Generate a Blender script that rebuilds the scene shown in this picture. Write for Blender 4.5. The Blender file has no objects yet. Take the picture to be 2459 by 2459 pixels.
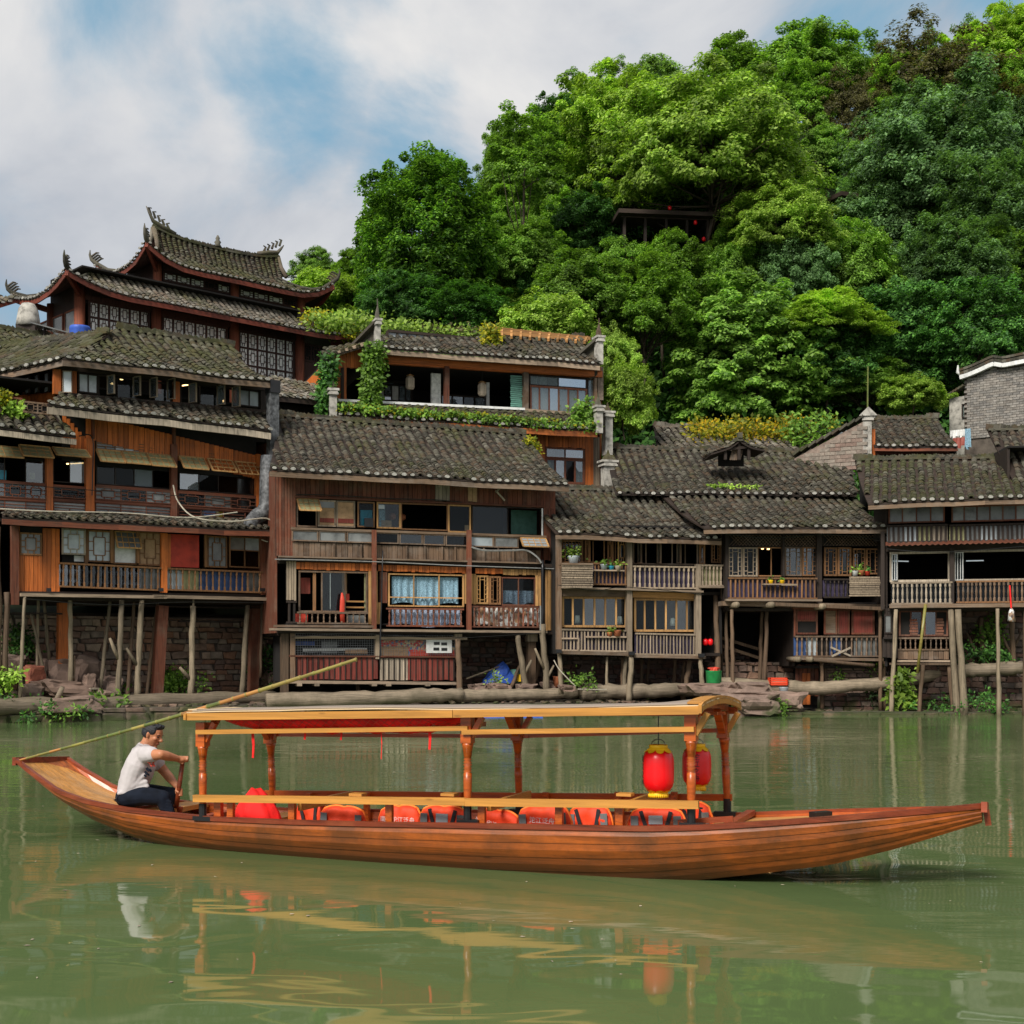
import bpy, math, random
import numpy as np
from mathutils import Vector, Matrix, noise
R = math.radians
sc = bpy.context.scene
COL = sc.collection
# ---------------------------------------------------------------- camera
CAMZ, FX, CX, HY = 2.084, 3200.0, 1229.5, 1560.0
cd = bpy.data.cameras.new('camera'); cam = bpy.data.objects.new('camera', cd); COL.objects.link(cam)
cam.location = (0, 0, CAMZ); cam.rotation_euler = (R(90), 0, 0)
cd.sensor_width = 36; cd.lens = 36 * FX / 2459; cd.shift_y = (HY - 1229.5) / 2459
cd.clip_start = 0.1; cd.clip_end = 3000
sc.camera = cam
sc.view_settings.view_transform = 'Standard'; sc.view_settings.look = 'None'
sc.view_settings.gamma = 1; sc.view_settings.use_curve_mapping = False
sc.view_settings.exposure = 0.66

class NT:
    def __init__(s, nt): s.t = nt
    def n(s, typ, ins=None, **props):
        nd = s.t.nodes.new(typ)
        for k, v in props.items(): setattr(nd, k, v)
        for k, v in (ins or {}).items():
            if hasattr(v, 'is_output') or isinstance(v, bpy.types.NodeSocket): s.t.links.new(v, nd.inputs[k])
            elif v is not None: nd.inputs[k].default_value = v
        return nd
    def l(s, a, b): s.t.links.new(a, b)
    def math(s, op, a, b=None, c=None, clamp=False):
        nd = s.t.nodes.new('ShaderNodeMath'); nd.operation = op; nd.use_clamp = clamp
        for i, v in enumerate((a, b, c)):
            if v is None: continue
            if isinstance(v, bpy.types.NodeSocket): s.t.links.new(v, nd.inputs[i])
            else: nd.inputs[i].default_value = v
        return nd.outputs[0]
    def mix(s, f, a, b, mode='MIX'):
        nd = s.t.nodes.new('ShaderNodeMix'); nd.data_type = 'RGBA'; nd.blend_type = mode
        for sock, v in ((nd.inputs[0], f), (nd.inputs[6], a), (nd.inputs[7], b)):
            if isinstance(v, bpy.types.NodeSocket): s.t.links.new(v, sock)
            elif isinstance(v, (int, float)): sock.default_value = v
            else: sock.default_value = (*v, 1)
        return nd.outputs[2]
    def ramp(s, f, stops):
        nd = s.t.nodes.new('ShaderNodeValToRGB'); cr = nd.color_ramp
        while len(cr.elements) < len(stops): cr.elements.new(0.5)
        for e, (p, c) in zip(cr.elements, stops):
            e.position = p; e.color = (*c, 1) if not isinstance(c, float) else (c, c, c, 1)
        s.t.links.new(f, nd.inputs[0]); return nd.outputs[0]

# ---------------------------------------------------------------- sky
w = bpy.data.worlds.new('World'); sc.world = w; w.use_nodes = True
nt = w.node_tree; nt.nodes.clear(); T = NT(nt)
SUN_EL, SUN_AZ = 41, 208        # azimuth clockwise from +Y
sky = T.n('ShaderNodeTexSky', sky_type='NISHITA'); sky.sun_disc = False
sky.sun_elevation = R(SUN_EL); sky.sun_rotation = R(SUN_AZ)
tc = T.n('ShaderNodeTexCoord').outputs['Generated']
mp = T.n('ShaderNodeMapping', {'Vector': tc, 'Scale': (2.5, 2.5, 3.3), 'Location': (0.3, 1.7, 0.2)}).outputs[0]
n1 = T.n('ShaderNodeTexNoise', {'Vector': mp, 'Scale': 1.5, 'Detail': 8.0, 'Roughness': 0.58, 'Distortion': 0.5}).outputs[0]
n2 = T.n('ShaderNodeTexNoise', {'Vector': mp, 'Scale': 1.5, 'Detail': 7.0, 'Roughness': 0.55, 'Distortion': 0.4}).outputs[0]
def skydir(px, py):
    return Vector(((px - CX) / FX, 1, (HY - py) / FX)).normalized()
gap = None
for (px, py, r0, wt) in ((700, 150, 0.10, .9), (1000, 240, 0.07, .75), (880, 40, 0.09, .7), (230, 50, 0.085, .68), (1000, 380, 0.08, .55), (1560, 90, .05, .25),
                         (2440, -20, .05, .8), (2030, 60, .10, .35), (430, 190, .08, .5), (560, 260, .05, .5), (3600, 300, .3, .8), (-1500, 200, .3, .7)):
    d = skydir(px, py)
    dist = T.n('ShaderNodeVectorMath', {0: tc, 1: tuple(d)}, operation='DISTANCE').outputs['Value']
    m = T.n('ShaderNodeMapRange', {'Value': dist, 'From Min': r0 * 1.25, 'From Max': 0.0, 'To Min': 0.0, 'To Max': wt}, interpolation_type='SMOOTHSTEP').outputs[0]
    gap = m if gap is None else T.math('MAXIMUM', gap, m)
cov = T.math('SUBTRACT', n1, T.math('MULTIPLY', gap, 0.27))
cov = T.n('ShaderNodeMapRange', {'Value': cov, 'From Min': 0.21, 'From Max': 0.45, 'To Min': 0.0, 'To Max': 1.0}, interpolation_type='SMOOTHSTEP').outputs[0]
cloudc = T.ramp(n2, [(0.34, (2.7, 2.95, 3.4)), (0.5, (4.1, 4.2, 4.4)), (0.64, (5.1, 5.05, 5.0))])
hs = T.n('ShaderNodeHueSaturation', {'Saturation': 0.85, 'Value': 0.62, 'Color': sky.outputs[0]}).outputs[0]
skyc = T.mix(cov, T.mix(0.75, hs, (1.5, 3.0, 4.1)), cloudc)
bg = T.n('ShaderNodeBackground', {'Color': skyc, 'Strength': 0.1})
T.l(bg.outputs[0], T.n('ShaderNodeOutputWorld').inputs[0])
# ---------------------------------------------------------------- sun
sl = bpy.data.lights.new('sun', 'SUN'); sl.energy = 3.0; sl.angle = R(22); sl.color = (1.0, 0.95, 0.87)
so = bpy.data.objects.new('sun', sl); COL.objects.link(so)
az = R(SUN_AZ); el = R(SUN_EL)
sd = Vector((math.sin(az) * math.cos(el), math.cos(az) * math.cos(el), math.sin(el)))
so.rotation_euler = sd.to_track_quat('Z', 'Y').to_euler(); so.location = (-20, -20, 40)

# ---------------------------------------------------------------- tools
rnd = random.Random(7)
def W(px, py, Y): return Vector(((px - CX) / FX * Y, Y, CAMZ - (py - HY) / FX * Y))
def tag(o, label, cat=None, group=None, kind=None):
    if label: o['label'] = label
    if cat: o['category'] = cat
    if group: o['group'] = group
    if kind: o['kind'] = kind
    return o
def thing(name, label, cat, loc=(0, 0, 0), rz=0, group=None):
    o = bpy.data.objects.new(name, None); COL.objects.link(o); o.empty_display_size = .3
    o.location = loc; o.rotation_euler = (0, 0, rz)
    return tag(o, label, cat, group)
def link(name, me, parent=None, loc=None, rot=None, scl=None, mat=None, kind=None):
    o = bpy.data.objects.new(name, me); COL.objects.link(o)
    if parent: o.parent = parent
    if mat is not None: o.matrix_basis = mat
    if loc is not None: o.location = loc
    if rot is not None: o.rotation_euler = rot
    if scl is not None: o.scale = scl
    if kind: o['kind'] = kind
    return o
def np_mesh(name, V, Fq, mat, smooth=False):
    me = bpy.data.meshes.new(name); V = np.asarray(V, dtype=np.float32); Fq = np.asarray(Fq, dtype=np.int32)
    n, k = Fq.shape
    me.vertices.add(len(V)); me.vertices.foreach_set('co', V.ravel())
    me.loops.add(n * k); me.loops.foreach_set('vertex_index', Fq.ravel())
    me.polygons.add(n); me.polygons.foreach_set('loop_start', np.arange(n, dtype=np.int32) * k)
    me.update(calc_edges=True); me.validate()
    if smooth: me.polygons.foreach_set('use_smooth', np.ones(n, dtype=bool))
    if mat: me.materials.append(mat)
    return me
class MB:
    def __init__(s): s.v = []; s.f = []
    def add(s, vs, fs):
        b = len(s.v); s.v += [tuple(v) for v in vs]; s.f += [tuple(i + b for i in f) for f in fs]; return s
    def box(s, x0, x1, y0, y1, z0, z1):
        return s.add([(x0, y0, z0), (x1, y0, z0), (x1, y1, z0), (x0, y1, z0), (x0, y0, z1), (x1, y0, z1), (x1, y1, z1), (x0, y1, z1)],
                     [(0, 3, 2, 1), (4, 5, 6, 7), (0, 1, 5, 4), (1, 2, 6, 5), (2, 3, 7, 6), (3, 0, 4, 7)])
    def bar(s, a, b, w, h, up=(0, 0, 1)):
        a = Vector(a); b = Vector(b); d = (b - a).normalized(); u = Vector(up)
        sx = d.cross(u)
        if sx.length < 1e-4: sx = d.cross(Vector((0, 1, 0)))
        sx.normalize(); u = sx.cross(d)
        o = []
        for p in (a, b):
            for i, j in ((-1, -1), (1, -1), (1, 1), (-1, 1)): o.append(p + sx * (w / 2 * i) + u * (h / 2 * j))
        return s.add(o, [(3, 2, 1, 0), (4, 5, 6, 7), (0, 1, 5, 4), (1, 2, 6, 5), (2, 3, 7, 6), (3, 0, 4, 7)])
    def tube(s, pts, rads, n=8, wob=0, seed=0, sq=1.0):
        pts = [Vector(p) for p in pts]
        if not hasattr(rads, '__len__'): rads = [rads] * len(pts)
        vs = []; r_ = random.Random(seed); ref = None
        for i, p in enumerate(pts):
            d = (pts[min(i + 1, len(pts) - 1)] - pts[max(i - 1, 0)]).normalized()
            if ref is None: ref = Vector((1, 0, 0)) if abs(d.x) < .8 else Vector((0, 0, 1))
            sx = (ref - d * ref.dot(d)).normalized(); ref = sx; sy = d.cross(sx)
            for k in range(n):
                a = 2 * math.pi * k / n; q = rads[i] * (1 + wob * (r_.random() - .5))
                vs.append(p + sx * (math.cos(a) * q) + sy * (math.sin(a) * q * sq))
        fs = []
        for i in range(len(pts) - 1):
            for k in range(n):
                k2 = (k + 1) % n; fs.append((i * n + k, i * n + k2, (i + 1) * n + k2, (i + 1) * n + k))
        fs.append(tuple(range(n - 1, -1, -1))); fs.append(tuple((len(pts) - 1) * n + k for k in range(n)))
        return s.add(vs, fs)
    def lathe(s, prof, n=12, loc=(0, 0, 0)):
        lx, ly, lz = loc
        return s.tube([(lx, ly, lz + z) for r, z in prof], [r for r, z in prof], n)
    def quad(s, a, b, c, d): return s.add([a, b, c, d], [(0, 1, 2, 3)])
    def mesh(s, name, mat, smooth=False):
        me = bpy.data.meshes.new(name); me.from_pydata(s.v, [], s.f); me.update()
        if smooth: me.polygons.foreach_set('use_smooth', [True] * len(me.polygons))
        if mat: me.materials.append(mat)
        return me
    def build(s, name, mat, parent=None, smooth=False, kind=None):
        return link(name, s.mesh(name, mat, smooth), parent, kind=kind)

# ---------------------------------------------------------------- materials
MATS = {}
def newmat(name):
    m = bpy.data.materials.new(name); m.use_nodes = True; m.node_tree.nodes.clear(); MATS[name] = m
    return m, NT(m.node_tree)
def out(T, sh): T.l(sh, T.n('ShaderNodeOutputMaterial').inputs[0])
def coords(T, mode='w'):
    oi = T.n('ShaderNodeObjectInfo'); ge = T.n('ShaderNodeNewGeometry')
    if mode == 'w': p = ge.outputs['Position']
    else: p = T.n('ShaderNodeTexCoord').outputs['Object']
    rr = T.math('FRACT', T.math('ADD', oi.outputs['Random'], ge.outputs['Random Per Island']))
    off = T.n('ShaderNodeVectorMath', {0: p, 1: T.n('ShaderNodeCombineXYZ', {0: T.math('MULTIPLY', rr, 37.0), 1: T.math('MULTIPLY', rr, 91.0), 2: T.math('MULTIPLY', rr, 53.0)}).outputs[0]}, operation='ADD').outputs[0]
    return p, off, rr
def wood(name, c, var=.35, grain='v', rough=.75, wear=.3, wc=(.22, .19, .16), mode='w', coat=0, bump=.35, knots=False, dark=.35, low_dark=False):
    m, T = newmat(name); p, off, rr = coords(T, mode)
    s = {'v': (26, 26, 1.3), 'h': (1.6, 1.6, 30), 'x': (1.1, 14, 14)}[grain]
    if grain == 'x': s = (.8, 16, 22)
    v = T.n('ShaderNodeMapping', {'Vector': off, 'Scale': s}).outputs[0]
    g = T.n('ShaderNodeTexNoise', {'Vector': v, 'Scale': 1.0, 'Detail': 6.0, 'Roughness': .65, 'Distortion': .4}).outputs[0]
    dk = tuple(x * dark for x in c); lt = tuple(min(1, x * 1.35) for x in c)
    col = T.ramp(g, [(.28, dk), (.5, c), (.75, lt)])
    br = T.math('ADD', T.math('MULTIPLY', rr, var * 2), 1 - var)
    col = T.mix(1.0, col, T.n('ShaderNodeCombineXYZ', {0: br, 1: br, 2: br}).outputs[0], 'MULTIPLY')
    wn = T.n('ShaderNodeTexNoise', {'Vector': p, 'Scale': 1.7, 'Detail': 5.0, 'Roughness': .7}).outputs[0]
    wf = T.n('ShaderNodeMapRange', {'Value': wn, 'From Min': .62 - wear * .4, 'From Max': .85 - wear * .3, 'To Min': 0., 'To Max': min(1, wear * 1.6)}).outputs[0]
    wf = T.math('MULTIPLY', wf, T.math('ADD', g, .35))
    col = T.mix(wf, col, wc)
    if low_dark:
        zz = T.n('ShaderNodeSeparateXYZ', {0: p}).outputs[2]
        wl = T.n('ShaderNodeMapRange', {'Value': T.math('ADD', zz, T.math('MULTIPLY', wn, .12)), 'From Min': .26, 'From Max': .08, 'To Min': 0., 'To Max': .75}).outputs[0]
        col = T.mix(wl, col, (.035, .016, .008))  # hull colour gets darker towards its bottom edge
        sn = T.n('ShaderNodeTexNoise', {'Vector': T.n('ShaderNodeMapping', {'Vector': p, 'Scale': (1.2, 9, 16)}).outputs[0], 'Scale': 2.5, 'Detail': 7.0, 'Roughness': .75}).outputs[0]
        col = T.mix(T.n('ShaderNodeMapRange', {'Value': sn, 'From Min': .62, 'From Max': .74, 'To Min': 0., 'To Max': .6}).outputs[0], col, (.50, .20, .045))
        col = T.mix(T.n('ShaderNodeMapRange', {'Value': sn, 'From Min': .42, 'From Max': .30, 'To Min': 0., 'To Max': .7}).outputs[0], col, (.07, .022, .008))
    if knots:
        kv = T.n('ShaderNodeMapping', {'Vector': off, 'Scale': (2.2, 9, 9)}).outputs[0]
        kd = T.n('ShaderNodeTexVoronoi', {'Vector': kv, 'Scale': .8}).outputs['Distance']
        kf = T.n('ShaderNodeMapRange', {'Value': kd, 'From Min': .13, 'From Max': .05, 'To Min': 0., 'To Max': .85}).outputs[0]
        col = T.mix(kf, col, tuple(x * .12 for x in c))
    bp = T.n('ShaderNodeBump', {'Height': g, 'Strength': bump, 'Distance': .02}).outputs[0]
    b = T.n('ShaderNodeBsdfPrincipled', {'Base Color': col, 'Roughness': rough, 'Normal': bp})
    b.inputs['Coat Weight'].default_value = coat; b.inputs['Coat Roughness'].default_value = .25
    b.inputs['Specular IOR Level'].default_value = .35
    out(T, b.outputs[0]); return m
def plain(name, c, rough=.6, var=.12, nz=6.0, amt=.25, metal=0, bump=.1, mode='w', spec=.4, emit=0, coat=0):
    m, T = newmat(name); p, off, rr = coords(T, mode)
    g = T.n('ShaderNodeTexNoise', {'Vector': off, 'Scale': nz, 'Detail': 5.0, 'Roughness': .6}).outputs[0]
    col = T.ramp(g, [(.25, tuple(x * (1 - amt * 1.6) for x in c)), (.5, c), (.8, tuple(min(1, x * (1 + amt)) for x in c))])
    br = T.math('ADD', T.math('MULTIPLY', rr, var * 2), 1 - var)
    col = T.mix(1.0, col, T.n('ShaderNodeCombineXYZ', {0: br, 1: br, 2: br}).outputs[0], 'MULTIPLY')
    bp = T.n('ShaderNodeBump', {'Height': g, 'Strength': bump, 'Distance': .02}).outputs[0]
    b = T.n('ShaderNodeBsdfPrincipled', {'Base Color': col, 'Roughness': rough, 'Normal': bp, 'Metallic': metal, 'Coat Weight': coat})
    b.inputs['Specular IOR Level'].default_value = spec
    if emit: b.inputs['Emission Color'].default_value = (*c, 1); b.inputs['Emission Strength'].default_value = emit
    out(T, b.outputs[0]); return m
def glass(name, tint=(.02, .025, .03), refl=.05, opac=.12, rough=.03):
    m, T = newmat(name); rr = T.n('ShaderNodeObjectInfo').outputs['Random']
    lw = T.n('ShaderNodeLayerWeight', {'Blend': .25}).outputs['Fresnel']
    gl = T.n('ShaderNodeBsdfGlossy', {'Color': (.9, .95, 1, 1), 'Roughness': rough}).outputs[0]
    di = T.n('ShaderNodeBsdfDiffuse', {'Color': (*tint, 1)}).outputs[0]
    tr = T.n('ShaderNodeBsdfTransparent', {'Color': (.85, .9, .9, 1)}).outputs[0]
    a = T.n('ShaderNodeMixShader', {0: opac, 1: tr, 2: di}).outputs[0]
    f = T.math('ADD', T.math('MULTIPLY', lw, .45), T.math('MULTIPLY', T.math('POWER', rr, 2.5), refl * 2.2), clamp=True)
    out(T, T.n('ShaderNodeMixShader', {0: f, 1: a, 2: gl}).outputs[0]); return m
def tilemat(name, base=(.048, .044, .034), light=(.13, .12, .095), moss=.45, mossc=(.055, .062, .014), brown=(.07, .045, .028)):
    m, T = newmat(name); p, off, rr = coords(T)
    col = T.ramp(rr, [(0., tuple(x * .55 for x in base)), (.35, base), (.6, brown), (.8, tuple(x * 1.6 for x in base)), (.93, tuple(x * 1.9 for x in base)), (1., light)])
    g = T.n('ShaderNodeTexNoise', {'Vector': off, 'Scale': 22.0, 'Detail': 4.0}).outputs[0]
    col = T.mix(T.math('MULTIPLY', T.math('SUBTRACT', g, .45, clamp=True), 1.8), col, light)
    mn = T.n('ShaderNodeTexNoise', {'Vector': p, 'Scale': .9, 'Detail': 6.0, 'Roughness': .7}).outputs[0]
    mf = T.n('ShaderNodeMapRange', {'Value': mn, 'From Min': .66 - moss * .35, 'From Max': .78 - moss * .25, 'To Min': 0., 'To Max': .8}).outputs[0]
    mf = T.math('MULTIPLY', mf, T.math('ADD', g, .2))
    col = T.mix(mf, col, mossc)
    bp = T.n('ShaderNodeBump', {'Height': g, 'Strength': .5, 'Distance': .01}).outputs[0]
    b = T.n('ShaderNodeBsdfPrincipled', {'Base Color': col, 'Roughness': .85, 'Normal': bp}); b.inputs['Specular IOR Level'].default_value = .2
    out(T, b.outputs[0]); return m
def stone(name, cols, nz=3.0, mossy=.2, low_dark=True, rough=.85):
    m, T = newmat(name); p, off, rr = coords(T)
    col = T.ramp(rr, [(i / (len(cols) - 1), c) for i, c in enumerate(cols)])
    g = T.n('ShaderNodeTexNoise', {'Vector': off, 'Scale': nz, 'Detail': 8.0, 'Roughness': .65}).outputs[0]
    v = T.n('ShaderNodeMapRange', {'Value': g, 'From Min': .25, 'From Max': .75, 'To Min': .45, 'To Max': 1.4}).outputs[0]
    col = T.mix(1.0, col, T.n('ShaderNodeCombineXYZ', {0: v, 1: v, 2: v}).outputs[0], 'MULTIPLY')
    mn = T.n('ShaderNodeTexNoise', {'Vector': p, 'Scale': 1.3, 'Detail': 6.0, 'Roughness': .7}).outputs[0]
    z = T.n('ShaderNodeSeparateXYZ', {0: p}).outputs[2]
    low = T.n('ShaderNodeMapRange', {'Value': z, 'From Min': .9, 'From Max': 0., 'To Min': 0., 'To Max': .25}).outputs[0]
    mf = T.n('ShaderNodeMapRange', {'Value': T.math('ADD', mn, low), 'From Min': .68 - mossy * .3, 'From Max': .85 - mossy * .3, 'To Min': 0., 'To Max': .85}).outputs[0]
    col = T.mix(mf, col, (.035, .05, .012))
    bp = T.n('ShaderNodeBump', {'Height': g, 'Strength': .7, 'Distance': .05}).outputs[0]
    b = T.n('ShaderNodeBsdfPrincipled', {'Base Color': col, 'Roughness': rough, 'Normal': bp}); b.inputs['Specular IOR Level'].default_value = .3
    out(T, b.outputs[0]); return m
def leafmat(name, c, c2, var=.5):
    m, T = newmat(name)
    ge = T.n('ShaderNodeNewGeometry'); oi = T.n('ShaderNodeObjectInfo')
    rr = ge.outputs['Random Per Island']
    col = T.ramp(rr, [(0., tuple(x * .5 for x in c)), (.4, c), (.75, c2), (1., tuple(min(1, x * 1.25) for x in c2))])
    nn = T.n('ShaderNodeTexNoise', {'Vector': ge.outputs['Position'], 'Scale': .55, 'Detail': 3.0}).outputs[0]
    v = T.n('ShaderNodeMapRange', {'Value': nn, 'From Min': .3, 'From Max': .7, 'To Min': 1 - var, 'To Max': 1 + var * .7}).outputs[0]
    v = T.math('MULTIPLY', v, T.math('ADD', T.math('MULTIPLY', oi.outputs['Random'], .35), .82))
    col = T.mix(1.0, col, T.n('ShaderNodeCombineXYZ', {0: v, 1: v, 2: v}).outputs[0], 'MULTIPLY')
    d = T.n('ShaderNodeBsdfPrincipled', {'Base Color': col, 'Roughness': .5}); d.inputs['Specular IOR Level'].default_value = .25
    tr = T.n('ShaderNodeBsdfTranslucent', {'Color': T.mix(1.0, col, (1.2, 1.35, .5), 'MULTIPLY')}).outputs[0]
    out(T, T.n('ShaderNodeMixShader', {0: .45, 1: d.outputs[0], 2: tr}).outputs[0]); return m

M = {}
M['orange'] = wood('orange_wood_v', (.46, .12, .022), wear=.3, wc=(.13, .06, .03), rough=.6)
M['orange_h'] = wood('orange_wood_h', (.36, .10, .022), grain='h', wear=.3, wc=(.13, .06, .03), rough=.6)
M['redbrown'] = wood('red_brown_wood_v', (.13, .040, .020), wear=.4, wc=(.16, .11, .075))
M['redbrown_h'] = wood('red_brown_wood_h', (.14, .042, .02), grain='h', wear=.35, wc=(.12, .08, .055))
M['brown'] = wood('brown_wood_v', (.13, .08, .048), wear=.4)
M['brown_h'] = wood('brown_wood_h', (.14, .09, .055), grain='h', wear=.4)
M['dark'] = wood('dark_wood_v', (.022, .014, .010), wear=.15, wc=(.06, .045, .035))
M['dark_h'] = wood('dark_wood_h', (.026, .016, .011), grain='h', wear=.15, wc=(.06, .045, .035))
M['grey'] = wood('weathered_wood_v', (.26, .20, .14), wear=.35, wc=(.10, .075, .055))
M['grey_h'] = wood('weathered_wood_h', (.27, .20, .14), grain='h', wear=.35, wc=(.10, .075, .055))
M['gold'] = wood('golden_wood_v', (.42, .23, .085), wear=.35, wc=(.17, .10, .05))
M['gold_h'] = wood('golden_wood_h', (.42, .21, .07), grain='h', wear=.35, wc=(.17, .10, .05))
M['frame'] = wood('window_frame_wood', (.20, .095, .038), wear=.35, wc=(.12, .08, .05))
M['redpanel'] = wood('dull_red_boards', (.17, .032, .022), wear=.4, wc=(.12, .07, .05))
M['paleboard'] = wood('pale_boards', (.34, .28, .21), wear=.3)
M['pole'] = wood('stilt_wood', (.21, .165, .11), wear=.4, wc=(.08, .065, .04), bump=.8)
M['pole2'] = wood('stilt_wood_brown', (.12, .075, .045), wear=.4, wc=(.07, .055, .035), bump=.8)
M['log'] = wood('log_bark', (.21, .165, .115), grain='h', wear=.5, wc=(.09, .075, .045), bump=.9)
M['pagoda'] = wood('pagoda_post_wood', (.19, .055, .028), wear=.3, wc=(.14, .08, .06))
M['pagoda_dark'] = wood('pagoda_dark_wood', (.055, .026, .021), wear=.15, wc=(.06, .035, .03))
M['pagoda_red'] = wood('pagoda_fascia_wood', (.14, .03, .016), grain='h', wear=.4, wc=(.06, .03, .02))
M['hull'] = wood('varnished_hull', (.35, .083, .010), mode='o', grain='x', coat=.08, rough=.45, low_dark=True, var=.12, wear=.7, wc=(.10, .035, .010), knots=True, dark=.35, bump=.2)
M['rim'] = wood('dark_red_rim', (.24, .042, .012), mode='o', grain='x', coat=.1, rough=.45, wear=.35, wc=(.32, .09, .03), bump=.2)
M['pine'] = wood('yellow_pine', (.46, .205, .038), mode='o', grain='x', coat=.15, rough=.5, wear=.1, wc=(.35, .14, .04), knots=True, dark=.62, var=.12, bump=.15)
M['deck'] = wood('deck_boards', (.47, .21, .045), mode='o', grain='x', rough=.5, wear=.4, wc=(.42, .30, .18), dark=.6, var=.15, bump=.15)
M['turned'] = wood('orange_turned_wood', (.42, .082, .009), mode='o', grain='x', coat=.4, rough=.35, wear=.15, wc=(.14, .035, .012), var=.08, bump=.1)
M['ply'] = wood('canopy_felt', (.27, .215, .17), mode='o', grain='x', rough=.8, wear=.4, wc=(.22, .18, .15), dark=.85, var=.05, bump=.1)
M['plyedge'] = wood('canopy_ply_edge', (.62, .47, .28), mode='o', grain='x', rough=.6, wear=.2, wc=(.5, .35, .2), dark=.7, var=.05, bump=.1)
M['tile'] = tilemat('roof_tiles')
M['tile_moss'] = tilemat('mossy_roof_tiles', moss=.75)
M['tile_grey'] = tilemat('grey_roof_tiles', base=(.10, .088, .072), light=(.26, .24, .2), moss=.55, brown=(.12, .085, .06))
M['lime'] = plain('lime_plaster', (.27, .26, .23), rough=.85, amt=.45, nz=14, var=.35, bump=.4)
M['plaster'] = plain('stained_plaster', (.36, .34, .30), rough=.85, amt=.5, nz=5, var=.1, bump=.4)
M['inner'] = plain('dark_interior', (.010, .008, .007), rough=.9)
M['black'] = plain('black_paint', (.012, .012, .013), rough=.35)
M['frost'] = plain('frosted_glass', (.34, .38, .40), rough=.25, amt=.25, nz=2.0, spec=.6, var=.25)
M['frostd'] = plain('dusty_glass', (.14, .145, .14), rough=.25, amt=.4, nz=2.0, spec=.6, var=.35)
M['glass'] = glass('window_glass')
M['glassb'] = glass('bright_window_glass', tint=(.22, .26, .28), refl=.35, opac=.45)
M['skypane'] = plain('sky_toned_panes', (.88, .88, .84), rough=.4, amt=.12, nz=2.0, var=.1)  # glass panes; the sky they reflect is put into the pale base colour
M['white'] = plain('white_paint', (.62, .62, .60), rough=.6, amt=.2)
M['curtain'] = plain('white_curtain', (.62, .62, .58), rough=.9, amt=.3, nz=9)
M['navy'] = plain('navy_panel', (.03, .065, .17), rough=.5)
M['blue'] = plain('blue_plastic', (.03, .09, .42), rough=.5)
M['bluecloth'] = plain('blue_patterned_cloth', (.22, .36, .45), rough=.9, nz=30, amt=.75)
M['bluecloth2'] = plain('blue_white_cloth', (.30, .35, .46), rough=.9, nz=24, amt=.9)
def printed(name, cols, scale):
    m, T = newmat(name); p, off, rr = coords(T)
    v = T.n('ShaderNodeTexVoronoi', {'Vector': p, 'Scale': scale}).outputs['Color']
    x = T.n('ShaderNodeSeparateColor', {0: v}).outputs[0]
    c = T.ramp(x, [(i / len(cols), q) for i, q in enumerate(cols)]); c.node.color_ramp.interpolation = 'CONSTANT'
    out(T, T.n('ShaderNodeBsdfPrincipled', {'Base Color': c, 'Roughness': .85}).outputs[0]); return m
M['mixcloth'] = printed('printed_cloth', [(.30, .20, .14), (.55, .50, .45), (.12, .08, .07), (.40, .22, .12), (.62, .60, .58)], 9)
M['printred'] = printed('red_flower_print', [(.50, .04, .04), (.55, .42, .25), (.10, .18, .30), (.55, .10, .06), (.50, .30, .20)], 14)
M['purple'] = plain('purple_sheet', (.035, .026, .055), rough=.6, nz=3, amt=.5)
M['redpaint'] = plain('red_panel_paint', (.50, .045, .022), rough=.6, nz=3, amt=.25)
M['olive'] = plain('olive_shutter', (.27, .26, .13), rough=.7)
M['teal'] = plain('green_shutter', (.10, .24, .19), rough=.6)
M['cyan'] = plain('cyan_plastic', (.03, .33, .48), rough=.5)
M['carton'] = plain('cardboard', (.36, .22, .12), rough=.85)
M['redcloth'] = plain('red_cloth', (.80, .012, .010), rough=.8, nz=5, amt=.35, bump=.3)
M['vest'] = plain('orange_vest_cloth', (.75, .055, .012), rough=.65, nz=9, amt=.15, bump=.3)
M['vestedge'] = plain('vest_edge', (.92, .19, .02), rough=.6)
M['grey_patch'] = plain('grey_reflective_patch', (.13, .14, .14), rough=.4)
M['strap'] = plain('black_strap', (.015, .013, .015), rough=.7)
M['lantern'] = plain('red_lantern_silk', (.78, .004, .008), rough=.32, nz=3, amt=.08, spec=.5, bump=.03)
M['yellow'] = plain('yellow_trim', (.85, .50, .008), rough=.5, amt=.15)
M['skin'] = plain('skin', (.44, .175, .085), rough=.5, nz=12, amt=.12, var=0, mode='o')
M['hair'] = plain('black_hair', (.009, .009, .012), rough=.45, nz=60, amt=.7, bump=.6, mode='o', var=0)
M['shirt'] = plain('pale_grey_shirt', (.47, .43, .43), rough=.85, nz=5, amt=.08, mode='o', var=0)
M['jeans'] = plain('dark_blue_jeans', (.006, .009, .017), spec=.2, rough=.9, nz=10, amt=.45, mode='o', var=0)
M['lips'] = plain('lips', (.28, .07, .05), rough=.5, var=0)
M['rope'] = plain('rope', (.42, .38, .3), rough=.9)
M['pipe'] = plain('pale_pipe', (.22, .22, .21), rough=.5)
M['metal'] = plain('galvanised_metal', (.16, .165, .17), rough=.45, metal=.5, nz=8, amt=.6)
M['duct'] = plain('peeling_black_duct', (.075, .078, .082), rough=.55, nz=9, amt=1.6, var=.1)
M['clay'] = plain('clay_pot', (.38, .12, .05), rough=.8)
M['green_paint'] = plain('green_bucket', (.02, .26, .07), rough=.4)
M['bamboo'] = wood('bamboo', (.26, .19, .05), mode='o', grain='x', rough=.4, coat=.2, wear=.5, wc=(.12, .20, .03), dark=.5, var=.2, bump=.05)
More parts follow.
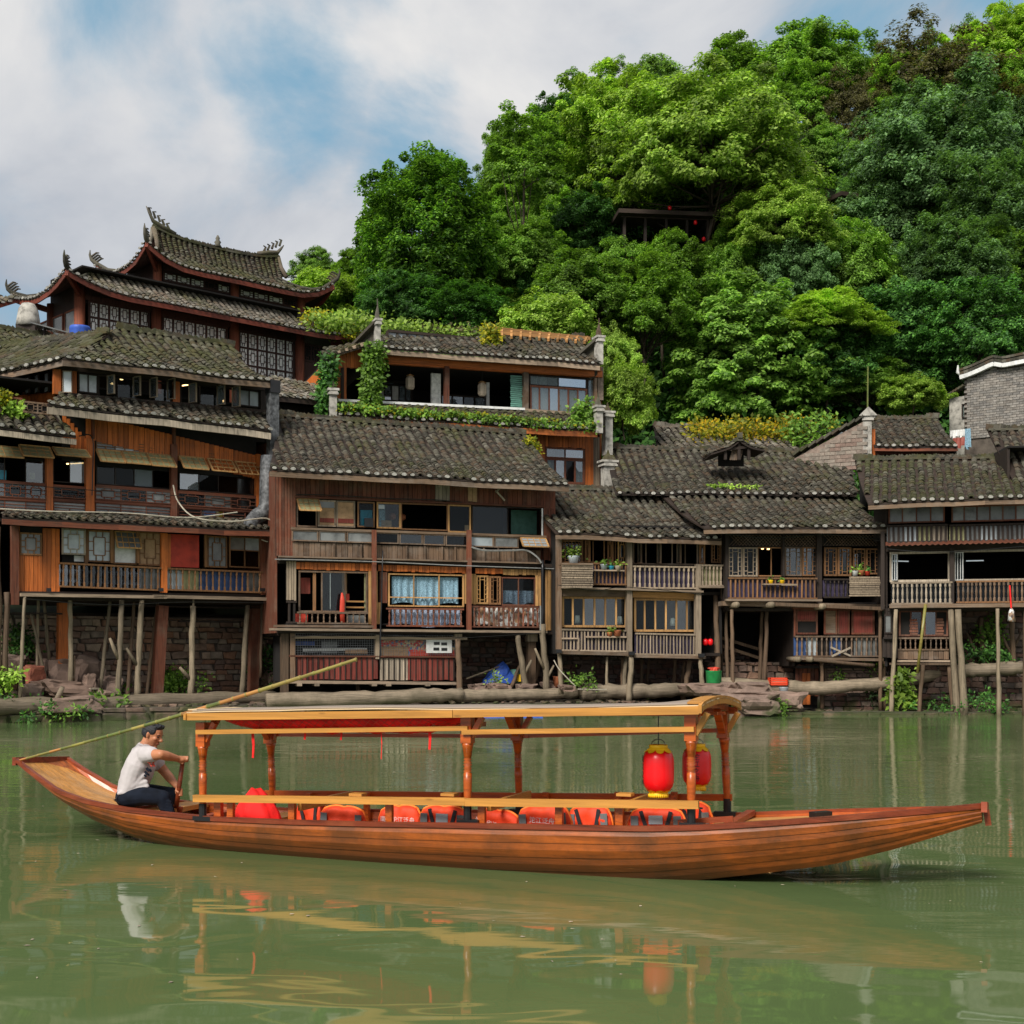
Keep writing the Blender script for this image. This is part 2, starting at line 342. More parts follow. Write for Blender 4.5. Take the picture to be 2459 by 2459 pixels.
M['bamboo_g'] = wood('green_bamboo', (.10, .13, .03), mode='o', grain='x', rough=.4, coat=.2, wear=.4, wc=(.33, .25, .06), dark=.6, var=.25, bump=.05)
M['bamboo_o'] = wood('orange_bamboo', (.34, .15, .04), mode='o', grain='x', rough=.4, coat=.2, wear=.3, wc=(.3, .25, .06), dark=.6, var=.25, bump=.05)
M['lampglow'] = plain('lit_lamp', (1., .62, .25), emit=3.0)
M['tubeglow'] = plain('lit_tube', (.85, .95, 1.), emit=.22)
M['shade'] = plain('white_lampshade', (.72, .72, .68), rough=.8)
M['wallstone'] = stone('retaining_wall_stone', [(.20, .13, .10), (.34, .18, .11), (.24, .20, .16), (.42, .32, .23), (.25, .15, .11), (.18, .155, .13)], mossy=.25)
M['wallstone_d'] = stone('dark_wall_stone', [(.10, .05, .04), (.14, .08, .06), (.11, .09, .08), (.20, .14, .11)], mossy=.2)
M['rock'] = stone('sandstone_rock', [(.19, .125, .095), (.24, .165, .13), (.17, .12, .095)], nz=2.2, mossy=.1)
M['rockred'] = stone('red_sandstone', [(.28, .09, .055), (.30, .11, .07)], nz=3, mossy=.05)
M['mortar'] = stone('wall_mortar', [(.09, .075, .06), (.10, .08, .065)], mossy=.3)
M['greybrick'] = stone('grey_brick', [(.16, .15, .14), (.23, .215, .195), (.28, .255, .225), (.19, .17, .15)], nz=6, mossy=-.3)
M['embank'] = stone('embankment_stone', [(.13, .085, .065), (.22, .14, .10), (.10, .075, .06), (.17, .12, .09)], mossy=.35)
M['pilebrick'] = stone('pillar_brick', [(.2, .17, .14), (.26, .22, .18), (.22, .15, .12)], nz=6, mossy=-.1)
M['leaf_mid'] = leafmat('mid_green_leaves', (.12, .24, .035), (.25, .42, .07))
M['leaf_light'] = leafmat('bright_green_leaves', (.22, .37, .045), (.40, .56, .10))
M['leaf_dark'] = leafmat('dark_green_leaves', (.045, .13, .028), (.11, .26, .05))
M['leaf_rich'] = leafmat('rich_green_leaves', (.055, .14, .022), (.17, .32, .05), .5)
M['leaf_blue'] = leafmat('grey_green_leaves', (.10, .20, .07), (.20, .35, .13))
M['leaf_brown'] = leafmat('brownish_leaves', (.075, .07, .025), (.13, .125, .04))
M['leaf_yellow'] = leafmat('yellow_green_leaves', (.20, .25, .02), (.42, .36, .02))
M['flower'] = leafmat('yellow_flowers', (.42, .28, .01), (.60, .36, .01), .25)
M['bark'] = wood('tree_bark', (.060, .042, .028), wear=.4, wc=(.05, .055, .03), bump=.8)
M['hillsoil'] = plain('hill_ground', (.018, .03, .008), rough=1, nz=1.2, amt=.6)
M['earth'] = plain('bank_earth', (.05, .04, .028), rough=1, nz=2, amt=.6, bump=.8)

CUBES = {}
def cube(mat):
    if mat not in CUBES:
        CUBES[mat] = MB().box(-.5, .5, -.5, .5, -.5, .5).mesh('block_' + mat, M[mat])
    return CUBES[mat]
def blk(name, mat, parent, x0, x1, y0, y1, z0, z1, rot=None, kind=None):
    return link(name, cube(mat), parent, ((x0 + x1) / 2, (y0 + y1) / 2, (z0 + z1) / 2), rot, (abs(x1 - x0), abs(y1 - y0), abs(z1 - z0)), kind=kind)
BAL = {}
def baluster_mesh(mat, kind):
    k = (mat, kind)
    if k not in BAL:
        if kind == 't':
            BAL[k] = MB().tube([(0, 0, z) for z in (0, .16, .22, .5, .78, .84, 1)], [.5, .5, .28, .46, .24, .48, .48], 5).mesh('baluster_' + mat, M[mat])
        else: BAL[k] = MB().box(-.5, .5, -.5, .5, 0, 1).mesh('slat_' + mat, M[mat])
    return BAL[k]

# ---------------------------------------------------------------- facade frame
class House:
    def __init__(s, name, label, cat, pxL, YL, pxR, YR, group=None):
        A = W(pxL, 0, YL); B = W(pxR, 0, YR)
        s.O = Vector((A.x, A.y)); d = Vector((B.x - A.x, B.y - A.y)); s.len = d.length
        s.ang = math.atan2(d.y, d.x); s.u = Vector((math.cos(s.ang), math.sin(s.ang))); s.n = Vector((-s.u.y, s.u.x))
        s.e = thing(name, label, cat, (A.x, A.y, 0), s.ang, group)
        s.rd = random.Random(len(name) * 31 + int(pxL))
    def P(s, px, py, d=0):
        r = Vector(((px - CX) / FX, 1.0)); t = (d + s.O.dot(s.n)) / r.dot(s.n)
        p = r * t - s.O
        return p.dot(s.u), CAMZ - (py - HY) / FX * t
    def V(s, px, py, d=0):
        x, z = s.P(px, py, d); return Vector((x, d, z))
    def world(s, v):
        q = s.O + s.u * v[0] + s.n * v[1]; return Vector((q.x, q.y, v[2]))
    def rect(s, x0, yt, yb, x1, d=0):
        a, z1 = s.P(x0, yt, d); _, z0 = s.P(x0, yb, d); b, _ = s.P(x1, yt, d); return a, b, z0, z1
    def box(s, name, mat, x0, yt, yb, x1, d=0, dep=.1, parent=None):
        a, b, z0, z1 = s.rect(x0, yt, yb, x1, d); return blk(name, mat, parent or s.e, a, b, d, d + dep, z0, z1)
    def beam(s, mat, x0, yt, yb, x1, d=-.08, dep=.16, name='beam', y1=None):
        if y1 is None: return s.box(name, mat, x0, yt, yb, x1, d, dep)
        a = s.V(x0, (yt + yb) / 2, d + dep / 2); b = s.V(x1, y1 + (yb - yt) / 2, d + dep / 2)
        h = s.P(x0, yt, d)[1] - s.P(x0, yb, d)[1]
        L = (b - a).length; 
        return link(name, cube(mat), s.e, (a + b) / 2, (0, -math.atan2(b.z - a.z, b.x - a.x), 0), (L, dep, h))
    def planks(s, mat, x0, yt, yb, x1, n, d=0, name='plank', y1=None, th=.035, parent=None):
        a, b, z0, z1 = s.rect(x0, yt, yb, x1, d)
        dz = 0 if y1 is None else s.P(x1, y1, d)[1] - z1
        w = (b - a) / n
        for i in range(n):
            j = s.rd.uniform(-.012, .012); k = s.rd.uniform(-.02, .012); q = dz * (i + .5) / n
            blk(name, mat, parent or s.e, a + i * w + .006, a + (i + 1) * w - .006, d + j, d + j + th, z0 + k + q, z1 + q)
        blk('wall_backing', 'inner', s.e, a, b, d + th + .02, d + th + .05, min(z0, z0 + dz), max(z1, z1 + dz))
    def boards(s, mat, x0, yt, yb, x1, n, d=0, name='board', tilt=0, th=.02, gap=.2):
        a, b, z0, z1 = s.rect(x0, yt, yb, x1, d); h = (z1 - z0) / n
        for i in range(n):
            blk(name, mat, s.e, a + s.rd.uniform(-.02, .02), b + s.rd.uniform(-.02, .02), d, d + th, z0 + i * h + h * gap * .5, z0 + (i + 1) * h - h * gap * .5, rot=(0, s.rd.uniform(-.008, .008) + tilt, 0))
    def win(s, x0, yt, yb, x1, cols=2, rows=1, mat='frame', g='glass', d=0, fw=.045, lat=None, name='window', open=0, split=None, dep=.06, bars=None):
        """frame with mullions; panes are sub-parts. open = swing angle about left (neg) or right (pos) edge"""
        a, b, z0, z1 = s.rect(x0, yt, yb, x1, d); m = MB(); Wd = b - a; H = z1 - z0
        par = s.e
        ox, oz = 0, 0
        zs = [0, 1] if rows == 1 else ([0, split, 1] if split else [i / rows for i in range(rows + 1)])
        m.box(0, Wd, 0, dep, 0, fw); m.box(0, Wd, 0, dep, H - fw, H); m.box(0, fw, 0.002, dep - .002, fw, H - fw); m.box(Wd - fw, Wd, 0.002, dep - .002, fw, H - fw)
        for i in range(1, cols): x = Wd * i / cols; m.box(x - fw * .4, x + fw * .4, .004, dep - .004, fw, H - fw)
        for q in zs[1:-1]: m.box(fw, Wd - fw, .006, dep - .006, H * q - fw * .4, H * q + fw * .4)
        t = .022
        if lat:
            for i in range(cols):
                for j in range(len(zs) - 1):
                    xa, xb = Wd * i / cols + fw * .6, Wd * (i + 1) / cols - fw * .6; za, zb = H * zs[j] + fw * .6, H * zs[j + 1] - fw * .6
                    w_, h_ = xb - xa, zb - za
                    if lat == 'rect':       # inner rectangle tied to the frame by stubs
                        ia, ib, ja, jb = xa + w_ * .24, xb - w_ * .24, za + h_ * .2, zb - h_ * .2
                        for q in (ja, jb): m.box(ia, ib, -.008, .016, q - t / 2, q + t / 2)
                        for q in (ia, ib): m.box(q - t / 2, q + t / 2, -.008, .016, ja + t / 2, jb - t / 2)
                        for q in (.35, .65):
                            zz = za + h_ * q; m.box(xa, ia - t / 2, -.006, .014, zz - t / 2, zz + t / 2); m.box(ib + t / 2, xb, -.006, .014, zz - t / 2, zz + t / 2)
                            xx = xa + w_ * q; m.box(xx - t / 2, xx + t / 2, -.006, .014, za, ja - t / 2); m.box(xx - t / 2, xx + t / 2, -.006, .014, jb + t / 2, zb)
                    elif lat == 'key':      # side ladders, open middle
                        for q in (.28, .72):
                            xx = xa + w_ * q; m.box(xx - t / 2, xx + t / 2, -.008, .016, za, zb)
                        for k in range(1, 6):
                            zz = za + h_ * k / 6; m.box(xa, xa + w_ * .28 - t / 2, -.006, .014, zz - t / 2, zz + t / 2); m.box(xb - w_ * .28 + t / 2, xb, -.006, .014, zz - t / 2, zz + t / 2)
                        for q in (.12, .88):
                            zz = za + h_ * q; m.box(xa + w_ * .28 + t / 2, xb - w_ * .28 - t / 2, -.006, .014, zz - t / 2, zz + t / 2)
                    elif lat == 'band':     # long low lattice
                        for q in (.33, .66):
                            zz = za + h_ * q; m.box(xa, xb, -.006, .014, zz - t / 2, zz + t / 2)
                        k = max(2, int(w_ / .35))
                        for q in range(1, k):
                            xx = xa + w_ * q / k; lo, hi = ((.0, .33) if q % 2 else (.33, 1.)); m.box(xx - t / 2, xx + t / 2, -.01, .012, za + h_ * lo, za + h_ * hi)
        f = m.build(name, M[mat], par)
        f.location = (a, d, z0)
        if open:
            if open > 0: f.rotation_euler = (0, 0, -open); 
            else:
                f.location = (b - Wd * math.cos(open), d + Wd * math.sin(open), z0); f.rotation_euler = (0, 0, -open)
        if g:
            gs = g if isinstance(g, (list, tuple)) else [g]
            k = 0
            for j in range(len(zs) - 1):
                for i in range(cols):
                    gm = gs[k % len(gs)]; k += 1
                    if gm is None: continue
                    blk('pane', gm, f, Wd * i / cols + fw * .3, Wd * (i + 1) / cols - fw * .3, dep * .45, dep * .45 + .008, H * zs[j] + fw * .3, H * zs[j + 1] - fw * .3)
        return f
    def awning(s, x0, yt, yb, x1, mat='olive', out_=.45, d=0, name='awning_shutter'):
        a, b, z0, z1 = s.rect(x0, yt, yb, x1, d - out_); a, _ = s.P(x0, yt, d); b, _ = s.P(x1, yt, d)
        z1 = s.P(x0, yt, d)[1]
        m = MB(); p = [(a, d, z1), (b, d, z1), (b, d - out_, z0), (a, d - out_, z0)]
        V_ = [Vector(q) for q in p]
        for i in range(4): m.bar(V_[i], V_[(i + 1) % 4], .05, .04)
        mid = [(V_[0] + V_[1]) / 2, (V_[2] + V_[3]) / 2]
        q0, q1 = V_[0].lerp(V_[3], .33), V_[1].lerp(V_[2], .33); m.bar(q0, q1, .02, .03)
        q0, q1 = V_[0].lerp(V_[3], .66), V_[1].lerp(V_[2], .66); m.bar(q0, q1, .02, .03)
        for t_ in (.25, .5, .75): m.bar(V_[0].lerp(V_[1], t_), V_[3].lerp(V_[2], t_), .02, .03)
        f = m.build(name, M['gold'], s.e)
        if mat:
            k = MB(); up = Vector((0, .02, .02)); vs = [v + up for v in V_] + [v + up * 1.6 for v in V_]
            k.add(vs, [(0, 3, 2, 1), (4, 5, 6, 7), (0, 1, 5, 4), (1, 2, 6, 5), (2, 3, 7, 6), (3, 0, 4, 7)]); k.build('pane', M[mat], f)
        return f
    def rail(s, x0, yt, yb, x1, n, kind='t', mat='brown', d=-.1, bw=.07, rm=None, back=None, y1=None):
        a, b, z0, z1 = s.rect(x0, yt, yb, x1, d); dz = 0 if y1 is None else s.P(x1, y1, d)[1] - z1
        m = MB(); m.bar((a, d, z1 - .03), (b, d, z1 - .03 + dz), .09, .055); m.bar((a, d, z0 + .025), (b, d, z0 + .025 + dz), .08, .05)
        f = m.build('railing', M[rm or mat], s.e)
        bm = baluster_mesh(mat, kind)
        for i in range(n):
            t = (i + .5) / n; x = a + (b - a) * t
            link('baluster' if kind == 't' else 'slat', bm, f, (x + s.rd.uniform(-.008, .008), d, z0 + .05 + dz * t), (0, s.rd.uniform(-.02, .02), 0), (bw, bw * (1 if kind == 't' else .5), z1 - z0 - .11))
        if back:
            backs = back if isinstance(back, (list, tuple)) else [back]; k = len(backs)
            for i, q in enumerate(backs):
                if q: blk('back_panel', q, s.e, a + (b - a) * i / k + .003, a + (b - a) * (i + 1) / k - .003, d + .09, d + .105, z0 + .03, z1 - .06)
        return f
    def pole(s, x0, y0, x1, y1, w, mat='pole', d=0, d2=None, fork=None, square=False, name='stilt', mid=None):
        d2 = d if d2 is None else d2
        a = s.V(x0, y0, d); b = s.V(x1, y1, d2); b.z -= .15; r = w / 2 / FX * (s.O.y + 1.5)
        m = MB()
        if square: m.bar(a, b, r * 2, r * 1.7, up=(0, 1, 0))
        else:
            n = 7; pts = []; rs = []
            sd_ = int(x0 * 7 + y1)
            r_ = random.Random(sd_)
            for i in range(n + 1):
                t = i / n; p = a.lerp(b, t)
                amp = r * .22 if 0 < i < n else 0
                pts.append(p + Vector((r_.uniform(-1, 1) * amp, r_.uniform(-1, 1) * amp, 0))); rs.append(r * (.86 + .22 * t) * r_.uniform(.9, 1.1))
            m.tube(pts, rs, 8, wob=.14, seed=sd_)
            for (t, dx, dy, q) in (fork or ()):
                c = a.lerp(b, t); e = c + Vector((dx, -.1, dy)); 
                m.tube([c + Vector((0, 0, -.12)), c.lerp(e, .4) + Vector((dx * .12, 0, -.02)), e], [r * q * 1.15, r * q, r * q * .7], 7, wob=.2, seed=3)
        return m.build(name, M[mat], s.e, smooth=not square)
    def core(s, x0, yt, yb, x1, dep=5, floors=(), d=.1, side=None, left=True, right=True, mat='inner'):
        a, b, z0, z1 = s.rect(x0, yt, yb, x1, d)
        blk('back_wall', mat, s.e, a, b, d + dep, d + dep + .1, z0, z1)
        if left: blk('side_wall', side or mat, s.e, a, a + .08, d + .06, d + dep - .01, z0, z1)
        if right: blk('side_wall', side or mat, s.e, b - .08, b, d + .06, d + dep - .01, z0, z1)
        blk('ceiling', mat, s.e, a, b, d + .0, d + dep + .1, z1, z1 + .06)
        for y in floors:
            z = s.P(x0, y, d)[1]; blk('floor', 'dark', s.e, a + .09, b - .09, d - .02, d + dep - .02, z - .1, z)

# ---------------------------------------------------------------- tiled roofs
def tile_template(w, L, inv=False):
    vs = []; k = 4; r = w / 2
    for (t, lift, rr) in ((-.35 * L, .026, 1.0), (.65 * L, 0.0, .86)):
        for i in range(k + 1):
            th = R(-82 + 164 * i / k); vs.append((math.sin(th) * r * rr, t, math.cos(th) * r * rr * .8 + lift))
    for i in range(k + 1):
        th = R(-82 + 164 * i / k); vs.append((math.sin(th) * (r - .022), -.35 * L, math.cos(th) * (r - .022) * .8 + .008))
    V = np.array(vs)
    if inv: V[:, 2] = -V[:, 2] * .55 - .0
    n = k + 1; F = []
    for i in range(k): F.append((i, i + 1, n + i + 1, n + i)); F.append((2 * n + i, 2 * n + i + 1, i + 1, i))
    return V, F
EAVE = {}
def eave_mesh(r):
    k = round(r, 2)
    if k not in EAVE:
        m = MB(); n = 6; vs = []
        for y in (-.02, .03):
            for i in range(n + 1):
                a = math.pi * i / n; vs.append((math.cos(a) * r, y, math.sin(a) * r * .85))
            vs.append((r * .55, y, -.35 * r)); vs.append((-r * .55, y, -.35 * r))
        c = n + 3
        # order: arc from +x to -x, then bottom pts
        ring = list(range(n + 1)) + [n + 2, n + 1]
        m.add(vs, [tuple(ring[::-1]), tuple(i + c for i in ring)] + [(ring[i], ring[(i + 1) % c], ring[(i + 1) % c] + c, ring[i] + c) for i in range(c)])
        EAVE[k] = m.mesh('eave_cap', M['lime'])
    return EAVE[k]
def tile_roof(parent, pos, xl, xr, rows, pitch=.29, mat='tile', limit=220, eave=True, ridge=True, deck='dark_h', seed=1, name='roof', sagn=.055, drop=.05, axis=0, fascia=None, thick=.06):
    r_ = random.Random(seed)
    base_pos = pos
    def P_(x, s_):
        v = Vector(base_pos(x, s_)); v.z += sagn * noise.noise(Vector((x * .55 + seed * 3, s_ * 2, seed))) ; return v
    xs0 = min(xl(0), xl(1)); xs1 = max(xr(0), xr(1))
    # deck
    m = MB(); nx = max(4, int((xs1 - xs0) / .5)); ns = 6; vs = []
    for k in range(2):
        for j in range(ns + 1):
            s_ = j / ns; a, b = xl(s_), xr(s_)
            for i in range(nx + 1):
                v = P_(a + (b - a) * i / nx, s_); v.z -= .02 + k * thick; vs.append(v)
    q = (nx + 1) * (ns + 1); fs = []
    for j in range(ns):
        for i in range(nx):
            a = j * (nx + 1) + i; fs.append((a, a + 1, a + nx + 2, a + nx + 1)); fs.append((q + a, q + a + nx + 1, q + a + nx + 2, q + a + 1))
    for i in range(nx): fs.append((i, q + i, q + i + 1, i + 1)); a = ns * (nx + 1) + i; fs.append((a, a + 1, q + a + 1, q + a))
    for j in range(ns):
        a = j * (nx + 1); c = a + nx; fs.append((a, a + nx + 1, q + a + nx + 1, q + a)); fs.append((c, q + c, q + c + nx + 1, c + nx + 1))
    deck_o = m.add(vs, fs).build(name, M[deck], parent)
    slope_len = (P_((xs0 + xs1) / 2, 1) - P_((xs0 + xs1) / 2, 0)).length; L = slope_len / rows
    TV, TF = tile_template(pitch * .66, L * 1.25); PV, PF = tile_template(pitch * .8, L * 2.2, True)
    tme = MB().add([tuple(v) for v in TV], TF).mesh('tile', M[mat])
    ncol = int(round((xs1 - xs0) / pitch)); frames = []; pans = []; ed = (xs1 - xs0) / ncol
    def frame(x, s_, yaw=0, lift=0):
        p = P_(x, s_); A = (P_(x + .05, s_) - P_(x - .05, s_)).normalized(); Tn = (P_(x, min(1, s_ + .03)) - P_(x, max(0, s_ - .03))).normalized()
        N_ = A.cross(Tn)
        if N_.z < 0: N_ = -N_; 
        N_.normalize(); A = Tn.cross(N_).normalized()
        if yaw: c, s2 = math.cos(yaw), math.sin(yaw); A, Tn = A * c + Tn * s2, Tn * c - A * s2
        return p + N_ * lift, A, Tn, N_
    for i in range(ncol):
        xb = xs0 + (i + .5) * ed; drift = r_.uniform(-.025, .025)
        for j in range(rows):
            s_ = (j + .3) / rows; x = xb + drift * math.sin(j * .7)
            if not (xl(s_) + pitch * .2 < x < xr(s_) - pitch * .2): continue
            frames.append((j, frame(x + r_.uniform(-.012, .012), s_, r_.gauss(0, .09), r_.uniform(.0, .03))))
            if j % 2 == 0 and xl(s_) < x + ed / 2 < xr(s_): pans.append(frame(x + ed / 2, min(.98, s_ + .4 / rows), 0, .03))
        if eave:
            s_ = 0.0
            if xl(0) + pitch * .2 < xb < xr(0) - pitch * .2:
                p, A, Tn, N_ = frame(xb + r_.uniform(-.02, .02), 0, r_.uniform(-.1, .1))
                H_ = Vector((Tn.x, Tn.y, 0)).normalized()
                M4 = Matrix(((A.x, H_.x, 0, p.x - H_.x * (L * .35 + .02)), (A.y, H_.y, 0, p.y - H_.y * (L * .35 + .02)), (A.z, H_.z, 1, p.z + r_.uniform(-.015, .01)), (0, 0, 0, 1)))
                if r_.random() < .88: link('eave_tile', eave_mesh(pitch * (.24 + .04 * (i % 3 > 0))), deck_o, mat=M4)
    frames.sort(key=lambda q_: q_[0])
    for j, (p, A, Tn, N_) in frames[:limit]:
        link('tile', tme, deck_o, mat=Matrix(((A.x, Tn.x, N_.x, p.x), (A.y, Tn.y, N_.y, p.y), (A.z, Tn.z, N_.z, p.z), (0, 0, 0, 1))))
    allV = []; allF = []; b0 = 0
    for (lst, V_, F_) in (([f[1] for f in frames[limit:]], TV, TF), (pans, PV, PF)):
        if not lst: continue
        Pn = np.array([f[0] for f in lst]); An = np.array([f[1] for f in lst]); Tn_ = np.array([f[2] for f in lst]); Nn = np.array([f[3] for f in lst])
        vv = Pn[:, None, :] + V_[None, :, 0:1] * An[:, None, :] + V_[None, :, 1:2] * Tn_[:, None, :] + V_[None, :, 2:3] * Nn[:, None, :]
        ff = np.array(F_)[None] + (np.arange(len(lst)) * len(V_))[:, None, None] + b0
        allV.append(vv.reshape(-1, 3)); allF.append(ff.reshape(-1, 4)); b0 += len(lst) * len(V_)
    if allV: link('tile_field', np_mesh('tile_field', np.concatenate(allV), np.concatenate(allF), M[mat]), deck_o, kind='stuff')
    if ridge:
        m = MB(); a, b = xl(1), xr(1); x = a
        while x < b:
            p = P_(x, 1); t = r_.uniform(.035, .06); h = r_.uniform(.10, .15) + (.12 if (x - a < .5 or b - x < .5) else 0) * .6
            q2 = P_(min(x + .14, b), 1); m.bar(p + Vector((0, 0, .02)), p + Vector((0, 0, h)) + (q2 - p) * r_.uniform(.2, .8), t, .16); x += .07
        m.build('ridge', M[mat], deck_o, kind='stuff')
        m = MB(); n = max(2, int((b - a) / .6)); 
        for i in range(n): m.bar(P_(a + (b - a) * i / n, 1) + Vector((0, 0, .01)), P_(a + (b - a) * (i + 1) / n, 1) + Vector((0, 0, .01)), .26, .07)
        m.build('ridge_cap', M['lime'] if ridge == 'lime' else M[mat], deck_o)
    if fascia:
        fm, fh, fo = fascia; m = MB(); n = max(3, int((xr(0) - xl(0)) / .8)); a, b = xl(0), xr(0)
        for i in range(n):
            p = P_(a + (b - a) * i / n, 0); q2 = P_(a + (b - a) * (i + 1) / n, 0); dn = Vector((0, 0, -.08 - fh / 2 - fo))
            m.bar(p + dn, q2 + dn, .05, fh)
        m.build('fascia', M[fm], parent)
    return deck_o
def lin(a, b): return lambda s_: a + (b - a) * s_
def house_roof(H, eL, eR, rL, rR, d_e, d_r, rows, hip_ok=True, **kw):
    """eL.. are pixels; eave on plane d_e and ridge on plane d_r"""
    a = H.V(*eL, d_e); b = H.V(*eR, d_e); c = H.V(*rL, d_r); d = H.V(*rR, d_r); cur = kw.pop('cur', .12)
    def pos(x, s_):
        te = (x - a.x) / (b.x - a.x); tr = (x - c.x) / (d.x - c.x) if d.x != c.x else 0
        ze = a.z + (b.z - a.z) * te; zr = c.z + (d.z - c.z) * tr
        return (x, d_e + (d_r - d_e) * s_, ze + (zr - ze) * s_ - cur * math.sin(math.pi * s_))
    return tile_roof(H.e, pos, lin(a.x, c.x), lin(b.x, d.x), rows, **kw)

# ---------------------------------------------------------------- foliage
def leaf_mesh(name, P, Nrm, size, mat, seed=0, elong=1.7):
    g = np.random.default_rng(seed); n = len(P)
    Nrm = Nrm / (np.linalg.norm(Nrm, axis=1, keepdims=True) + 1e-9)
    t = g.normal(size=(n, 3)); t -= (t * Nrm).sum(1, keepdims=True) * Nrm; t /= np.linalg.norm(t, axis=1, keepdims=True) + 1e-9
    b = np.cross(Nrm, t); s = (size * g.uniform(.6, 1.3, size=(n, 1)))
    L = t * s * elong / 2; Wd = b * s / 2; fold = Nrm * s * .12
    V = np.stack([P - L, P + Wd * .9 + fold - L * .1, P + L, P - Wd * .9 + fold - L * .1], 1).reshape(-1, 3)
    F = np.arange(n * 4).reshape(-1, 4)
    return np_mesh(name, V, F, mat)
TREES = {}
def make_tree(seed, h=10., rx=3.4, rz=3.6, ntip=95, nl=230, leaf=.19, mat='leaf_mid', cl=.55, flat=.45, trunk=.16, bare=.35, spread=1.0, lump=1.0, low=-.75):
    g = np.random.default_rng(seed); cz = h - rz; ntip = int(ntip * 3.0); nl *= .62; cl *= .62; flat = min(.8, flat * 1.5); leaf *= .74
    m = MB(); tr = [Vector((0, 0, 0))]; x = y = 0
    for i in range(1, 7):
        x += g.normal() * .10 * rx / 3; y += g.normal() * .1; tr.append(Vector((x, y, (cz + rz * .45) * i / 6)))
    m.tube(tr, [trunk * (1 - .75 * i / 6) for i in range(7)], 7, wob=.15, seed=seed)
    tips = []
    for k in range(ntip):
        while True:
            v = g.normal(size=3); v /= np.linalg.norm(v)
            if v[2] > low: break
        q = g.uniform(.30, 1.0) ** .55 * (1 + .26 * lump * math.sin(v[0] * 4 + seed) * math.cos(v[1] * 3 + seed * 2 + v[2] * 3)) * g.uniform(1 - .13 * lump, 1 + .12 * lump)
        tips.append(np.array([v[0] * rx * q * spread, v[1] * rx * q * spread, cz + v[2] * rz * q]))
    for k in range(0, ntip, 12):
        p = Vector(tips[k]); t = g.uniform(bare, .95); i = t * 6; a = tr[int(i)].lerp(tr[min(6, int(i) + 1)], i % 1)
        if p.z < a.z: continue
        md = a.lerp(p, .5) + Vector((g.normal() * .2, g.normal() * .2, -.25))
        m.tube([a, md, p], [trunk * .35, trunk * .2, trunk * .07], 5, seed=k)
    P = []; N = []
    for tp in tips:
        n = int(nl * 1.5 * g.uniform(.35, 1.5)); c = cl * g.uniform(.7, 1.35)
        v = g.normal(size=(n, 3)); r = np.linalg.norm(v, axis=1, keepdims=True); v = v / r * (g.uniform(0.15, 1, size=(n, 1)) ** .5)
        off = v * np.array([c, c, c * flat]); off[:, 2] -= .35 * (off[:, 0] ** 2 + off[:, 1] ** 2) / c
        P.append(tp + off); outv = (tp - np.array([0, 0, cz])); outv = outv / (np.linalg.norm(outv) + .1)
        N.append(v * .45 + outv * .4 + np.array([-.15, -.25, .85]) + g.normal(size=(n, 3)) * .4)
    P = np.concatenate(P); N = np.concatenate(N)
    return m.mesh('trunk', M['bark'], True), leaf_mesh('crown', P, N, leaf * .82, M[mat], seed)
def leaf_patch(name, pts, spread, per, size, mat, parent=None, seed=0, up=.6, face=(0, -1, 0), kind=None, elong=1.5):
    g = np.random.default_rng(seed); pts = np.array([tuple(p) for p in pts]); n = len(pts) * per
    P = np.repeat(pts, per, 0) + g.normal(size=(n, 3)) * np.array(spread)
    N = g.normal(size=(n, 3)) * .5 + np.array(face) * .6 + np.array([0, 0, up])
    return link(name, leaf_mesh(name, P, N, size, M[mat], seed, elong), parent, kind=kind)
# ================================================================ ground, water, hill
def mksheet(name, V, F, mat, kind='structure', smooth=True): return link(name, np_mesh(name, V, F, mat, smooth), kind=kind)
def watermat():
    m, T = newmat('river_water'); p = T.n('ShaderNodeNewGeometry').outputs['Position']
    y = T.n('ShaderNodeSeparateXYZ', {0: p}).outputs[1]
    far = T.n('ShaderNodeMapRange', {'Value': y, 'From Min': 8., 'From Max': 24., 'To Min': 0., 'To Max': 1.}).outputs[0]
    a = T.n('ShaderNodeTexNoise', {'Vector': T.n('ShaderNodeMapping', {'Vector': p, 'Scale': (.62, .95, 1)}).outputs[0], 'Scale': 1.0, 'Detail': 1.5, 'Roughness': .4, 'Distortion': .9}).outputs[0]
    b = T.n('ShaderNodeTexNoise', {'Vector': T.n('ShaderNodeMapping', {'Vector': p, 'Scale': (1.3, 7.5, 1)}).outputs[0], 'Scale': 1.3, 'Detail': 3.0, 'Roughness': .5, 'Distortion': .3}).outputs[0]
    zn = T.n('ShaderNodeTexNoise', {'Vector': T.n('ShaderNodeMapping', {'Vector': p, 'Scale': (.12, .3, 1)}).outputs[0], 'Scale': 1.0, 'Detail': 2.0}).outputs[0]
    zone = T.n('ShaderNodeMapRange', {'Value': zn, 'From Min': .4, 'From Max': .62, 'To Min': .2, 'To Max': 1.}).outputs[0]
    h = T.math('ADD', T.math('MULTIPLY', a, .024), T.math('MULTIPLY', T.math('MULTIPLY', b, zone), T.math('ADD', T.math('MULTIPLY', far, .016), .0003)))
    bp = T.n('ShaderNodeBump', {'Height': h, 'Strength': 1.0, 'Distance': .5}).outputs[0]
    mk = T.n('ShaderNodeTexNoise', {'Vector': p, 'Scale': .25, 'Detail': 4.0}).outputs[0]
    col = T.ramp(mk, [(.3, (.080, .122, .044)), (.7, (.104, .148, .056))])
    bs = T.n('ShaderNodeBsdfPrincipled', {'Base Color': col, 'Roughness': .035, 'IOR': 1.42, 'Normal': bp}); bs.inputs['Specular IOR Level'].default_value = .6
    out(T, bs.outputs[0]); return m
WM = watermat()
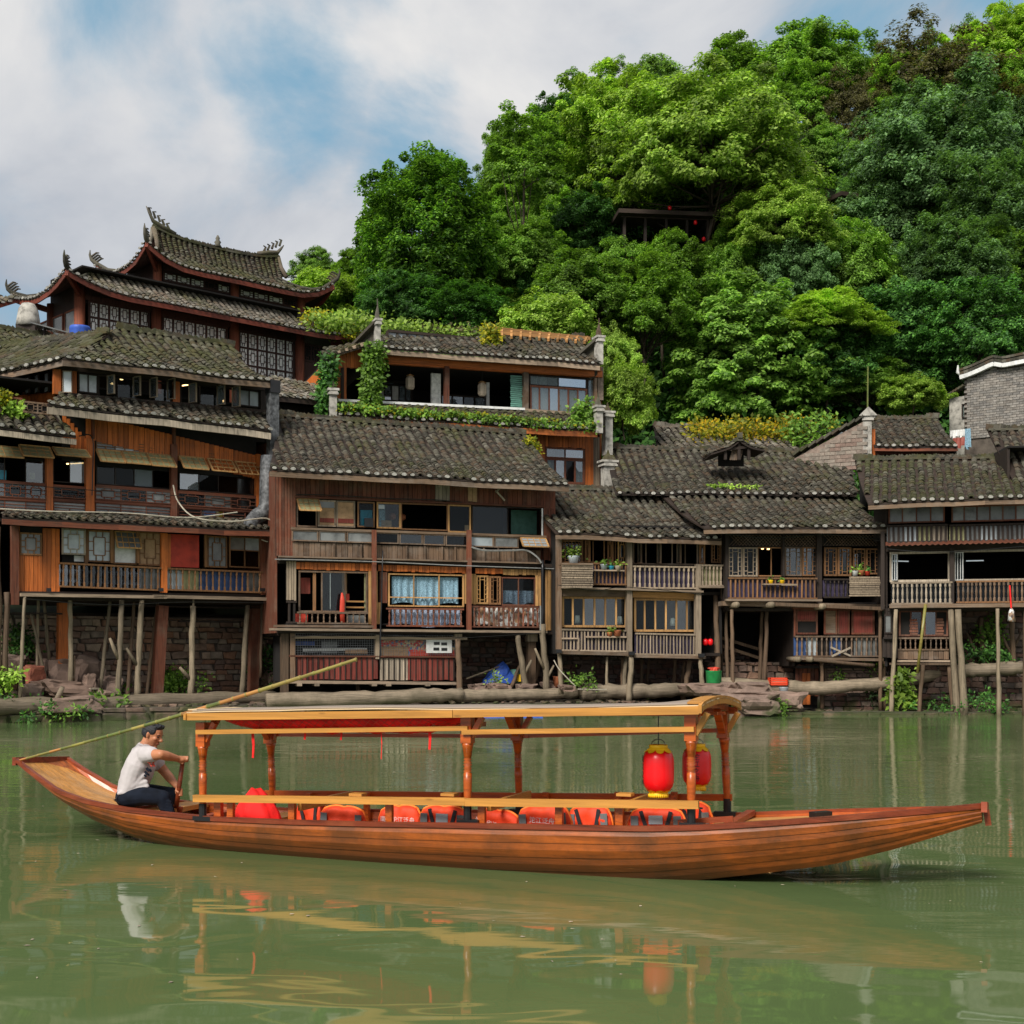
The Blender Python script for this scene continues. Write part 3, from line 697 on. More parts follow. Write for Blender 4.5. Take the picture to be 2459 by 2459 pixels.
mksheet('river', [(-160, -60, 0), (160, -60, 0), (160, 46, 0), (-160, 46, 0)], [(0, 1, 2, 3)], WM)
def Yb(X):
    return float(np.interp(X, [-60, -14.6, -7.2, 1.5, 8, 17, 60], [34, 38.2, 41.5, 42.8, 42.9, 42.8, 42]))
def zback(ang):   # plateau height as a function of bearing pixel
    return float(np.interp(ang, [-1500, 300, 560, 700, 860, 1100, 1230, 1420, 1600, 1800, 1950, 2200, 2459, 4000], [6, 9, 14, 21, 25, 31, 36.5, 40, 42, 43, 44, 43, 45, 42]))
def ground(X, Y):
    t = Y - Yb(X)
    if t < 6.7: return float(np.interp(X, [4, 8], [.38, .04])) if t > .05 else -1.5
    if Y < 58: return 3.3 + min(4.5, (t - 6.7) * .45)
    k = min(1, (Y - 58) / 47.); px = X / Y * FX + CX
    z0 = 7.8; return z0 + (zback(px) - z0) * k ** .92
Xs = np.concatenate([np.arange(-120, -22, 7), np.arange(-22, 24, 1.0), np.arange(24, 130, 6)])
Tt = [0.0, .12, 1., 2.5, 5., 6.65, 6.75, 8, 10, 12, 15]
Ys = list(np.arange(60, 112, 3.)) + [118, 130, 160, 220, 300]
V = []; nX = len(Xs)
for t in Tt:
    for X in Xs: V.append((X, Yb(X) + t, ground(X, Yb(X) + t)))
for Y in Ys:
    for X in Xs * (Y / 55.): V.append((X, Y, ground(X, Y) + noise.noise(Vector((X * .15, Y * .15, 0))) * .8))
F = [(j * nX + i, j * nX + i + 1, (j + 1) * nX + i + 1, (j + 1) * nX + i) for j in range(len(Tt) + len(Ys) - 1) for i in range(nX - 1)]
nb = 7
mksheet('riverbank', V[:nX * nb], [f for f in F if max(f) < nX * nb], M['earth'])
mksheet('hillside', V[nX * (nb - 1):], [tuple(i - nX * (nb - 1) for i in f) for f in F if min(f) >= nX * (nb - 1)], M['hillsoil'])

# ================================================================ stones
def rock_mesh(name, seed, mat, rough=.25, sub=3):
    import bmesh
    bm = bmesh.new(); bmesh.ops.create_icosphere(bm, subdivisions=sub, radius=.5)
    for v in bm.verts:
        n_ = v.co.normalized(); q = 1 + rough * noise.noise(v.co * 2.3 + Vector((seed * 7, 0, 0))) * 1.6 + .16 * noise.noise(v.co * 6 + Vector((0, seed, 0))) + .08 * noise.noise(v.co * 13 + Vector((0, seed, 5)))
        v.co = Vector([math.copysign(abs(c) ** .5, c) for c in n_]) * .5 * q
    me = bpy.data.meshes.new(name); bm.to_mesh(me); bm.free(); me.materials.append(M[mat]); return me
def block_stone(seed, mat):
    r_ = random.Random(seed); j = lambda: r_.uniform(-.14, .14)
    vs = [(-.5 + j(), -.5, -.5 + j()), (.5 + j(), -.5, -.5 + j()), (.5 + j(), -.5, .5 + j()), (-.5 + j(), -.5, .5 + j())]
    fr = [(x * .8, -.72 + r_.uniform(-.08, .08), z * .78) for x, y, z in vs]; bk = [(x, .5, z) for x, y, z in vs]
    m = MB().add(fr + vs + bk, [(0, 1, 2, 3)] + [(i + 4, (i + 1) % 4 + 4, (i + 1) % 4, i) for i in range(4)] + [(i + 8, (i + 1) % 4 + 8, (i + 1) % 4 + 4, i + 4) for i in range(4)])
    return m.mesh('stone', M[mat])
SB = {}
def stones(mat):
    if mat not in SB: SB[mat] = [block_stone(i, mat) for i in range(7)]
    return SB[mat]
def stone_wall(H, label, x0, yt, yb, x1, d, mat='wallstone', rowh=.24, avg=.42, name='stone_wall', limit=300, dep=.5, seed=3, cat='wall'):
    a, b, z0, z1 = H.rect(x0, yt, yb, x1, d); q = H.world((a, d, z0)); r_ = random.Random(seed)
    t = thing(name, label, cat, q, H.ang); Wd = b - a; Hh = z1 - z0
    blk('mortar', 'mortar', t, 0, Wd, 0, dep, 0, Hh)
    z = 0; cnt = 0; spots = []
    while z < Hh - .05:
        h = min(rowh * r_.uniform(.7, 1.3), Hh - z); x = r_.uniform(-.2, 0)
        while x < Wd - .04:
            w_ = avg * r_.uniform(.55, 1.5); xa, xb = max(0, x), min(Wd, x + w_)
            if xb - xa > .1: spots.append((xa, xb, z, z + h))
            x += w_
        z += h
    ms = stones(mat)
    V_, F_ = [], []
    for i, (xa, xb, za, zb) in enumerate(spots):
        g = .022; c = ((xa + xb) / 2, r_.uniform(-.03, .02), (za + zb) / 2); s_ = (xb - xa - g, .12, zb - za - g)
        if i < limit: link('stone', ms[i % 7], t, c, (0, r_.uniform(-.04, .04), 0), s_)
        else:
            me = ms[i % 7]; n0 = len(V_); V_ += [(c[0] + v.co.x * s_[0], c[1] + v.co.y * s_[1], c[2] + v.co.z * s_[2]) for v in me.vertices]; F_ += [tuple(k + n0 for k in p.vertices) for p in me.polygons]
    if V_: MB().add(V_, F_).build('stone_field', M[mat], t, kind='stuff')
    return t

# ================================================================ HOUSE A  (left restaurant)
A = House('riverside_restaurant', 'orange timber restaurant on tall stilts at the left with a red panel downstairs', 'house', 0, 38.5, 650, 43.5)
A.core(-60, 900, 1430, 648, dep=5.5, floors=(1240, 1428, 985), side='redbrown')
# top hip roof
kw = dict(mat='tile_moss', fascia=('brown_h', .16, 0))
house_roof(A, (150, 858), (650, 915), (283, 788), (560, 832), -.9, 2.6, 15, seed=1, cur=.18, limit=170, **kw)
# top window band
A.beam('dark_h', 130, 872, 887, 640, y1=925)
A.beam('dark_h', 150, 943, 952, 645, y1=985)
for (x, w_) in ((138, 18), (177, 15), (424, 16), (632, 12)): A.box('post', 'orange' if x < 600 else 'dark', x - w_ / 2, 884 + (x - 138) * .075, 945 + (x - 138) * .085, x + w_ / 2, -.05, .14)
A.win(188, 894, 942, 236, 2, 1, 'dark', 'frost', d=.02)
A.win(236, 899, 958, 415, 4, 1, 'dark', [None, 'glass', None, 'glass'], d=.06)
for i, x in enumerate((256, 318, 358, 400)): A.win(x, 902 + i * 3, 948 + i * 4, x + 26, 1, 1, 'grey', 'glassb' if i != 3 else 'glass', d=-.01, fw=.02, open=1.25, name='casement')
A.win(433, 917, 968, 574, 3, 1, 'dark', [None, 'glass', None], d=.06)
for i, x in enumerate((452, 520, 556)): A.win(x, 921 + i * 4, 968 + i * 5, x + 24, 1, 1, 'grey', 'glassb', d=-.01, fw=.02, open=1.2, name='casement')
A.win(574, 933, 974, 624, 2, 1, 'dark', 'frost', d=.02)
for i, (x, y) in enumerate(((292, 909), (318, 905))): 
    pass
# left wing top floor
AW = House('restaurant_wing', 'left wing of the riverside restaurant with three angled open casements under its own eave', 'house', -60, 41.6, 150, 40.2)
AW.core(-60, 890, 1000, 148, dep=4); house_roof(AW, (-70, 908), (155, 862), (-60, 838), (262, 800), -.9, 2.0, 11, seed=2, cur=.12, limit=60, mat='tile_moss', fascia=('brown_h', .14, 0))
AW.box('post', 'orange', 8, 892, 965, 31, -.1, .2); AW.box('post', 'orange', 131, 885, 948, 146, -.1, .2); AW.win(34, 915, 962, 56, 1, 1, 'frame', 'glass', d=-.05); AW.planks('orange', -60, 960, 1000, 130, 10, d=-.1)
for i, x in enumerate((59, 81, 105)): AW.win(x, 907 - i * 5, 948 - i * 2, x + 22, 1, 1, 'dark', 'frost', d=-.3 - i * .01, fw=.02, open=.5, name='casement')
A.win(150, 890, 942, 172, 1, 1, 'grey', 'frost', d=-.1, fw=.02, open=.5, name='casement')
A.rail(-20, 948, 975, 53, 4, 's', 'redbrown', d=-.6)
A.win(56, 962, 990, 125, 2, 1, 'brown', 'inner', d=-.9, lat='rect', fw=.05)
# second skirt roof
house_roof(A, (113, 968), (650, 1030), (140, 945), (640, 993), -1.05, -.02, 6, seed=4, cur=.02, limit=160, ridge=False, mat='tile', fascia=('paleboard', .2, .03), pitch=.27)
# orange plank wall and lattice band
A.planks('orange', 150, 990, 1048, 206, 6, y1=1052)
A.planks('orange', 206, 993, 1053, 617, 34, y1=1094)
A.win(231, 1056, 1078, 411, 4, 1, 'frame', ['frostd', 'frost'], d=.01, fw=.03, lat='band')
A.win(428, 1075, 1096, 616, 4, 1, 'frame', ['frost', 'frostd'], d=.01, fw=.03, lat='band')
for (x, w_, yt, yb, m_) in ((217, 20, 1052, 1228, 'orange'), (419, 14, 1066, 1245, 'redbrown'), (622, 10, 1090, 1262, 'orange'), (120, 15, 1095, 1228, 'orange'), (224 + 1, 5, 995, 1052, 'redbrown'), (420, 5, 1015, 1070, 'redbrown')):
    A.box('post', m_, x - w_ / 2, yt, yb, x + w_ / 2, -.13, .2)
for (x, y, m_) in ((231, 1079, 'olive'), (292, 1083, 'olive'), (353, 1089, 'olive'), (430, 1095, 'olive'), (498, 1101, None), (564, 1108, None)):
    A.awning(x, y, y + 27, x + 58, m_, d=-.04)
for (x, y, w_) in ((231, 1104, 180), (430, 1118, 186)):
    A.win(x, y, y + 58, x + w_, 4, 1, 'dark', ['glass', 'glass', 'glassb', None] if x < 300 else ['glassb', 'glass', None, 'glass'], d=.08, fw=.03)
A.beam('redbrown_h', 231, 1163, 1169, 411); A.beam('redbrown_h', 428, 1177, 1183, 620)
A.beam('redbrown_h', 228, 1199, 1206, 411); A.beam('redbrown_h', 428, 1213, 1219, 620)
A.win(229, 1168, 1199, 411, 3, 1, 'redbrown', ['frostd', 'glass', 'frostd'], d=-.1, fw=.03, lat='rect'); A.win(428, 1182, 1213, 616, 3, 1, 'redbrown', ['glass', 'frostd', 'glass'], d=-.1, fw=.03, lat='rect')
A.win(229, 1206, 1230, 411, 3, 1, 'redbrown', 'frostd', d=-.06, fw=.03, lat='band'); A.win(428, 1219, 1244, 590, 3, 1, 'redbrown', ['inner', 'glass', 'inner'], d=-.06, fw=.03, lat='band')
A.box('panel', 'blue', 490, 1224, 1240, 517, 0, .02); A.box('panel', 'olive', 458, 1220, 1236, 480, 0, .02); A.box('panel', 'yellow', 520, 1227, 1243, 585, 0, .02)
# left wing of that floor
house_roof(A, (-60, 1016), (183, 1046), (-60, 965), (130, 982), -1.3, .1, 7, seed=5, cur=.04, limit=60, mat='tile_moss', ridge=False, fascia=('paleboard', .16, .03))
A.awning(-40, 1068, 1092, 46, 'olive', d=-.1); A.awning(46, 1068, 1093, 118, 'olive', d=-.1); A.awning(126, 1074, 1091, 206, 'olive', d=-.1)
A.win(-40, 1092, 1155, 112, 3, 1, 'dark', ['glass', None, 'glass'], d=.05, fw=.03); A.win(128, 1094, 1157, 207, 2, 1, 'dark', [None, 'glassb'], d=.05, fw=.03)
A.beam('redbrown_h', -40, 1150, 1156, 112); A.beam('redbrown_h', 128, 1163, 1168, 207)
A.win(-40, 1155, 1190, 112, 3, 1, 'redbrown', 'glass', d=-.1, fw=.03, lat='rect'); A.win(128, 1167, 1194, 207, 1, 1, 'redbrown', 'glass', d=-.1, fw=.03, lat='rect')
A.beam('redbrown_h', -40, 1190, 1197, 112); A.beam('redbrown_h', 128, 1196, 1203, 207)
A.win(-40, 1197, 1222, 112, 3, 1, 'redbrown', 'frostd', d=-.06, fw=.03, lat='band'); A.win(128, 1203, 1226, 207, 1, 1, 'redbrown', 'frostd', d=-.06, fw=.03, lat='band')
A.box('panel', 'cyan', -10, 1128, 1150, 15, .12, .03); A.box('panel', 'olive', 72, 1135, 1150, 84, .12, .03)
# low skirt roof
house_roof(A, (5, 1240), (655, 1272), (5, 1229), (655, 1252), -1.15, -.15, 5, seed=6, cur=.0, limit=170, ridge=False, eave=False, mat='tile', fascia=('redbrown_h', .15, .0), pitch=.25)
# lower storey
A.planks('orange', 32, 1262, 1422, 48, 2, d=-.3); A.planks('orange', 102, 1268, 1424, 144, 4, d=-.3)
A.planks('orange', 48, 1333, 1423, 102, 5, d=-.3); A.box('panel', 'inner', 49, 1263, 1278, 101, -.28, .03)
A.win(48, 1278, 1332, 101, 1, 1, 'frame', 'frostd', d=-.33, lat='rect')
A.box('post', 'redbrown', 28, 1262, 1452, 46, -.42, .16)
for (x0, x1, g, yt, yb) in ((210, 268, 'frost', 1272, 1349), (333, 388, 'carton', 1276, 1357), (498, 546, 'frostd', 1286, 1362)):
    A.win(x0, yt, yb, x1, 1, 1, 'frame', g, d=-.3, lat='rect', fw=.05)
A.win(149, 1268, 1331, 206, 1, 1, 'paleboard', 'frost', d=-.42, lat='rect', fw=.05); A.box('panel', 'inner', 149, 1331, 1350, 204, -.2, .03); A.box('panel', 'white', 178, 1334, 1348, 203, -.22, .01)
A.win(272, 1274, 1354, 330, 1, 1, 'frame', 'white', d=-.28, fw=.05); A.awning(276, 1276, 1314, 333, 'frostd', d=-.3, out_=.25)
for x in (208, 270, 332): A.box('post', 'frame', x - 4, 1270, 1352, x + 3, -.38, .1)
A.box('post', 'orange', 388, 1280, 1423, 402, -.4, .14); A.box('post', 'orange', 402, 1282, 1365, 410, -.34, .06)
A.box('red_door_panel', 'redpaint', 409, 1282, 1361, 478, -.32, .03); A.box('post', 'frame', 492, 1284, 1362, 498, -.36, .08)
A.win(551, 1287, 1362, 625, 2, 2, 'frame', [None, None, 'frostd', 'frost'], d=-.3, fw=.04, split=.56)
A.box('post', 'redbrown', 627, 1288, 1428, 643, -.42, .14)
A.rail(144, 1350, 1410, 387, 15, 't', 'frame', d=-.4, bw=.075, back=['glass', 'glass', 'glass', 'glass', 'frostd'], y1=1362)
A.rail(402, 1363, 1418, 630, 16, 't', 'frame', d=-.4, bw=.075, back=['frost', 'olive', 'navy', 'navy', 'navy', 'frostd'], y1=1372)
A.beam('dark_h', 30, 1420, 1430, 645, d=-.35, dep=.3, y1=1426)
A.beam('grey_h', 49, 1424, 1432, 400, d=-.55, dep=.14, y1=1430); A.beam('grey_h', 370, 1428, 1436, 643, d=-.55, dep=.14)
for x in (118, 388, 632): A.box('bracket', 'black', x - 5, 1412, 1420, x + 5, -.6, .1)
A.pole(-8, 1265, -4, 1700, 20, 'pole2', d=-.3); A.planks('redbrown', -70, 1240, 1450, -12, 5, d=-.2)
# stilts
q = lambda x, y: (x / 2.884, 1200 + y / 2.884)
def st(xt, yt, xb, yb, w_, mat='pole', d=-.2, **k):
    a = q(xt, yt); b = q(xb, yb); A.pole(a[0], a[1], b[0], b[1], w_ / 2.884, mat, d, **k)
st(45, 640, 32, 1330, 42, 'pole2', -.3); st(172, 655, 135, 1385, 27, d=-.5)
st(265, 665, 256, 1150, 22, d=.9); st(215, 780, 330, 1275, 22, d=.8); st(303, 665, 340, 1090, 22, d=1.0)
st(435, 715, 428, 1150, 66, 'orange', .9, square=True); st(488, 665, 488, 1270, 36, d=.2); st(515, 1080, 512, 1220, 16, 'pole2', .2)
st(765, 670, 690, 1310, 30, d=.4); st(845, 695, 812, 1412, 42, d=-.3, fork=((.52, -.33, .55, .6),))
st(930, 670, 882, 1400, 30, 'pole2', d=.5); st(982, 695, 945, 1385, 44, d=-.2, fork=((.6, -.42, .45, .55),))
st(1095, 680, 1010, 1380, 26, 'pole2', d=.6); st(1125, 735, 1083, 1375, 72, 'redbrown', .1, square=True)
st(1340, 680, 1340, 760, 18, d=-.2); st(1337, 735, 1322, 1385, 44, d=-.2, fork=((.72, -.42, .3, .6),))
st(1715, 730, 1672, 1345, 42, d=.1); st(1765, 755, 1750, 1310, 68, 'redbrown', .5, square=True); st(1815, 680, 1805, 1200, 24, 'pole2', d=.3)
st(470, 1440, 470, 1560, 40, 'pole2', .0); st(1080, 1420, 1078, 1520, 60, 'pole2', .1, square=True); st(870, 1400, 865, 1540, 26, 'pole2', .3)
for (y, x0, x1) in ((1470, 30, 150), (1482, 400, 600), (1490, 430, 580), (1450, 180, 640)): A.beam('dark_h', x0, y, y + 4, x1, d=.6, dep=.08)

# duct on the right edge of house A
t = thing('exhaust_duct', 'peeling black kitchen duct with an elbow running up between the two left houses', 'duct', A.world((0, 0, 0)), A.ang)
def dv(x, y, d=-.75): return A.V(x, y, d)
MB().bar(dv(655, 932), dv(655, 1095), .30, .30, up=(0, 1, 0)).build('duct_shaft', M['duct'], t)
MB().tube([dv(645, 1095), dv(642, 1190), dv(641, 1215), dv(632, 1232), dv(615, 1242)], .26, 12).build('duct_pipe', M['duct'], t, True)
MB().tube([dv(615, 1242), dv(604, 1254), dv(600, 1285)], .25, 12).build('duct_elbow', M['duct'], t, True)
MB().box(dv(643, 940).x, dv(667, 940).x, -.95, -.55, dv(655, 945).z, dv(655, 915).z).build('duct_cap', M['black'], t)
# cables
def cable(H, name, label, pts, r=.018, mat='rope', cat='cable', grp=None):
    P_ = [H.world(H.V(x, y, d)) for x, y, d in pts]; o = P_[0]; m = MB(); S = []
    for i in range(len(P_) - 1):
        p0 = P_[max(0, i - 1)]; p1 = P_[i]; p2 = P_[i + 1]; p3 = P_[min(len(P_) - 1, i + 2)]
        for k in range(5):
            t_ = k / 5; S.append(.5 * ((2 * p1) + (p2 - p0) * t_ + (2 * p0 - 5 * p1 + 4 * p2 - p3) * t_ ** 2 + (3 * p1 - p0 - 3 * p2 + p3) * t_ ** 3) - o)
    S.append(P_[-1] - o); m.tube(S, r, 5); ob = m.build(name, M[mat]); ob.location = o; return tag(ob, label, cat, grp)
cable(A, 'hanging_cable', 'pale cable sagging along the lowest eave of the left restaurant', [(0, 1222, -1.2), (120, 1228, -1.3), (300, 1232, -1.3), (450, 1243, -1.3), (570, 1230, -1.3)])
cable(A, 'hanging_cable', 'pale cable dropping from a post and swinging right to the black duct', [(416, 1165, -.3), (428, 1205, -.5), (470, 1243, -1.), (560, 1252, -1.3), (640, 1245, -1.2), (658, 1270, -1.2), (650, 1300, -.9), (628, 1296, -.7)], r=.022)
cable(A, 'hanging_cable', 'dark cable running beside the second post of the left restaurant', [(190, 1047, -.5), (222, 1052, -.35), (222, 1150, -.35), (221, 1190, -.35)], mat='black')

# ================================================================ HOUSE B
B = House('weathered_stilt_house', 'weathered red brown stilt house with blue curtains and a mesh cage below', 'house', 663, 41.2, 1335, 44.3)
z5 = lambda x, y: (630 + x / 2.611, 1100 + y / 2.611)
def zr(H, f, fn, x0, yt, yb, x1, *a, **k):
    X0, Yt = fn(x0, yt); X1, Yb_ = fn(x1, yb); return f(*a, **k)
def bx(x0, yt, yb, x1): X0, Y0 = z5(x0, yt); X1, Y1 = z5(x1, yb); return X0, Y0, Y1, X1
B.core(660, 1125, 1520, 1333, dep=5, floors=(1345, 1518), side='redbrown')
house_roof(B, (647, 1124), (1366, 1163), (668, 999), (1261, 1043), -1.0, 3.0, 25, seed=7, cur=.16, limit=290, mat='tile', fascia=('brown_h', .15, .02), pitch=.285)
def planksB(mat, x0, yt, yb, x1, n, y1=None, **k):
    X0, Y0, Y1, X1 = bx(x0, yt, yb, x1); B.planks(mat, X0, Y0, Y1, X1, n, y1=None if y1 is None else 1100 + y1 / 2.611, **k)
planksB('redbrown', 210, 95, 240, 1085, 30, y1=150); planksB('redbrown', 1175, 152, 278, 1835, 22, y1=195)
planksB('paleboard', 1085, 150, 265, 1175, 4); planksB('redbrown', 85, 110, 615, 210, 7); planksB('redbrown', 1762, 205, 640, 1838, 5)
B.planks('carton', 1124, 1166, 1203, 1146, 2, d=-.05, name='patch_board'); 
a, b = B.V(1190, 1178, -.1), B.V(1212, 1202, -.1); MB().bar(a, b, .05, .05).build('brace', M['paleboard'], B.e); a, b = B.V(1190, 1182, -.1), B.V(1204, 1170, -.1); MB().bar(a, b, .05, .05).build('brace', M['paleboard'], B.e)
def winB(x0, yt, yb, x1, *a, **k): X0, Y0, Y1, X1 = bx(x0, yt, yb, x1); return B.win(X0, Y0, Y1, X1, *a, **k)
def boxB(n, m_, x0, yt, yb, x1, d=0, dep=.1): X0, Y0, Y1, X1 = bx(x0, yt, yb, x1); return B.box(n, m_, X0, Y0, Y1, X1, d, dep)
def beamB(m_, x0, yt, yb, x1, d=-.08, dep=.16, y1=None): X0, Y0, Y1, X1 = bx(x0, yt, yb, x1); return B.beam(m_, X0, Y0, Y1, X1, d, dep, y1=None if y1 is None else 1100 + y1 / 2.611)
beamB('redbrown_h', 205, 238, 250, 1765, y1=300); beamB('brown_h', 180, 434, 449, 1775, d=-.15, dep=.2, y1=487)
winB(215, 255, 430, 345, 1, 1, 'brown', None, d=.02); X0, Y0, Y1, X1 = bx(218, 254, 325, 350); B.awning(X0, Y0, Y1, X1, 'olive', out_=.5)
winB(350, 262, 428, 460, 1, 1, 'grey', 'carton'); winB(465, 266, 432, 582, 1, 1, 'grey', 'carton'); boxB('panel', 'frostd', 352, 265, 310, 455, .01, .01); boxB('panel', 'redpanel', 360, 375, 402, 578, .005, .01)
winB(597, 272, 432, 705, 1, 1, 'frame', 'glass'); boxB('panel', 'cyan', 615, 325, 425, 690, .12, .03); boxB('panel', 'black', 640, 375, 430, 695, -.1, .04)
winB(718, 275, 440, 868, 1, 1, 'gold', 'glass', fw=.05); boxB('cloth', 'bluecloth', 730, 290, 430, 770, .1, .02); boxB('carton', 'carton', 745, 390, 432, 810, .1, .2); boxB('panel', 'frost', 728, 292, 318, 766, -.01, .01)
winB(868, 280, 448, 1165, 1, 1, 'frame', None, fw=.04); winB(1165, 290, 465, 1308, 1, 1, 'gold', 'glass', fw=.05); boxB('panel', 'carton', 1270, 420, 455, 1295, .1, .03)
winB(1315, 298, 480, 1760, 2, 1, 'dark', ['glass', None], fw=.03); boxB('panel', 'teal', 1560, 325, 475, 1720, 1.2, .04); boxB('post', 'white', 1752, 315, 485, 1760, -.06, .04)
gs = ['frostd', 'frostd', 'frostd', 'glass', 'glass', 'glass', 'glass', 'frost', 'frostd']
X = (185, 355, 530, 705, 860, 1010, 1150, 1300, 1455, 1612)
for i in range(9): yy = 449 + i * 5.2; winB(X[i], yy, yy + 70, X[i + 1] - 4, 1, 1, 'brown', gs[i], d=-.12, fw=.04)
X0, Y0, Y1, X1 = bx(1618, 500, 552, 1775); B.awning(X0, Y0, Y1, X1, 'frost', out_=.3, d=-.12)
for i, x in enumerate((450, 620, 905, 1020, 1128, 1210, 1390, 1480, 1575, 1660)): beamt = boxB('rib', 'brown', x - 4, 530 + (x - 190) * .028, 620 + (x - 190) * .03, x + 4, -.12, .05)
planksB('brown', 190, 526, 615, 700, 15, y1=540, d=-.05); planksB('brown', 715, 545, 640, 1295, 18, y1=560, d=-.05); planksB('brown', 1310, 568, 655, 1745, 14, y1=580, d=-.05)
for x in (704, 1300): boxB('post', 'redbrown', x - 12, 450, 1080, x + 12, -.3, .16)
beamB('dark_h', 100, 622, 645, 1840, d=-.15, dep=.2, y1=665); beamB('brown_h', 100, 612, 622, 1760, d=-.28, dep=.1, y1=655)
# second storey
planksB('orange', 212, 652, 696, 690, 18); planksB('orange', 725, 668, 706, 1275, 24, y1=684); planksB('orange', 1335, 690, 722, 1510, 7); planksB('gold', 1510, 696, 730, 1750, 10)
planksB('grey', 150, 640, 890, 213, 4); planksB('gold', 665, 705, 1040, 725, 3); planksB('redbrown', 735, 715, 905, 785, 3); planksB('gold', 705, 905, 1040, 745, 2, d=-.03)
planksB('gold', 1268, 725, 915, 1340, 4); planksB('gold', 1712, 735, 925, 1748, 2); planksB('gold', 1775, 700, 1080, 1836, 4, d=-.02)
winB(228, 705, 965, 660, 3, 1, 'brown', [None, 'glass', None], fw=.05); boxB('post', 'frame', 318, 712, 960, 336, .05, .06); boxB('post', 'white', 424, 720, 948, 428, .03, .03); boxB('pipe_fan', 'redpanel', 240, 750, 850, 300, .3, .08); boxB('curtain', 'olive', 640, 720, 960, 656, .1, .04)
boxB('panel', 'carton', 500, 720, 900, 530, .5, .04); boxB('panel', 'redpaint', 525, 850, 900, 545, .45, .04); beamB('gold_h', 510, 893, 903, 640, d=.05, dep=.03); beamB('gold_h', 510, 930, 940, 640, d=.05, dep=.03)
m = MB(); X0, Y0, Y1, X1 = bx(485, 840, 1035, 515)
c = thing('red_towel', 'red towel hanging over the balcony rail of the weathered house', 'towel', B.world(B.V((X0 + X1) / 2, Y1, -.2)), B.ang)
m.tube([(0, 0, .95), (.02, 0, .7), (.0, 0, .4), (.02, 0, 0)], [.03, .07, .085, .075], 10, wob=.5, seed=4, sq=.35).build('cloth', M['redpaint'], c, True)
winB(790, 722, 930, 1265, 3, 2, 'gold', [None] * 6, fw=.045, split=.28)
def drape(H, x0, yt, yb, x1, d, mat, n=26, amp=.05, parent=None, name='curtain', sag=0):
    a, b, z0, z1 = H.rect(x0, yt, yb, x1, d); m = MB(); vs = []; r_ = random.Random(int(x0)); rows = 7
    for j in range(rows + 1):
        for i in range(n * 3 + 1):
            t_ = i / (n * 3); w_ = math.sin(i * 1.9 + math.sin(i * .35) * 2) * amp * (.5 + j / rows) + r_.uniform(-.008, .008)
            vs.append((a + (b - a) * t_ + w_ * .3, d + w_, z1 + (z0 - z1) * j / rows - sag * math.sin(math.pi * t_) + (0 if j < rows else .06 * math.sin(t_ * 9))))
    k = n * 3 + 1; q_ = len(vs); vs += [(x, y + .012, z) for x, y, z in vs]
    fs = [(j * k + i, j * k + i + 1, (j + 1) * k + i + 1, (j + 1) * k + i) for j in range(rows) for i in range(k - 1)]; fs += [tuple(v + q_ for v in f[::-1]) for f in fs]
    return m.add(vs, fs).build(name, M[mat], parent or H.e, True)
X0, Y0, Y1, X1 = bx(812, 742, 915, 1228); drape(B, X0, Y0, Y1, X1, .14, 'bluecloth', 14)
X0, Y0, Y1, X1 = bx(812, 950, 1050, 1245); drape(B, X0, Y0, Y1, X1, -.02, 'bluecloth2', 14, sag=.0)
X0, Y0, Y1, X1 = bx(1320, 930, 1052, 1735); drape(B, X0, Y0, Y1, X1, -.02, 'mixcloth', 12)
winB(1340, 735, 915, 1418, 1, 1, 'gold', None, fw=.06, lat='key'); winB(1424, 740, 918, 1496, 1, 1, 'frame', None, fw=.06, lat='key', d=-.05)
winB(1500, 745, 925, 1712, 2, 1, 'redbrown', 'glass', fw=.045); X0, Y0, Y1, X1 = bx(1510, 830, 915, 1700); drape(B, X0, Y0, Y1, X1, .16, 'bluecloth2', 6, amp=.08, name='plastic_sheet')
def railB(x0, yt, yb, x1, *a, **k): X0, Y0, Y1, X1 = bx(x0, yt, yb, x1); return B.rail(X0, Y0, Y1, X1, *a, **k)
railB(218, 962, 1040, 662, 12, 't', 'brown', d=-.2, back=None); boxB('basket', 'redpaint', 210, 975, 1030, 285, .05, .2); boxB('panel', 'frostd', 530, 985, 1035, 640, .05, .05)
railB(150, 895, 1035, 215, 2, 's', 'dark', d=-.15)
railB(778, 938, 1056, 1262, 14, 't', 'redbrown', d=-.2, bw=.085); railB(1312, 925, 1062, 1742, 14, 't', 'redbrown', d=-.2, bw=.085)
beamB('grey_h', 45, 1066, 1082, 1780, d=-.45, dep=.2, y1=1082); beamB('brown_h', 75, 1045, 1060, 700, d=-.3, dep=.2); beamB('dark_h', 100, 1080, 1098, 1830, d=-.2, dep=.3)
boxB('drain_pipe', 'pipe', 1742, 925, 1080, 1748, -.5, .04)
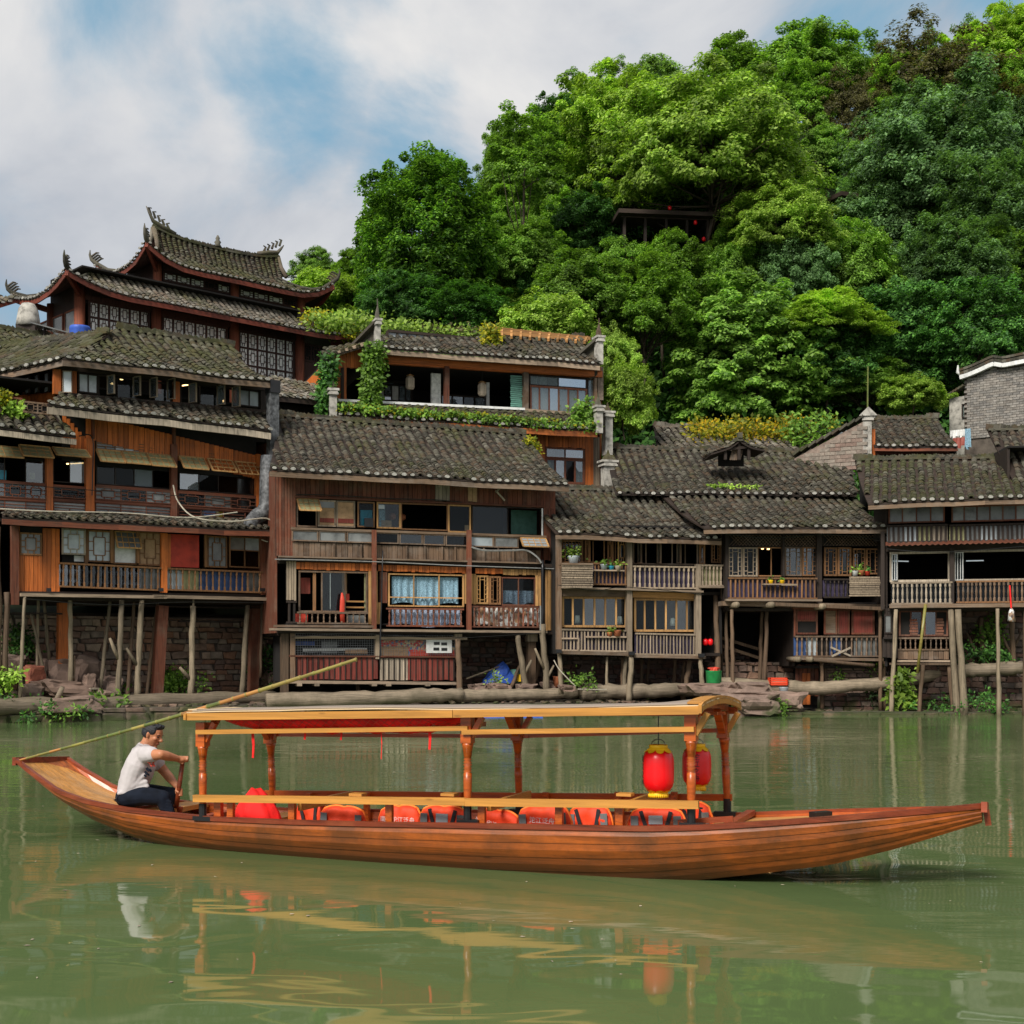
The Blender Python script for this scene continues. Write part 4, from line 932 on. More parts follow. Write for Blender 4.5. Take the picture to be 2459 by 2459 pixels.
# lower cage storey
for (x, y0, y1, w_, m_) in ((142, 1100, 1480, 45, 'pole2'), (190, 1100, 1400, 32, 'brown'), (722, 1105, 1260, 24, 'grey'), (1230, 1090, 1130, 46, 'grey'), (1695, 1090, 1150, 62, 'grey')): boxB('post', m_, x - w_ / 2, y0, y1, x + w_ / 2, -.1, .25)
beamB('grey_h', 205, 1115, 1132, 715, d=-.12, dep=.1); beamB('grey_h', 740, 1120, 1138, 1285, d=-.12, dep=.1)
def meshgrid(H, x0, yt, yb, x1, d, nx, nz, name='wire_mesh', mat='metal', r=.008):
    a, b, z0, z1 = H.rect(x0, yt, yb, x1, d); m = MB()
    for i in range(nx + 1): x = a + (b - a) * i / nx; m.box(x - r, x + r, d, d + r, z0, z1)
    for i in range(nz + 1): z = z0 + (z1 - z0) * i / nz; m.box(a, b, d - r, d - .001, z - r, z + r)
    return m.build(name, M[mat], H.e, kind='stuff')
X0, Y0, Y1, X1 = bx(208, 1100, 1235, 715); meshgrid(B, X0, Y0, Y1, X1, -.05, 34, 9, r=.0045)
X0, Y0, Y1, X1 = bx(745, 1110, 1245, 1205); meshgrid(B, X0, Y0, Y1, X1, -.05, 30, 9, r=.0045)
boxB('panel', 'frostd', 370, 1150, 1225, 470, .3, .03); beamB('white', 255, 1195, 1212, 655, d=.2, dep=.05, y1=1190); boxB('panel', 'carton', 520, 1200, 1225, 660, .15, .04); boxB('panel', 'blue', 210, 1150, 1175, 330, .5, .03)
boxB('printed_sheet', 'printred', 745, 1142, 1180, 1030, .06, .02); boxB('beige_sheet', 'carton', 745, 1181, 1240, 915, .06, .02); boxB('printed_sheet', 'printred', 917, 1181, 1240, 1205, .06, .02); boxB('red_boards', 'redpaint', 930, 1212, 1240, 1205, .04, .015)
boxB('white_plate', 'white', 1028, 1138, 1222, 1188, -.09, .02)
for (x, y) in ((1076, 1153), (1122, 1156), (1073, 1188), (1123, 1190)): boxB('plate_slot', 'black', x, y, y + 18, x + 36, -.1, .012)
beamB('redbrown_h', 165, 1236, 1246, 1210, d=-.1, dep=.1, y1=1242)
planksB('redpanel', 205, 1246, 1390, 725, 15, d=-.03); planksB('paleboard', 738, 1256, 1393, 912, 5, d=-.03); planksB('redpanel', 912, 1256, 1393, 1205, 9, d=-.03)
for i in range(30):
    x = 215 + i * 34
    if x < 1205 and not 715 < x < 745: boxB('batten', 'dark', x - 3, 1248, 1392, x + 3, -.06, .03)
beamB('grey_h', 165, 1394, 1412, 1225, d=-.3, dep=.35, y1=1404); boxB('floor', 'dark', 180, 1412, 1420, 1220, -.1, 3.0)
for x in (235, 345, 705, 795, 1040): boxB('joist_end', 'grey', x - 14, 1412, 1430, x + 14, -.4, .5)
B.core(690, 1500, 1640, 1090, dep=2.6, d=.1)
def stB(xt, yt, xb, yb, w_, mat='pole', d=-.2, **k):
    a = z5(xt, yt); b = z5(xb, yb); B.pole(a[0], a[1], b[0], b[1], w_ / 2.611, mat, d, **k)
stB(1225, 1138, 1240, 1505, 38, 'pole2', -.35); stB(1600, 1110, 1660, 1462, 42, d=-.3, fork=((.55, .12, .62, .0001), (.62, .25, .42, .5))); stB(1685, 1140, 1680, 1400, 52, 'pole2', .1, square=True)
stB(1758, 1040, 1786, 1458, 44, d=-.45, fork=((.6, -.4, .6, .45), (.75, .24, .4, .4))); stB(1640, 1240, 1560, 1410, 26, 'pole2', .5); stB(1750, 1200, 1700, 1400, 40, 'pole2', .9)
stB(1757, 640, 1757, 1045, 22, 'black', -.45, name='drain_pipe'); stB(1855, 1200, 1880, 1450, 34, 'pole2', .1); stB(755, 580, 735, 1300, 9, 'black', -.5, name='drain_pipe'); stB(600, 1400, 600, 1480, 30, 'pole2', .4)
stB(1300, 1450, 1830, 1450, 4, 'dark', 1)if 0 else None
cable(B, 'hanging_cable', 'white hose looping along the balcony front of the weathered house', [(1132, 1314, -.3), (1165, 1322, -.35), (1230, 1322, -.35), (1265, 1322, -.35), (1290, 1338, -.45), (1300, 1352, -.5)], r=.03, mat='pipe')
cable(B, 'hanging_cable', 'long pale conduit along the upper floor line of the weathered house', [(660, 1343, -.4), (900, 1349, -.4), (1100, 1358, -.4), (1335, 1366, -.4)], r=.016, mat='pipe')
cable(B, 'hanging_cable', 'dark wire sagging above the top windows of the weathered house', [(712, 1188, -.15), (760, 1188, -.18), (850, 1192, -.18), (930, 1197, -.18), (1040, 1200, -.18), (1110, 1206, -.18)], mat='black', r=.015)
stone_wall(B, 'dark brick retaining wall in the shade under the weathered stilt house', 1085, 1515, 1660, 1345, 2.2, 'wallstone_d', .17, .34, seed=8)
# ================================================================ HOUSE C
Cc = House('balcony_stilt_house', 'narrow two storey stilt house with six pane windows and white lampshades', 'house', 1338, 43.2, 1700, 44.3)
z6 = lambda x, y: (1320 + x / 3.1155, 1130 + y / 3.1155)
def Z(H, fn):
    class Q: pass
    o = Q()
    def R4(x0, yt, yb, x1): X0, Y0 = fn(x0, yt); X1, _ = fn(x1, yt); _, Y1 = fn(x0, yb); return X0, Y0, Y1, X1
    o.win = lambda x0, yt, yb, x1, *a, **k: H.win(*R4(x0, yt, yb, x1), *a, **k)
    o.rail = lambda x0, yt, yb, x1, *a, **k: H.rail(*R4(x0, yt, yb, x1), *a, **({**k, 'y1': fn(0, k['y1'])[1]} if k.get('y1') else k))
    o.beam = lambda m_, x0, yt, yb, x1, **k: H.beam(m_, *R4(x0, yt, yb, x1), **({**k, 'y1': fn(0, k['y1'])[1]} if k.get('y1') else k))
    o.box = lambda n, m_, x0, yt, yb, x1, **k: H.box(n, m_, *R4(x0, yt, yb, x1), **k)
    o.planks = lambda m_, x0, yt, yb, x1, n, **k: H.planks(m_, *R4(x0, yt, yb, x1), n, **({**k, 'y1': fn(0, k['y1'])[1]} if k.get('y1') else k))
    o.boards = lambda m_, x0, yt, yb, x1, n, **k: H.boards(m_, *R4(x0, yt, yb, x1), n, **k)
    o.pole = lambda xt, yt, xb, yb, w_, m_='pole2', d=-.15, **k: H.pole(*fn(xt, yt), *fn(xb, yb), w_ * (fn(1, 0)[0] - fn(0, 0)[0]), m_, d, **k)
    o.V = lambda x, y, d=0: H.V(*fn(x, y), d)
    return o
c = Z(Cc, z6)
Cc.core(1340, 1262, 1570, 1735, dep=5, floors=(1418, 1568), left=True)
house_roof(Cc, (1334, 1277), (1732, 1292), (1270, 1173), (1640, 1180), -.8, 3.4, 21, seed=11, cur=.18, limit=200, mat='tile', fascia=('brown_h', .13, .02), pitch=.27)
c.win(92, 520, 690, 242, 2, 1, 'frame', 'glass', lat='key', fw=.05); c.win(242, 510, 690, 575, 4, 1, 'frame', [None, None, None, None], fw=.045)
c.win(262, 515, 688, 305, 1, 1, 'frame', 'glass', d=-.03, open=.9, lat='rect', name='casement'); c.win(430, 515, 690, 478, 1, 1, 'frame', 'glass', d=-.03, open=.9, lat='rect', name='casement'); c.win(510, 515, 690, 576, 1, 1, 'gold', 'glass', d=-.04, lat='rect')
c.win(622, 522, 702, 1112, 5, 1, 'brown', [None] * 5, fw=.05)
for x in (655, 800, 948): c.win(x, 528, 695, x + 40, 1, 1, 'brown', 'glass', d=-.03, open=1.2, fw=.03, name='casement')
c.win(1118, 525, 700, 1160, 1, 1, 'frame', 'glass', d=-.02, open=.5, lat='rect', name='casement'); c.win(1210, 528, 690, 1280, 1, 1, 'frame', 'glass', lat='key'); c.planks('brown', 1282, 440, 960, 1320, 3, d=-.02)
c.rail(325, 688, 856, 580, 9, 's', 'frame', d=-.25, bw=.045, back='purple'); c.rail(620, 710, 882, 1092, 13, 't', 'grey', d=-.25, bw=.09, back=['purple']); c.rail(1132, 702, 866, 1296, 6, 't', 'grey', d=-.25, bw=.09, back=['olive'])
c.boards('grey', 92, 702, 878, 322, 10, d=-.75, name='slat', gap=.3); c.boards('grey', 92, 702, 878, 322, 10, d=-.35, name='slat', gap=.3); 
c.beam('brown_h', 92, 690, 704, 325, d=-.78, dep=.45); c.beam('grey_h', 300, 740, 750, 560, d=-.42, dep=.2)
c.box('post', 'grey', 580, 505, 1395, 618, d=-.3, dep=.22); c.box('post', 'grey', 1096, 700, 1400, 1134, d=-.3, dep=.22); c.box('post', 'brown', 55, 500, 1360, 90, d=-.2, dep=.2)
c.beam('brown_h', 92, 882, 940, 585, d=-.1, dep=.2); c.beam('gold_h', 615, 905, 950, 1125, d=-.1, dep=.2, y1=920); c.beam('grey_h', 85, 868, 882, 1140, d=-.4, dep=.3, y1=900)
c.beam('grey_h', 1120, 862, 876, 1325, d=-.4, dep=.5)
c.win(92, 942, 1172, 578, 6, 1, 'gold', 'glass', fw=.07); c.win(632, 955, 1205, 1106, 6, 1, 'gold', 'glass', fw=.07)
c.rail(90, 1182, 1350, 592, 19, 's', 'grey', d=-.22, bw=.05, back='purple', y1=1192); c.rail(640, 1212, 1378, 1112, 19, 's', 'grey', d=-.22, bw=.04, back='purple', y1=1222)
c.beam('grey_h', 272, 1238, 1250, 575, d=-.32, dep=.12); c.beam('grey_h', 92, 1250, 1262, 215, d=-.3, dep=.06); c.box('rib', 'grey', 212, 1250, 1340, 222, d=-.3, dep=.05)
c.beam('brown_h', 70, 1345, 1372, 610, d=-.35, dep=.4, y1=1360); c.beam('brown_h', 620, 1375, 1398, 1150, d=-.35, dep=.4, y1=1386)
for x in (70, 618, 1140): c.box('bracket', 'black', x - 22, 1335 + x * .03, 1362 + x * .03, x + 20, d=-.45, dep=.12)
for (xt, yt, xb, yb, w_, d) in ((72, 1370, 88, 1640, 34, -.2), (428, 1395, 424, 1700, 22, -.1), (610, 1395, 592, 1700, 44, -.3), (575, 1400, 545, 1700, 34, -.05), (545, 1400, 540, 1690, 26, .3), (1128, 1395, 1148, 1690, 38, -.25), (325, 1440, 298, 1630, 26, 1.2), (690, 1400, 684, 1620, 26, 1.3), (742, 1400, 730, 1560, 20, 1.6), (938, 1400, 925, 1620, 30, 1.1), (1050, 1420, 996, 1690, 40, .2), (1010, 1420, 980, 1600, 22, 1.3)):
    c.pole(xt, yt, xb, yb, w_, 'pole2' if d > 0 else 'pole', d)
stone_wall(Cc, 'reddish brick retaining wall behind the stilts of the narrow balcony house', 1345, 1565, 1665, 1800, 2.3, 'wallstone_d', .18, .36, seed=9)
def lampshade(H, x, y, d, sc_, label):
    p = H.world(H.V(x, y, d)); t = thing('table_lamp', label, 'lamp', p, 0)
    MB().tube([(0, 0, 0), (0, 0, .42 * sc_)], [.17 * sc_, .11 * sc_], 12).build('lamp_shade', M['shade'], t, True); MB().tube([(0, 0, -.28 * sc_), (0, 0, -.02)], .025, 6).build('lamp_stem', M['black'], t)
lampshade(Cc, 1387, 1497, .35, .62, 'white lampshade behind the second pane of the left six pane window'); lampshade(Cc, 1488, 1499, .35, .62, 'white lampshade at the right end of the left six pane window'); lampshade(Cc, 1615, 1503, .35, .62, 'white lampshade in the right six pane window')
# ================================================================ HOUSE D
D = House('dark_stilt_house', 'dark stilt house with lattice casements over a black void, right of the narrow balcony house', 'house', 1735, 44.0, 2128, 44.6)
z7 = lambda x, y: (1850 + x / 2.4155, 950 + y / 2.4155)
d6 = Z(D, z6); d7 = Z(D, z7)
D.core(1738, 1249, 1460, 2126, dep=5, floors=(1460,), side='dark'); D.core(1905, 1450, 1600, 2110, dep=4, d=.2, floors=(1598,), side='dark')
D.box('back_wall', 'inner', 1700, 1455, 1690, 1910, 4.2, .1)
house_roof(D, (1690, 1264), (2131, 1264), (1575, 1172), (2040, 1180), -.9, 3.2, 20, seed=12, cur=.16, limit=260, mat='tile', fascia=('brown_h', .13, .02), pitch=.28)
D.win(1749, 1281, 1312, 1962, 3, 1, 'dark', 'inner', fw=.05, lat=None); D.win(1975, 1283, 1311, 2112, 2, 1, 'dark', 'inner', fw=.05)
m = MB(); 
for (x0, x1) in ((1751, 1960), (1977, 2110)):
    a, b, z0, z1 = D.rect(x0, 1284, 1310, x1, -.01); n = int((b - a) / .11); h = z1 - z0
    for i in range(n): x = a + (b - a) * i / n; m.bar((x, -.01, z0), (min(x + h, b), -.01, z1 if x + h < b else z0 + (b - x)), .016, .016, up=(0, 1, 0)); m.bar((x, -.03, z1), (min(x + h, b), -.03, z0 if x + h < b else z1 - (b - x)), .016, .016, up=(0, 1, 0))
m.build('diagonal_lattice', M['brown'], D.e, kind='stuff')
d6.win(1336, 574, 792, 1443, 1, 1, 'grey', 'glass', lat='key', fw=.05, d=-.12); d6.win(1447, 574, 792, 1556, 1, 1, 'grey', 'glass', lat='key', fw=.05, d=-.08); d6.win(1556, 572, 792, 1760, 2, 1, 'frame', [None, None], fw=.04)
d7.win(85, 878, 1046, 182, 1, 1, 'brown', 'glass', lat='key', fw=.05); d7.win(186, 878, 1046, 270, 1, 1, 'frame', 'glass', lat='key', fw=.05); d7.win(312, 880, 1046, 388, 1, 1, 'frame', 'glass', lat='key', fw=.06); d7.win(392, 880, 1046, 470, 1, 1, 'frame', 'glass', lat='key', fw=.06); d7.win(480, 886, 1036, 552, 1, 1, 'frame', 'glass', lat='key', fw=.05); d7.win(556, 886, 1036, 632, 1, 1, 'frame', 'glass', lat='key', fw=.05)
for (x, w_) in ((1746, 8), (1968, 12), (2118, 14), (1842 + 40, 5)): D.box('post', 'dark', x - w_ / 2, 1278, 1462 if w_ > 6 else 1384, x + w_ / 2, -.16, .2)
D.rail(1749, 1386, 1438, 1962, 20, 's', 'frame', d=-.3, bw=.05, back='purple'); D.rail(1978, 1389, 1436, 2040, 6, 't', 'dark', d=-.3, back='purple')
d7.boards('grey', 458, 1048, 1165, 636, 11, d=-.7, name='slat', gap=.3); d6.beam('grey_h', 1600, 845, 855, 1807, d=-.5, dep=.2); D.beam('grey_h', 1877, 1402, 1406, 1915, d=-.5, dep=.2)
D.beam('grey_h', 1744, 1438, 1443, 1975, d=-.5, dep=.2); D.beam('brown_h', 1730, 1444, 1455, 2120, d=-.3, dep=.6, y1=1452); D.beam('pole2', 1850, 1446, 1454, 2125, d=-.6, dep=.14, y1=1458)
for (x, y) in ((1770, 1452), (1854, 1452), (1977, 1456)):
    p = D.V(x, y, -.75); MB().tube([(p.x, -.75, p.z), (p.x, .6, p.z)], .1, 10).build('log_end', M['pole'], D.e, True)
# lower right box storey
d7.planks('redbrown', 135, 1235, 1400, 148, 1, d=-.05)
d7.win(148, 1240, 1385, 275, 1, 2, 'redbrown', ['inner', 'redpanel'], fw=.06, split=.55); d7.win(312, 1240, 1385, 388, 1, 1, 'redbrown', 'brown_h', fw=.05); d7.win(392, 1242, 1385, 460, 1, 1, 'redbrown', 'redpanel', fw=.05); d7.win(472, 1242, 1385, 605, 1, 1, 'redbrown', 'redpanel', fw=.06)
D.beam('redbrown_h', 1904, 1454, 1463, 2112, d=-.05, dep=.2)
d7.rail(140, 1392, 1516, 628, 17, 't', 'brown', d=-.1, bw=.08, back=['navy', 'frost', 'inner', 'navy', 'inner', 'frostd', 'frostd'])
m = MB(); m.bar(d7.V(350, 1460, -.2), d7.V(465, 1510, -.2), .05, .06); m.bar(d7.V(355, 1512, -.24), d7.V(465, 1462, -.24), .05, .06); m.build('cross_brace', M['paleboard'], D.e)
d7.beam('brown_h', 130, 1516, 1532, 640, d=-.3, dep=.5, y1=1524); d7.pole(240, 1533, 600, 1540, 20, 'pole2', -.4, name='beam')
for x in (165, 238): p = d7.V(x, 1530, -.6); MB().tube([(p.x, -.6, p.z), (p.x, .5, p.z)], .09, 10).build('log_end', M['pole'], D.e, True)
for (xt, yt, xb, yb, w_, d) in ((636, 1235, 640, 1800, 24, -.3), (658, 1540, 664, 1800, 22, 0), (296, 1540, 300, 1790, 24, 0), (318, 1540, 322, 1780, 14, .3)): d7.pole(xt, yt, xb, yb, w_, 'pole2', d)
for (xt, yt, xb, yb, w_, d) in ((1362, 1040, 1372, 1640, 30, -.3), (1240, 930, 1262, 1590, 42, .6), (1318, 1040, 1330, 1590, 28, .8), (1280, 1000, 1290, 1570, 18, 1.4), (1590, 1040, 1566, 1600, 30, 1.), (1628, 1030, 1604, 1600, 34, .4)): d6.pole(xt, yt, xb, yb, w_, 'pole2', d)
# dim stairs in the void
t = thing('wooden_stairs', 'dim wooden stair rails climbing in the black void under the dark house', 'stairs', D.world((0, 0, 0)), D.ang)
MB().bar(d6.V(1280, 1250, 1.6), d6.V(1560, 1335, 1.6), .06, .1).bar(d6.V(1285, 1310, 1.6), d6.V(1560, 1400, 1.6), .06, .1).build('handrail', M['pole2'], t)
for i in range(7): p = d6.V(1310 + i * 38, 1400 + i * 10, 2.0); blk('stair_tread', 'pole2', t, p.x - .12, p.x + .12, 1.7, 2.6, p.z - .03, p.z)
# door and stone base under box storey
d7.planks('redbrown', 145, 1560, 1740, 280, 6, d=.6, name='door_board'); d7.planks('orange', 185, 1610, 1790, 232, 2, d=.55, name='door_board')
stone_wall(D, 'pale rubble wall of flat stones under the box room of the dark house', 1983, 1592, 1668, 2112, .5, 'rock', .12, .34, name='rubble_wall', seed=5)
stone_wall(D, 'dark mossy foundation wall at the waterline below the rubble wall', 1975, 1664, 1714, 2135, .2, 'wallstone_d', .2, .4, name='foundation_wall', seed=6)
# ================================================================ HOUSE E
E = House('right_stilt_house', 'stilt house at the right edge with turned white balustrades and strip windows under its eave', 'house', 2128, 43.6, 2475, 42.4)
e = Z(E, z7)
E.core(2125, 1186, 1462, 2480, dep=5, floors=(1310, 1460), side='dark')
house_roof(E, (2085, 1207), (2510, 1189), (2053, 1105), (2480, 1098), -1.0, 2.6, 19, seed=13, cur=.14, limit=290, mat='tile_moss', fascia=('brown_h', .13, .02), pitch=.285)
e.win(685, 645, 742, 1012, 4, 1, 'redbrown', 'frostd', fw=.05); e.win(1050, 640, 735, 1500, 6, 1, 'redbrown', 'frostd', fw=.05)
e.rail(675, 752, 856, 1030, 13, 's', 'dark', d=-.12, bw=.07, back=['frostd', 'frost', 'olive', 'paleboard']); e.rail(1038, 748, 852, 1500, 17, 's', 'dark', d=-.12, bw=.07, back=['olive', 'frostd', 'frost', 'frostd', 'frostd'])
a = e.V(668, 862, -.7); b = e.V(1500, 842, -.7); m = MB(); n = 110; vs = []
for i in range(n + 1):
    t_ = i / n; x = a.x + (b.x - a.x) * t_; z = a.z + (b.z - a.z) * t_ + .02 * math.sin(i * math.pi / 2 * .9); vs += [(x, -.75, z - .03), (x, 0, z + .12), (x, -.75, z - .055), (x, 0, z + .09)]
m.add(vs, [f for i in range(n) for f in ((4 * i, 4 * i + 4, 4 * i + 5, 4 * i + 1), (4 * i + 2, 4 * i + 3, 4 * i + 7, 4 * i + 6), (4 * i, 4 * i + 2, 4 * i + 6, 4 * i + 4))]).build('corrugated_ledge', M['redbrown_h'], E.e)
e.beam('dark_h', 672, 868, 905, 1480, d=-.02, dep=.15)
e.win(692, 908, 1082, 1042, 1, 1, 'paleboard', None, fw=.07); e.win(704, 920, 1072, 738, 2, 1, 'white', 'glass', d=-.03, fw=.02, name='casement', open=.4); e.win(1060, 898, 1078, 1500, 1, 1, 'paleboard', None, fw=.07); e.win(1070, 910, 1072, 1120, 3, 1, 'white', 'glass', d=-.03, fw=.02, name='casement', open=.4)
e.box('post', 'dark', 1040, 880, 1210, 1066, d=-.3, dep=.2); e.box('post', 'dark', 640, 790, 1240, 662, d=-.1, dep=.2)
e.rail(698, 1082, 1212, 1056, 13, 't', 'paleboard', d=-.3, bw=.085, rm='grey', back='glass'); e.rail(1078, 1074, 1204, 1500, 16, 't', 'brown', d=-.3, bw=.09, rm='frame', back='glass')
e.beam('brown_h', 690, 1210, 1232, 1500, d=-.5, dep=.6)
e.planks('dark', 660, 1235, 1400, 740, 4, d=.1); e.win(660, 1270, 1380, 705, 1, 1, 'dark', 'frostd', d=.05)
e.win(745, 1246, 1396, 885, 2, 1, 'redbrown', ['inner', 'glass'], fw=.06, d=.1); e.win(890, 1246, 1396, 1032, 2, 1, 'redbrown', ['glass', 'inner'], fw=.06, d=.1)
e.boards('redbrown', 810, 1295, 1390, 855, 6, d=.08, name='slat'); e.boards('redbrown', 960, 1290, 1390, 1005, 6, d=.08, name='slat')
e.rail(740, 1402, 1478, 1035, 10, 't', 'brown', d=0, bw=.06); e.planks('brown', 740, 1478, 1530, 1035, 10, d=0); e.beam('grey_h', 735, 1534, 1545, 1050, d=-.15, dep=.3); e.beam('pole2', 690, 1550, 1562, 1050, d=-.25, dep=.2)
E.core(2125, 1455, 1600, 2290, dep=3, d=.2)
e.beam('dark_h', 655, 1400, 1412, 745, d=-.05, dep=.12); e.planks('dark', 650, 1412, 1520, 740, 4, d=.1)
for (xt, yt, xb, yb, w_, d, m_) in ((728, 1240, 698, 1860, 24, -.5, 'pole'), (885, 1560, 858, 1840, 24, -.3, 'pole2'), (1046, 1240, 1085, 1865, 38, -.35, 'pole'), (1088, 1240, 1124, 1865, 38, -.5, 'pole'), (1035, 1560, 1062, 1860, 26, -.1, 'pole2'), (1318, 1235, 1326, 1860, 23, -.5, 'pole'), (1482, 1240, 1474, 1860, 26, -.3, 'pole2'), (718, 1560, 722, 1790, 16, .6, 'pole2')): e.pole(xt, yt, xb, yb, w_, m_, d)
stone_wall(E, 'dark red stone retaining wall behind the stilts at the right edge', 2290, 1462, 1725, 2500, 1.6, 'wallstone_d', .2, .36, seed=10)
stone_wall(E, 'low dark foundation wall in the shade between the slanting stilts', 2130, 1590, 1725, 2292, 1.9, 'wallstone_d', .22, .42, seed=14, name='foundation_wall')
for (xt, yt, xb, yb, w_, d, fk) in ((1222, 1290, 1245, 1600, 34, 1.2, ((.75, -.55, .95, .6),)), (1400, 1290, 1412, 1600, 30, 1.2, ((.6, -.35, .6, .5), (.5, .3, .6, .45)))): e.pole(xt, yt, xb, yb, w_, 'pole2', d, fork=fk, name='forked_trunk')
t = thing('bamboo_cane', 'yellow bamboo cane propped against the right house between its stilts', 'bamboo cane', E.world(e.V(852, 1610, -.75)), E.ang)
p = e.V(852, 1610, -.75); q1 = e.V(900, 1208, -.75); MB().tube([(0, 0, 0), q1 - p], .05, 7).build('cane', M['bamboo'], t, True)
t = thing('red_tassel', 'red cord with a grey pink tassel hanging under the right balcony', 'tassel', E.world(e.V(1398, 1310, -.6)), E.ang)
p = e.V(1398, 1310, -.6); q1 = e.V(1388, 1100, -.6); q2 = e.V(1397, 1232, -.6)
MB().tube([q2 - p, q1 - p], .025, 6).build('cord', M['redcloth'], t); MB().tube([(0, 0, 0), (0, 0, .3), q2 - p], [.12, .09, .03], 8, wob=.3).build('tassel_fringe', M['mixcloth'], t, True)
E.box('side_wall', 'dark', 2098, 1192, 1300, 2136, .32, .1)
# right-edge roof H
Hh = House('corner_roof_house', 'dark gabled roof cut off by the right edge above the right stilt house', 'house', 2373, 43.4, 2700, 43.0)
house_roof(Hh, (2462, 1196), (2700, 1160), (2372, 1032), (2700, 1030), -1.2, 2.2, 22, seed=15, cur=.1, limit=60, mat='tile')
Hh.core(2420, 1075, 1200, 2700, dep=3.4, side='dark')
# ================================================================ long back roof with dormer
KR = House('long_roofed_house', 'house showing only a long plain tiled roof with a small vented dormer', 'house', 1482, 46.5, 2060, 47.0)
KR.core(1486, 1185, 1300, 2050, dep=5)
house_roof(KR, (1478, 1184), (2058, 1186), (1455, 1076), (2040, 1089), -.3, 4.6, 22, seed=16, cur=.12, limit=290, mat='tile', pitch=.3)
k8 = lambda x, y: (1400 + x / 1.8244, 850 + y / 1.8244)
ap = KR.V(*k8(662, 392), 1.4); l0 = KR.V(*k8(550, 440), .9); r0 = KR.V(*k8(785, 425), .9)
def dorm(side):
    def pos(x, s_):
        e_ = l0 if side < 0 else r0
        return Vector((e_.x + (ap.x - e_.x) * s_, .5 + x, e_.z + (ap.z - e_.z) * s_ - .08 * math.sin(math.pi * s_)))
    return pos
dm = thing('dormer_vent', 'small tiled dormer vent with dark slats sitting on the long roof', 'dormer', KR.world((0, 0, 0)), KR.ang)
for s_ in (-1, 1): tile_roof(dm, dorm(s_), lin(0, 0), lin(1.5, 1.5), 8, pitch=.27, seed=17 + s_, ridge=False, eave=False, limit=50, name='roof')
MB().bar((ap.x, .45, ap.z + .02), (ap.x, 2.0, ap.z + .04), .2, .14).build('ridge', M['tile'], dm); blk('finial', 'tile', dm, ap.x - .08, ap.x + .08, .4, .6, ap.z + .05, ap.z + .24)
zb = l0.z - .22
for x in (l0.x + .55, ap.x, r0.x - .55): blk('post', 'dark', dm, x - .05, x + .05, .6, .7, zb, (ap.z - .1 if x == ap.x else l0.z + .2))
MB().bar((l0.x + .4, .62, l0.z + .12), (ap.x, .62, ap.z - .28), .06, .09).bar((ap.x, .62, ap.z - .28), (r0.x - .4, .62, r0.z + .12), .06, .09).build('rafter', M['dark_h'], dm)
for i in range(6): x = l0.x + .8 + i * (r0.x - l0.x - 1.6) / 5; blk('slat', 'brown', dm, x - .03, x + .03, .75, .78, zb, l0.z + .15, rot=(0, .25, 0))
blk('back_panel', 'inner', dm, l0.x + .5, r0.x - .5, 1.6, 1.65, zb - .1, l0.z + .25)
K2 = House('mossy_roof_house', 'low brown mossy roof overgrown by yellow flowers behind the long roof', 'house', 1585, 52, 2010, 53)
K2.core(1590, 1078, 1200, 2000, dep=4); house_roof(K2, (1580, 1083), (2010, 1092), (1570, 1024), (1990, 1034), -.4, 3, 16, seed=18, limit=150, mat='tile_grey', pitch=.32)
# ================================================================ house F (pillar gable)
Fh = House('small_gabled_house', 'small tiled house with a pale gable pillar right of the yellow flowers', 'house', 2095, 50, 2300, 49.6)
Fh.core(2098, 1078, 1200, 2298, dep=4, floors=(1190,))
house_roof(Fh, (2100, 1070), (2300, 1071), (2078, 1008), (2252, 1005), -.5, 3.6, 16, seed=19, limit=200, mat='tile', fascia=('redbrown_h', .1, .02), pitch=.28)
Fh.box('post', 'orange', 2094, 1030, 1108, 2102, -.12, .3); Fh.beam('redbrown_h', 2105, 1082, 1092, 2280, d=-.1)
Fh.box('pillar', 'plaster', 2072, 1012, 1110, 2093, -.45, .5)
p = Fh.V(2082, 1012, -.2); m = MB()
for (w_, h0, h1) in ((.42, 0, .08), (.52, .08, .16)): m.box(p.x - w_ / 2, p.x + w_ / 2, -.5, .1, p.z + h0, p.z + h1)
m.add([(p.x - .34, -.56, p.z + .16), (p.x + .34, -.56, p.z + .16), (p.x + .34, .16, p.z + .16), (p.x - .34, .16, p.z + .16), (p.x, -.56, p.z + .5), (p.x, .16, p.z + .5)], [(0, 1, 4), (2, 3, 5), (1, 2, 5, 4), (3, 0, 4, 5), (3, 2, 1, 0)]).build('pillar_cap', M['plaster'], Fh.e)
gf = House('brick_gable', 'pale brick gable wall rising to the pillar, edged with dark coping', 'wall', 1905, 50.8, 2074, 49.6)
a = gf.V(1905, 1090, 0); b = gf.V(2074, 1012, 0); cz = gf.V(2000, 1130, 0).z
m = MB().add([(a.x, 0, cz), (b.x, 0, cz), (b.x, 0, b.z), (a.x, 0, a.z - .2), (a.x, .3, cz), (b.x, .3, cz), (b.x, .3, b.z), (a.x, .3, a.z - .2)], [(0, 1, 2, 3), (7, 6, 5, 4), (3, 2, 6, 7), (0, 3, 7, 4), (1, 5, 6, 2)]).build('wall', M['pilebrick'], gf.e)
gbm = MB().box(-.5, .5, 0, 1, 0, 1).mesh('brick', M['pilebrick']); j_ = 0; zz_ = cz
